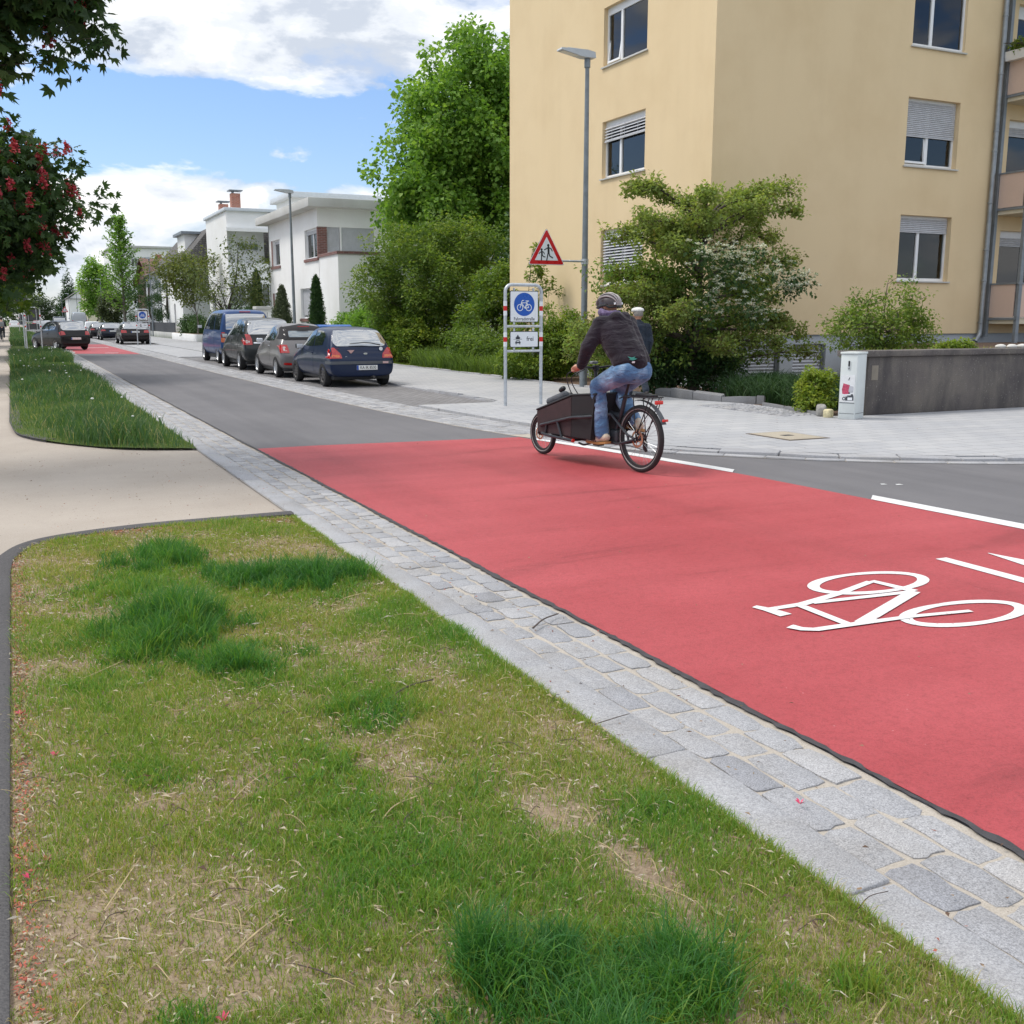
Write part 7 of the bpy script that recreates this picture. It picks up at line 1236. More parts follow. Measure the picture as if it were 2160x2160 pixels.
car('parked_coupe', 'low blue black car parked ahead of the brown estate', (7.15, 87, .012), 0, lo, carpaint('blue_black_paint', (.012, .014, .024), .3), C_RIM, 5, (0, .70, 0, None), **DK)
car('parked_saloon', 'black saloon parked ahead of the low blue black car', (6.9, 95, .012), 0, lo, P_BLACK, C_RIM, 5, (0, .70, 0, None), **DK)
car('parked_small_car', 'white small car parked ahead of the black saloon', (7.0, 106, .012), 0, hb2, P_WHITE, C_RIM, 5, (0, .56, 0, None), **DK)
tv = squash(van, 1.32, 1.12, 1.02); tv['glass'] = [tv['glass'][0]]; tv['rear'] = [('rear_door', [(.02, .62), (.84, .62), (.80, 2.35), (.02, 2.38)], P_SILV)]
car('delivery_van', 'tall light grey delivery van with closed rear doors far down the street', (8.3, 150, .012), 0, tv, carpaint('van_grey_paint', (.30, .33, .36), .2), C_RIM, 5, (0, .62, 0, None), 'van', 'vans far down the street', False)
car('dark_van', 'dark navy van on the carriageway left of the delivery van', (5.9, 152, .012), 0, van, carpaint('navy_paint', (.012, .016, .03), .2), C_RIM, 5, (0, .62, 0, None), 'van', 'vans far down the street', False)
farc = car('distant_car', 'tiny silver car farthest left on the carriageway', (4.6, 185, .012), 0, hb2, P_SILV, C_RIM, 5, None, group='tiny cars at the end of the street', detail=False)[0]
for (x, y, p, l) in ((4.3, 208, P_REDC, 'tiny red car behind the silver car'), (5.6, 196, P_WHITE, 'tiny white car right of the silver car'), (7.0, 130, P_SILV, 'tiny silver car parked before the delivery van'), (.5, 205, P_WHITE, 'tiny white car left of the carriageway beside the far cyclist'), (6.6, 230, P_BLACK, 'tiny black car at the end of the parked row')):
    c_ = copy_tree(farc, loc=(x, y, .012), label=l)
    for ch in c_.children:
        if ch.name.split('.')[0] in ('body', 'door'):
            ch.data = ch.data.copy(); ch.data.materials[0] = p
# ================================================================== CARGO BIKE AND PEOPLE
K_BLACK = pbr('bike_black', (.016, .017, .019), .45, .15, 9); K_FRAME = pbr('bike_frame', (.040, .045, .052), .42, .15, 9, metal=.25); K_BOX = pbr('box_panel', (.040, .022, .023), .7, .25, 14, bump=.001); K_BOXB = pbr('box_black', (.010, .010, .011), .6, .2, 9); K_STEEL = pbr('spoke_steel', (.45, .46, .48), .3, .1, metal=.9); K_RUB = pbr('bike_tyre', (.022, .022, .023), .85, .2, 30)
K_DISC = pbr('brake_disc', (.46, .26, .16), .4, .15, 30, metal=.7); K_SKIN = pbr('skin', (.52, .27, .18), .5, .1, 12); K_REF = pbr('reflector', (.62, .03, .02), .2, .1, coat=.6)
def fabric(name, col, col2, wr=.02, sc=9, wear=None, rough=.9):
    if name in MATS: return MATS[name]
    t = NT(name); n = t.noise(sc*.6, 5, .6, dist=.4); g = t.noise(260, 2, .6); c = t.ramp(n, [(.3, col), (.7, col2)])
    if wear: c = t.mix(t.ramp(t.noise(sc*.45, 4, .55), [(.44, 0.0), (.62, .8)]), c, wear)
    c = t.mix(.5, c, t.ramp(g, [(.3, .75), (.7, 1.2)]), 'MULTIPLY'); t.set('Base Color', c); t.set('Roughness', rough); t.set('Specular IOR Level', .25); t.set('Sheen Weight', .15)
    f = t.noise(sc, 4, .55, t.vec((1.0, 1.0, 2.2), rot=(.5, .3, .2)), 1.2); t.bump(f, wr, .8); MATS[name] = t.m; return t.m
K_JEANS = fabric('blue_denim', (.060, .140, .28), (.125, .25, .43), .03, 9, (.33, .47, .64)); K_JACK = fabric('plum_black_jacket', (.012, .009, .014), (.024, .017, .026), .03, 6); K_SCARF = fabric('purple_scarf', (.07, .045, .11), (.22, .17, .30), .02, 30); K_NAVY = fabric('navy_cloth', (.012, .018, .030), (.026, .036, .055), .03, 8); K_CAP = fabric('white_cap', (.62, .60, .56), (.78, .77, .74), .008, 20); K_SHOE = fabric('cream_shoe', (.52, .43, .32), (.68, .60, .48), .006, 20); K_GUM = pbr('gum_sole', (.42, .22, .07), .7, .1); K_DSHOE = pbr('dark_shoe', (.035, .028, .026), .6, .2, 12); K_GREYB = fabric('grey_pack', (.16, .17, .18), (.30, .31, .32), .02, 9); K_HAIR = pbr('grey_hair', (.22, .20, .18), .8, .2, 60)
def capsule(mb, p, q, r1, r2, n=14, sq=None):
    p, q = Vector(p), Vector(q); d = q-p; L = max(d.length, 1e-5); d = d/L; pts = []; rad = []
    for k in range(5): a = PI/2*(1-k/5); pts.append(p-d*r1*math.sin(a)); rad.append(max(.0008, r1*math.cos(a)))
    for k in range(4): t = k/3; pts.append(p+d*L*t); rad.append(r1+(r2-r1)*t)
    for k in range(1, 6): a = PI/2*k/5; pts.append(q+d*r2*math.sin(a)); rad.append(max(.0008, r2*math.cos(a)))
    mb.tube(pts, rad, n)
def blob(name, mat, parent, caps, vox=.012, it=6, fold=0.0, fsc=14, seed=0):
    m = MB()
    for c in caps: capsule(m, *c)
    o = m.build(name, mat, parent, angle=0); r = o.modifiers.new('r', 'REMESH'); r.mode = 'VOXEL'; r.voxel_size = vox; s = o.modifiers.new('s', 'SMOOTH'); s.iterations = it; s.factor = .5
    me = ev_mesh(o); o.modifiers.clear(); o.data = me; me.name = name
    if not me.materials: me.materials.append(mat)
    if fold:
        n = len(me.vertices); co = np.empty(n*3, np.float32); no = np.empty(n*3, np.float32); me.vertices.foreach_get('co', co); me.vertices.foreach_get('normal', no); co = co.reshape(-1, 3); no = no.reshape(-1, 3)
        u = co[:, 0]+co[:, 1]*.6; v = co[:, 2]+.35*co[:, 1]; w = fbm(u*.6+20, v*1.8+20, 300+seed, 3, fsc); w = np.abs(w-.5)*2; co = co-no*((w-.25)*fold)[:, None]; me.vertices.foreach_set('co', co.astype(np.float32).ravel())
    me.polygons.foreach_set('use_smooth', np.ones(len(me.polygons), bool)); me.update(); return o
def hand(w, d, side, r=1.0):
    """palm with four curled fingers and a thumb round a grip; w wrist, d forward direction"""
    w = Vector(w); d = Vector(d).normalized(); x = Vector((side, 0, 0)); up = x.cross(d); up = up if up.z > 0 else -up; c = [(w, w+d*.075, .030, .034)]
    for k in range(4):
        b = w+d*.082+x*(.030-.020*k)*1.0+up*.008; l = (.030, .036, .034, .026)[k]; p1 = b+d*l*.85-up*.012; p2 = p1+d*.006-up*l*.95; p3 = p2-d*l*.55-up*.006; c += [(b-d*.03, b, .0105, .010), (b, p1, .0098, .0092), (p1, p2, .0092, .0085), (p2, p3, .0085, .0075)]
    b = w+d*.035-x*.030; p1 = b+d*.028-x*.012-up*.022; p2 = p1+d*.018+x*.016-up*.020; c += [(b, p1, .013, .0115), (p1, p2, .011, .0085)]; return c
def head_caps(c, fwd, s=1.0):
    c = Vector(c); f = Vector(fwd).normalized(); u = Vector((0, 0, 1)); u = (u-f*u.dot(f)).normalized(); r = f.cross(u); P = lambda a, b, d: c+(f*a+r*b+u*d)*s
    return [(P(-.018, 0, .012), P(.010, 0, .018), .090*s, .086*s), (P(.03, 0, -.03), P(.055, 0, -.085), .066*s, .036*s), (P(.0, .03, -.06), P(.05, .012, -.09), .04*s, .03*s), (P(.0, -.03, -.06), P(.05, -.012, -.09), .04*s, .03*s), (P(.092, 0, .005), P(.112, 0, -.028), .010*s, .015*s), (P(.088, .032, .025), P(.088, -.032, .025), .012*s, .012*s), (P(-.005, .084, .012), P(-.012, .090, -.028), .016*s, .011*s), (P(-.005, -.084, .012), P(-.012, -.090, -.028), .016*s, .011*s), (P(.088, .02, -.058), P(.088, -.02, -.058), .010*s, .010*s)], P
BK = (5.90, 9.12, .006); BRZ = math.atan2(.131, .991)
T = thing('cargo_bike', 'dark long front loading cargo bike ridden along the red lane', 'bicycle', BK, BRZ)
def bikewheel(y, r, tr, n=28, disc=None, back=False):
    m = MB(); m.lathe([(r-tr+tr*math.cos(a), tr*math.sin(a)) for a in [2*PI*k/12 for k in range(12)]], 56, 'x', (0, y, r), closed=True); w = m.build('wheel', K_RUB, T)
    m = MB(); m.lathe([(r-2*tr-.016, -.013), (r-2*tr+.006, -.014), (r-2*tr+.006, .014), (r-2*tr-.016, .013)], 56, 'x', (0, y, r), closed=True); m.build('rim', K_BLACK, w)
    m = MB(); m.lathe([(r-1.62*tr, -tr*.80), (r-1.35*tr, -tr*.95), (r-1.55*tr, -tr*.92)], 56, 'x', (0, y, r), closed=True); m.build('reflective_stripe', pbr('tyre_stripe', (.30, .29, .28), .6, .1), w)
    m = MB()
    for k in range(n):
        a = 2*PI*k/n; s = 1 if k % 2 else -1; b = a+.5*s*(1 if k % 4 < 2 else -1); m.bar((s*.028, y+.02*math.sin(b), r+.02*math.cos(b)), (0, y+(r-2*tr-.01)*math.sin(a), r+(r-2*tr-.01)*math.cos(a)), .0013, 4)
    m.build('spokes', K_STEEL, w); m = MB(); m.lathe([(0, -.06), (.020, -.06), (.032, -.03), (.016, -.02), (.016, .02), (.032, .03), (.020, .06), (0, .06)], 16, 'x', (0, y, r)); m.build('hub', K_BLACK, w)
    if disc:
        m = MB(); m.lathe([(disc*.74, -.052), (disc, -.052), (disc, -.049), (disc*.74, -.049)], 30, 'x', (0, y, r), closed=True)
        for k in range(5): a = 2*PI*k/5; m.bar((-.05, y+.02*math.sin(a), r+.02*math.cos(a)), (-.05, y+disc*.78*math.sin(a+.5), r+disc*.78*math.cos(a+.5)), .005, 5)
        m.build('brake_disc', K_DISC, w)
    return w
RW = bikewheel(0, .357, .029, 28, .092); FW = bikewheel(1.80, .256, .027, 24, .078)
m = MB()
for k, (r0, x) in enumerate(((.062, .026), (.054, .032), (.046, .038), (.038, .044), (.030, .050))): m.lathe([(r0-.01, x-.002), (r0, x-.002), (r0, x+.002), (r0-.01, x+.002)], 26, 'x', (0, 0, .357), closed=True)
m.build('cassette', K_BLACK, RW)
# frame
m = MB(); BB = (0, .44, .335); B3 = lambda *p: smoothpoly(p, 5)
m.tube(B3((0, .44, .335), (0, .33, .60), (0, .265, .80)), .024, 10); m.tube(B3((0, .34, .56), (0, .55, .60), (0, .74, .62)), .030, 10); m.tube(B3((0, .44, .33), (0, .62, .29), (0, .9, .27), (0, 1.35, .275), (0, 1.52, .33)), .032, 10); m.bar((0, .73, .50), (0, .77, .78), .028, 10)
m.bevbox(-.055, .055, .34, .54, .255, .42, .03, 3)
for s in (-1, 1):
    m.tube(B3((s*.075, .02, .352), (s*.08, .14, .315), (s*.07, .33, .275), (s*.05, .44, .30)), .0135, 8); m.tube([(s*.075, .015, .36), (s*.078, .13, .39), (s*.062, .43, .585)], [.012, .015, .014], 8); m.tube([(s*.078, .13, .39), (s*.080, .10, .315)], .013, 8); m.tube([(s*.062, .43, .585), (s*.055, .50, .50), (s*.05, .46, .36)], .012, 8)
    m.tube(B3((s*.245, 1.50, .39), (s*.258, 1.18, .46), (s*.262, .87, .525), (s*.262, .60, .555), (s*.05, .44, .585)), .0175, 9); m.tube(B3((s*.10, 1.62, .33), (s*.235, 1.48, .295), (s*.255, 1.2, .28), (s*.255, .86, .268)), .0175, 9)
    m.bar((s*.248, 1.38, .415), (s*.25, 1.40, .29), .012, 8); m.tube([(s*.258, 1.16, .463), (s*.256, 1.07, .285)], .0145, 8); m.bar((s*.245, 1.50, .39), (s*.16, 1.58, .34), .0145, 8); m.bar((s*.25, .9, .268), (0, .9, .27), .014, 8); m.bar((s*.25, 1.3, .281), (0, 1.3, .275), .014, 8)
FR = m.build('frame', K_FRAME, T)
for s in (-1, 1): m = MB(); m.lathe([(0, -.004), (.021, -.004), (.021, .006), (0, .006)], 16, 'y', (s*.255, .853, .268)); m.build('reflector', K_REF, FR)
m = MB(); m.bar((0, .30, .705), (0, .255, .835), .013, 8); m.build('seat_clamp_red', K_REF, FR); m = MB(); m.bar((0, .27, .78), (0, .195, .98), .0155, 10); m.build('seat_post', K_BLACK, T)
m = MB(); pr = smoothpoly([(0, .02, 0), (.068, .0, 0), (.088, .05, 0), (.055, .13, 0), (.022, .22, 0), (.0, .30, 0)], 5); V = []
o_ = [(x, y) for x, y, _ in pr]; ring = o_+[(-x, y) for x, y in o_[::-1]]; m.add([(x*.9, y, -.03) for x, y in ring]+[(x, y, .0+.012*(y < .08)) for x, y in ring]+[(x*.6, .02+y*.93, .028+.014*(y < .08)) for x, y in ring], [(k, (k+1) % len(ring), (k+1) % len(ring)+len(ring)*j, k+len(ring)*j) if j == 0 else (k+len(ring)*(j-1), (k+1) % len(ring)+len(ring)*(j-1), (k+1) % len(ring)+len(ring)*j, k+len(ring)*j) for j in (1, 2) for k in range(len(ring))]+[tuple(range(2*len(ring), 3*len(ring))), tuple(range(len(ring)-1, -1, -1))], 0, True)
sd = m.build('saddle', K_BLACK, T); sd.location = (0, .055, .998)
# steering
m = MB(); m.tube([(0, .745, .60), (0, .775, .90), (0, .80, 1.06)], [.024, .022, .018], 10); m.tube(B3((-.345, .705, 1.075), (-.20, .745, 1.085), (0, .80, 1.07), (.20, .745, 1.085), (.345, .705, 1.075)), .0125, 9); m.bevbox(-.03, .03, .76, .82, 1.04, 1.10, .01); HB = m.build('handlebar', K_BLACK, T)
for s in (-1, 1):
    m = MB(); m.tube([(s*.245, .735, 1.081), (s*.352, .703, 1.074)], .0175, 10); m.build('grip', K_BLACK, HB); m = MB(); m.tube([(s*.235, .755, 1.075), (s*.31, .785, 1.058), (s*.335, .76, 1.05)], .007, 6); m.bevbox(s*.235-.02, s*.235+.02, .735, .775, 1.06, 1.095, .006); m.build('brake_lever', K_BLACK, HB)
m = MB(); m.bevbox(-.085, .0, .745, .80, 1.115, 1.145, .010); dp = m.build('display', pbr('display_grey', (.22, .24, .25), .3, .1), HB)
m = MB()
for (a, b, c, d) in (((-.20, .77, 1.06), (-.26, .98, .98), (-.17, .93, .70), (-.12, .78, .62)), ((-.16, .78, 1.06), (-.21, .96, .95), (-.12, .92, .75), (-.05, .80, .64)), ((.2, .77, 1.06), (.22, .96, .95), (.1, .9, .75), (.03, .8, .66))): m.tube(smoothpoly([a, b, c, d], 8), .0055, 6)
m.build('cables', K_BLACK, HB)
# front fork
m = MB()
for s in (-1, 1): m.tube([(s*.07, 1.80, .256), (s*.07, 1.72, .42), (s*.05, 1.64, .55)], [.014, .018, .02], 9)
m.bevbox(-.07, .07, 1.60, 1.66, .52, .58, .015); m.build('fork', K_FRAME, T); m = MB(); m.lathe([(.285, -.03), (.292, 0), (.285, .03)], 60, 'x', (0, 1.80, .256)); v = [q for q in m.v]; keep = {i for i, q in enumerate(v) if q[2] > .30 and q[1] < 1.93}; m.f = [f for f in m.f if all(i in keep for i in f)]; m.m = [0]*len(m.f); m.smooth = [True]*len(m.f); m.build('front_mudguard', K_BLACK, T, fix=False)
# cargo box: side panels with a brownish front field, black rear field, rim and slanted cover
def side(x, poly, t, mat, nm, par): m = MB(); m.prism(poly, x, x+t, 'x'); return m.build(nm, mat, par)
m = MB(); m.prism([(1.585, .30), (1.60, .555), (.92, .765), (.49, .80), (.56, .30)], -.225, .225, 'x'); bx = m.build('cargo_box', K_BOXB, T)
for s in (-1, 1):
    x = -.236 if s < 0 else .226; side(x, [(1.575, .31), (1.592, .545), (.925, .752), (.925, .31)], .010, K_BOX, 'box_side_panel', bx); side(x-.001*s*0, [(.918, .31), (.918, .755), (.50, .79), (.565, .31)], .009, K_BOXB, 'box_rear_panel', bx)
m = MB(); m.tube([(-.232, 1.60, .562), (-.232, .92, .772), (-.232, .49, .806), (.232, .49, .806), (.232, .92, .772), (.232, 1.60, .562), (-.232, 1.60, .562)], .012, 6); m.build('box_rim', K_BLACK, bx)
m = MB(); m.add([(-.215, 1.585, .575), (.215, 1.585, .575), (.215, .925, .782), (-.215, .925, .782)], [(0, 1, 2, 3)]); m.build('box_cover', K_BLACK, bx)
bg = thing('rolled_bag', 'small dark grey rolled bag strapped on the nose of the cargo box', 'bag', BK, BRZ); m = MB(); capsule(m, (-.10, 1.52, .655), (-.10, 1.22, .745), .045, .05); m.build('roll', fabric('bag_cloth', (.05, .055, .065), (.10, .11, .125), .01, 20), bg); m = MB(); capsule(m, (.06, 1.42, .70), (.06, 1.34, .72), .05, .045); capsule(m, (-.10, 1.30, .80), (-.10, 1.26, .82), .03, .03); m.build('pouch', K_BLACK, bg)
# rack, lamps, mudguard, stand, crank
m = MB()
for s in (-1, 1): m.tube([(s*.055, .30, .765), (s*.065, .22, .79), (s*.065, -.26, .805)], .0075, 7); m.bar((s*.07, 0, .36), (s*.066, .06, .795), .006, 6); m.tube([(s*.075, .0, .36), (s*.07, -.20, .80)], .006, 6); m.tube([(s*.06, -.24, .80), (s*.065, -.17, .62), (s*.07, -.0, .42)], .005, 6)
for y in (-.26, -.14, -.02, .10, .2): m.bar((-.065, y, .803), (.065, y, .803), .006, 6)
m.bevbox(-.055, .055, -.20, .05, .808, .832, .01); rk = m.build('rack', K_BLACK, T); m = MB(); m.bevbox(-.05, .05, -.285, -.255, .735, .775, .008); m.build('tail_lamp', K_REF, rk)
m = MB(); A = [R(a) for a in range(-14, 70, 6)]; rr = .402; V = []
for a in A: V += [(-.032, -rr*math.sin(a), .357+rr*math.cos(a)), (0, -(rr+.010)*math.sin(a), .357+(rr+.010)*math.cos(a)), (.032, -rr*math.sin(a), .357+rr*math.cos(a))]
m.add(V, [(3*i+k, 3*i+k+1, 3*i+k+4, 3*i+k+3) for i in range(len(A)-1) for k in (0, 1)], 0, True); mg = m.build('mudguard', pbr('mudguard_grey', (.055, .065, .075), .5, .1), T, fix=False); m = MB(); m.bevbox(-.035, .035, -.385, -.365, .565, .59, .004); m.build('reflector', K_REF, mg)
m = MB(); ax = (0, .44, .335); lp = (-.115, .575, .245); rp = (.115, .305, .425); m.lathe([(.055, .045), (.085, .045), (.085, .049), (.055, .049)], 30, 'x', ax, closed=True); m.bar((-.075, .44, .335), (-.08, lp[1], lp[2]), .011, 8); m.bar((.075, .44, .335), (.08, rp[1], rp[2]), .011, 8); m.bar((-.08, .44, .335), (.08, .44, .335), .014, 8); ck = m.build('crank', K_BLACK, T)
for p in (lp, rp): m = MB(); m.bevbox(p[0]-.045, p[0]+.045, p[1]-.045, p[1]+.045, p[2]-.011, p[2]+.011, .005); m.build('pedal', K_BLACK, ck)
m = MB(); m.tube(B3((-.10, .60, .29), (-.14, .78, .225), (-.10, .95, .225)), .012, 7); m.tube(B3((.10, .60, .29), (.14, .78, .225), (.10, .95, .225)), .012, 7); m.bevbox(-.09, .09, .56, .66, .24, .31, .02); m.build('stand', K_BLACK, T)
m = MB(); m.bevbox(.045, .075, -.03, .03, .235, .33, .012); m.lathe([(0, .05), (.022, .05), (.022, .062), (0, .062)], 12, 'x', (0, -.02, .235)); m.tube([(.05, -.02, .23), (.052, .2, .25), (.05, .40, .26)], .004, 5); m.tube([(.05, 0, .42), (.05, .2, .43), (.05, .42, .42)], .004, 5); m.build('derailleur', K_BLACK, T)

# ---- rider
Rd = thing('person', 'person on the cargo bike in a dark hooded jacket, blue jeans and a helmet', 'person', BK, BRZ)
hipL, hipR, knL, knR, anL, anR = (-.105, .165, 1.055), (.105, .150, 1.055), (-.155, .555, .885), (.145, .575, .835), (-.125, .505, .365), (.120, .250, .515)
shL, shR, elL, elR, wrL, wrR = (-.185, .475, 1.535), (.185, .475, 1.545), (-.335, .505, 1.300), (.325, .535, 1.300), (-.335, .615, 1.105), (.335, .615, 1.105)
hc, HP = head_caps((0, .585, 1.735), (-.25, 1, -.18))
body = [((0, .16, 1.10), (0, .43, 1.47), .125, .135), ((-.10, .18, 1.10), (-.10, .43, 1.46), .085, .09), ((.10, .18, 1.10), (.10, .43, 1.46), .085, .09), ((0, .47, 1.55), (0, .56, 1.68), .062, .056)]+hc
for (a, b, c) in ((shL, elL, wrL), (shR, elR, wrR)): body += [((0, .46, 1.52), a, .07, .066), (a, b, .052, .042), (b, c, .040, .030)]
for (a, b, c) in ((hipL, knL, anL), (hipR, knR, anR)): body += [(a, b, .085, .055), (b, c, .052, .036)]
body += hand(wrL, (-.02, .085, -.022), -1)+hand(wrR, (.02, .085, -.022), 1)
for an, yo in ((anL, 0), (anR, 0)): body.append((an, (an[0], an[1]+.12, an[2]-.07), .034, .028))
blob('body', K_SKIN, Rd, body, .0085, 3)
m = MB()
for s in (-1, 1): p = HP(.088, .030*s, .010); bm = bmesh.new(); bmesh.ops.create_uvsphere(bm, u_segments=10, v_segments=8, radius=.0115); bmesh.ops.translate(bm, verts=bm.verts, vec=p); m.bm(bm, 0, True); bm.free()
m.build('eyes', pbr('eye_dark', (.05, .035, .03), .2, .1), Rd)
jk = [((0, .17, 1.155), (0, .44, 1.485), .165, .175), ((-.115, .19, 1.16), (-.130, .43, 1.47), .112, .130), ((.115, .185, 1.16), (.130, .43, 1.47), .112, .130), ((0, .44, 1.50), (0, .51, 1.605), .115, .085), ((-.10, .21, 1.145), (.10, .195, 1.145), .105, .105), ((0, .24, 1.20), (0, .36, 1.34), .155, .16)]
for (a, b, c) in ((shL, elL, wrL), (shR, elR, wrR)): w = tuple(np.array(c)+(np.array(b)-np.array(c))*.03); jk += [((0, .45, 1.515), a, .115, .100), (a, b, .096, .078), (b, w, .075, .054)]
jk += [((-.03, .395, 1.605), (.08, .395, 1.605), .062, .062), ((-.05, .39, 1.605), (.06, .335, 1.54), .075, .06), ((.06, .39, 1.605), (.06, .335, 1.54), .075, .05)]
J = blob('jacket', K_JACK, Rd, jk, .0105, 5, .018, 4.5, 1)
tr = [((-.085, .165, 1.06), (.085, .15, 1.06), .135, .135), ((-.09, .20, 1.13), (.09, .19, 1.13), .115, .115), (hipL, knL, .128, .092), (hipR, knR, .128, .092)]
for k, a in ((knL, anL), (knR, anR)): k, a = np.array(k), np.array(a); e = k+(a-k)*.97; tr += [(tuple(k), tuple(k+(a-k)*.5), .090, .088), (tuple(k+(a-k)*.5), tuple(e), .086, .078)]
blob('jeans', K_JEANS, Rd, tr, .0105, 4, .012, 8, 2)
for an, pd in ((anL, lp), (anR, rp)):
    b = np.array((an[0], 0, 0)); z = pd[2]+.038; y = pd[1]; x = an[0]; tilt = .05 if an is anL else -.06
    s = blob('shoe', K_SHOE, Rd, [((x, y-.145, z+.035+tilt*.4), (x, y-.02, z+.040), .045, .048), ((x, y-.02, z+.032), (x-.005, y+.135, z+.012-tilt*.2), .050, .038), ((x, y-.11, z+.055), tuple(np.array(an)+np.array((0, -.005, .0))), .042, .044)], .0075, 3)
    m = MB(); out = smoothpoly([(-.040, -.182), (.040, -.182), (.045, -.06), (.051, .07), (.028, .175), (-.033, .175), (-.051, .07), (-.045, -.06)], 3, True); f = lambda px, py, dz: (x+px, y+py, z-.030+dz+(tilt*.3 if py < -.05 else 0)*abs(py+.05)/.1); n = len(out); m.add([f(*p, 0) for p in out]+[f(p[0]*1.02, p[1], .026) for p in out], [tuple(range(n-1, -1, -1)), tuple(range(n, 2*n))]+[(i, (i+1) % n, n+(i+1) % n, n+i) for i in range(n)], 0, False); m.build('sole', K_GUM, s)
    m = MB()
    for q in (-.015, .015, .045): m.tube([(x-.045*(1 if x < 0 else -1), y+q, z), (x-.038*(1 if x < 0 else -1), y+q+.015, z+.045), (x-.012*(1 if x < 0 else -1), y+q+.02, z+.068)], .0065, 5)
    m.build('shoe_stripes', pbr('shoe_stripe', (.10, .075, .07), .7, .1), s)
sc = [(tuple(Vector((.092*math.cos(a)-.02, .535+.085*math.sin(a), 1.658+.012*math.sin(a)+.010*math.sin(3*a)))), tuple(Vector((.092*math.cos(a+.52)-.02, .535+.085*math.sin(a+.52), 1.658+.012*math.sin(a+.52)))), .042, .042) for a in [2*PI*k/12 for k in range(12)]]
blob('scarf', K_SCARF, Rd, sc, .010, 3, .010, 12, 3)
# helmet: dark shell, pale ribs over the vents
f_ = Vector((-.25, 1, -.18)).normalized(); M_ = Matrix((( 1, 0, 0), (0, 1, 0), (0, 0, 1))).to_4x4(); q_ = f_.to_track_quat('Y', 'Z').to_matrix().to_4x4(); q_.translation = Vector((0, .58, 1.752))
bm = bmesh.new(); bmesh.ops.create_uvsphere(bm, u_segments=32, v_segments=20, radius=1); bmesh.ops.delete(bm, geom=[v for v in bm.verts if v.co.z < -.12-.18*(v.co.y < -.2)], context='VERTS')
for v in bm.verts: v.co = Vector((v.co.x*.108, v.co.y*.140-.004, v.co.z*.122))
m = MB(); m.bm(bm, 0, True); bm.free(); m.xf(q_); hl = m.build('helmet', pbr('helmet_dark', (.030, .018, .022), .35, .15, 9, coat=.4), Rd, fix=False)
m = MB()
for k, x0 in enumerate((-.85, -.40, .05, .50, .9)):
    pts = []
    for j in range(15): a = R(-16+j*(190/14)); y = math.cos(a); z = math.sin(a); xs = x0*(.35+.65*math.sin(a)**.8 if math.sin(a) > 0 else .35); s = math.sqrt(max(.05, 1-xs*xs*.75)); pts.append((xs*.108, -y*.142*s, max(-.03, z*.126*s)))
    m.tube(pts, [.0075]*15, 6)
m.xf(q_); m.build('helmet_rib', pbr('helmet_silver', (.36, .33, .33), .35, .1), hl); m = MB()
for s in (-1, 1): m.prism([(s*.06+.018*math.cos(a)*(1 if k % 2 else .5), -.01+.018*math.sin(a)*(1 if k % 2 else .5)) for k, a in enumerate([2*PI*k/8 for k in range(8)])], -.134, -.122, 'y')
m.xf(q_); m.build('helmet_mark', S_WHITE, hl); m = MB(); m.tube([tuple(q_ @ Vector((.109*math.cos(a), .140*math.sin(a), -.012-.030*(math.sin(a) < -.3)))) for a in [2*PI*k/24 for k in range(25)]], .012, 6); m.build('helmet_band', K_BLACK, hl)
# small emblem on the jacket hem
bv = BVHTree.FromPolygons([v.co for v in J.data.vertices], [p.vertices[:] for p in J.data.polygons])
decal('emblem', bv, [(-.125, 1.185), (-.10, 1.175), (-.075, 1.185), (-.055, 1.195), (-.085, 1.20), (-.07, 1.215), (-.10, 1.205), (-.13, 1.215), (-.115, 1.195)], 'y', -1, .004, pbr('emblem_teal', (.02, .20, .16), .6, .1), J, .02); decal('emblem_tag', bv, [(-.105, 1.15), (-.08, 1.15), (-.08, 1.168), (-.105, 1.168)], 'y', -1, .004, S_WHITE, J, .02)

# ---- man walking on the pavement behind the cyclist
Wk = thing('person', 'man in a white flat cap and navy jacket walking on the pavement behind the cyclist', 'person', (11.13, 17.4, PAV_Z), R(-14))
hc, HP = head_caps((0, .02, 1.645), (0, 1, -.05)); hl_, hr_ = (-.09, 0, .92), (.09, 0, .92); kl, kr, al, ar = (-.09, .12, .50), (.10, -.02, .50), (-.09, .20, .085), (.10, -.30, .15)
bd = [((0, 0, .98), (0, .01, 1.38), .12, .13), ((-.1, 0, 1.0), (-.11, 0, 1.36), .07, .08), ((.1, 0, 1.0), (.11, 0, 1.36), .07, .08), ((0, 0, 1.44), (0, .015, 1.58), .06, .055)]+hc
for s in (-1, 1): bd += [((0, 0, 1.41), (s*.185, 0, 1.41), .07, .062), ((s*.185, 0, 1.41), (s*.235, -.05, 1.13), .05, .042), ((s*.235, -.05, 1.13), (s*.225, .05, .89), .04, .030)]+[((s*.225, .05, .89), (s*.222, .07, .82), .030, .032)]+[((s*.222+.012*(k-1.5)*.6, .062+.017*k, .815), (s*.218, .058+.017*k, .745), .010, .008) for k in range(4)]+[((s*.222, .09, .86), (s*.215, .125, .80), .012, .009)]
bd += [(hl_, kl, .08, .055), (kl, al, .05, .036), (hr_, kr, .08, .055), (kr, ar, .05, .036), (al, (-.09, .30, .04), .035, .028), (ar, (.10, -.22, .05), .035, .028)]
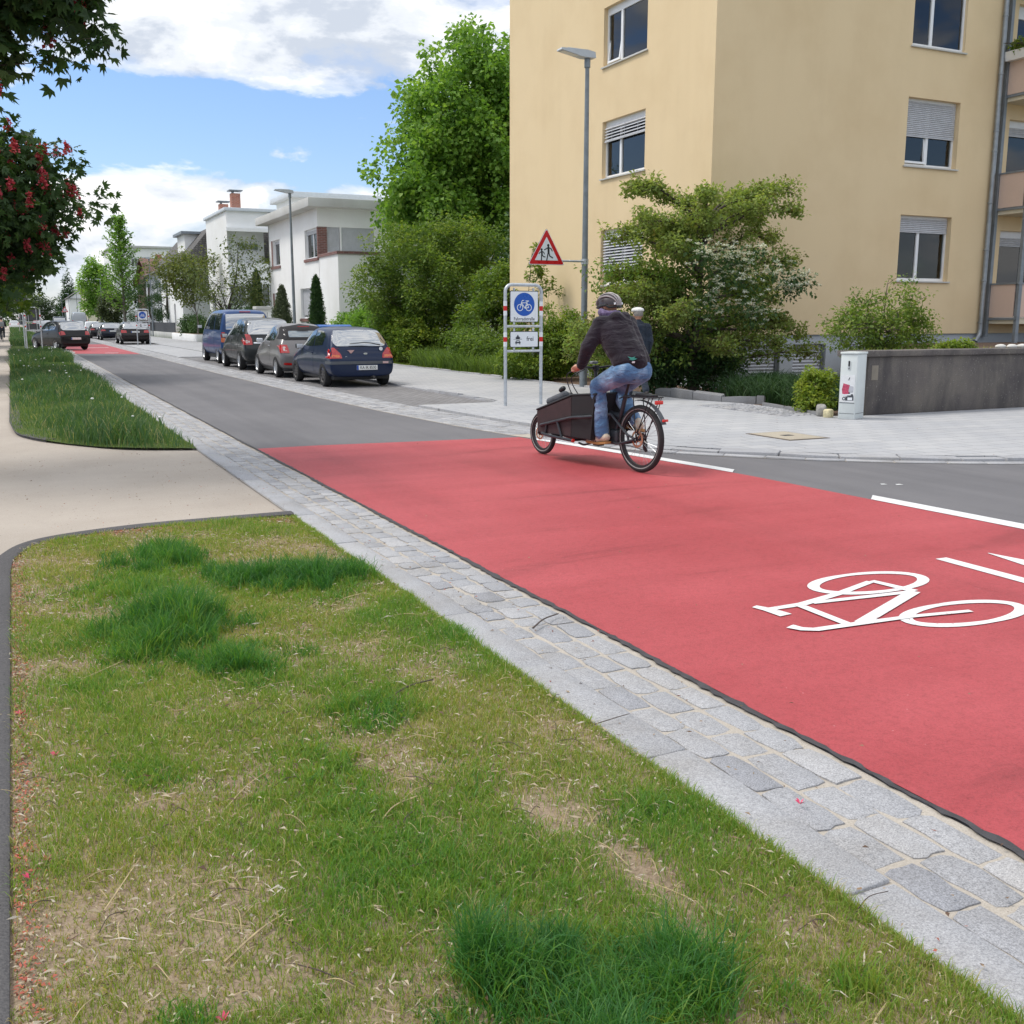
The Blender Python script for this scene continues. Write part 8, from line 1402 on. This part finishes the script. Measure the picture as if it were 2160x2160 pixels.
blob('body', K_SKIN, Wk, bd, .010, 3); blob('jacket', K_NAVY, Wk, [((0, 0, .93), (0, .01, 1.40), .155, .15), ((-.10, 0, .90), (-.13, 0, 1.38), .11, .105), ((.10, 0, .90), (.13, 0, 1.38), .11, .105), ((0, 0, 1.42), (0, 0, 1.50), .12, .075)]+[c for s in (-1, 1) for c in (((s*.12, 0, 1.40), (s*.195, 0, 1.40), .09, .085), ((s*.195, 0, 1.40), (s*.245, -.05, 1.13), .078, .064), ((s*.245, -.05, 1.13), (s*.23, .04, .91), .062, .05))], .012, 4, .014, 7, 5)
blob('trousers', K_NAVY, Wk, [((-.09, 0, .90), (.09, 0, .90), .12, .12), (hl_, kl, .105, .078), (kl, (-.09, .19, .12), .076, .068), (hr_, kr, .105, .078), (kr, (.10, -.28, .19), .076, .068)], .012, 4, .01, 7, 6)
blob('shoe', K_DSHOE, Wk, [((-.09, .17, .045), (-.09, .36, .03), .042, .032), ((-.09, .17, .06), al, .042, .045)], .009, 3); blob('shoe', K_DSHOE, Wk, [((.10, -.32, .13), (.10, -.17, .032), .042, .032), ((.10, -.32, .14), ar, .042, .045)], .009, 3)
bm = bmesh.new(); bmesh.ops.create_uvsphere(bm, u_segments=24, v_segments=14, radius=1)
for v in bm.verts: v.co = Vector((v.co.x*.125, v.co.y*.145+.03, max(v.co.z, -.35)*.062+.012*(v.co.y > .4)*-1))
m = MB(); m.bm(bm, 0, True); bm.free(); c_ = m.build('flat_cap', K_CAP, Wk); c_.location = (0, .01, 1.735); bm = bmesh.new(); bmesh.ops.create_uvsphere(bm, u_segments=20, v_segments=12, radius=1); bmesh.ops.delete(bm, geom=[v for v in bm.verts if v.co.y > .15 or v.co.z < -.55], context='VERTS')
for v in bm.verts: v.co = Vector((v.co.x*.097, v.co.y*.112, v.co.z*.10))
m = MB(); m.bm(bm, 0, True); bm.free(); h_ = m.build('hair', K_HAIR, Wk, fix=False); h_.location = (0, .005, 1.67)
# ---- far cyclist on the sandy path
Fb = thing('bicycle', 'far off bicycle coming along the sandy path', 'bicycle', (-.62, 84, 0)); 
for y, nm in ((-.5, 'wheel'), (.55, 'wheel')): m = MB(); m.lathe([(.32+.018*math.cos(a), .018*math.sin(a)) for a in [2*PI*k/8 for k in range(8)]], 26, 'x', (0, y, .34), closed=True); m.build(nm, K_RUB, Fb)
m = MB(); m.tube([(0, -.5, .34), (0, -.02, .30), (0, -.2, .85), (0, -.5, .34)], .016, 6); m.tube([(0, -.02, .30), (0, .38, .80), (0, -.15, .72)], .018, 6); m.tube([(0, .55, .34), (0, .40, .75), (0, .37, 1.05)], .016, 6); m.build('frame', K_BLACK, Fb); m = MB(); m.tube([(-.3, .30, 1.05), (0, .38, 1.06), (.3, .30, 1.05)], .013, 6); m.build('handlebar', K_BLACK, Fb); m = MB(); m.bevbox(-.07, .07, -.34, -.08, .88, .94, .02); m.build('saddle', K_BLACK, Fb)
Fp = thing('person', 'far off cyclist in dark clothes with a grey backpack on the sandy path', 'person', (-.62, 84, 0)); hc, HP = head_caps((0, .12, 1.66), (0, 1, 0))
arm = lambda s: [((0, .08, 1.42), (s*.18, .08, 1.42), .07, .06), ((s*.18, .08, 1.42), (s*.25, .12, 1.20), .055, .045), ((s*.25, .12, 1.20), (s*.28, .28, 1.08), .042, .035)]
leg = lambda s, z: [((s*.09, -.15, .98), (s*.11, .16, .62+z), .085, .06), ((s*.11, .16, .62+z), (s*.10, .02, .22+z), .055, .04)]
blob('body', K_SKIN, Fp, [((0, -.14, 1.0), (0, .08, 1.42), .13, .13), ((0, .08, 1.42), (0, .11, 1.6), .06, .055)]+hc+arm(-1)+arm(1)+leg(-1, 0)+leg(1, .14), .014, 2); blob('jacket', K_JACK, Fp, [((-.08, -.14, 1.02), (-.1, .08, 1.40), .11, .12), ((.08, -.14, 1.02), (.1, .08, 1.40), .11, .12)]+[(a, b, r+.018, q+.014) for s in (-1, 1) for a, b, r, q in arm(s)], .018, 3); blob('trousers', K_NAVY, Fp, [((-.07, -.15, .96), (.07, -.15, .96), .13, .13)]+[(a, b, r+.02, q+.02) for s, z in ((-1, 0), (1, .14)) for a, b, r, q in leg(s, z)], .018, 3)
m = MB(); m.bevbox(-.16, .16, -.26, -.10, 1.08, 1.46, .05, 3); bp = m.build('backpack', K_GREYB, Fp); bm = bmesh.new(); bmesh.ops.create_uvsphere(bm, u_segments=16, v_segments=10, radius=.105); m = MB(); m.bm(bm, 0, True); bm.free(); h_ = m.build('hair', pbr('dark_hair', (.03, .022, .018), .7, .2), Fp); h_.location = (0, .10, 1.685)
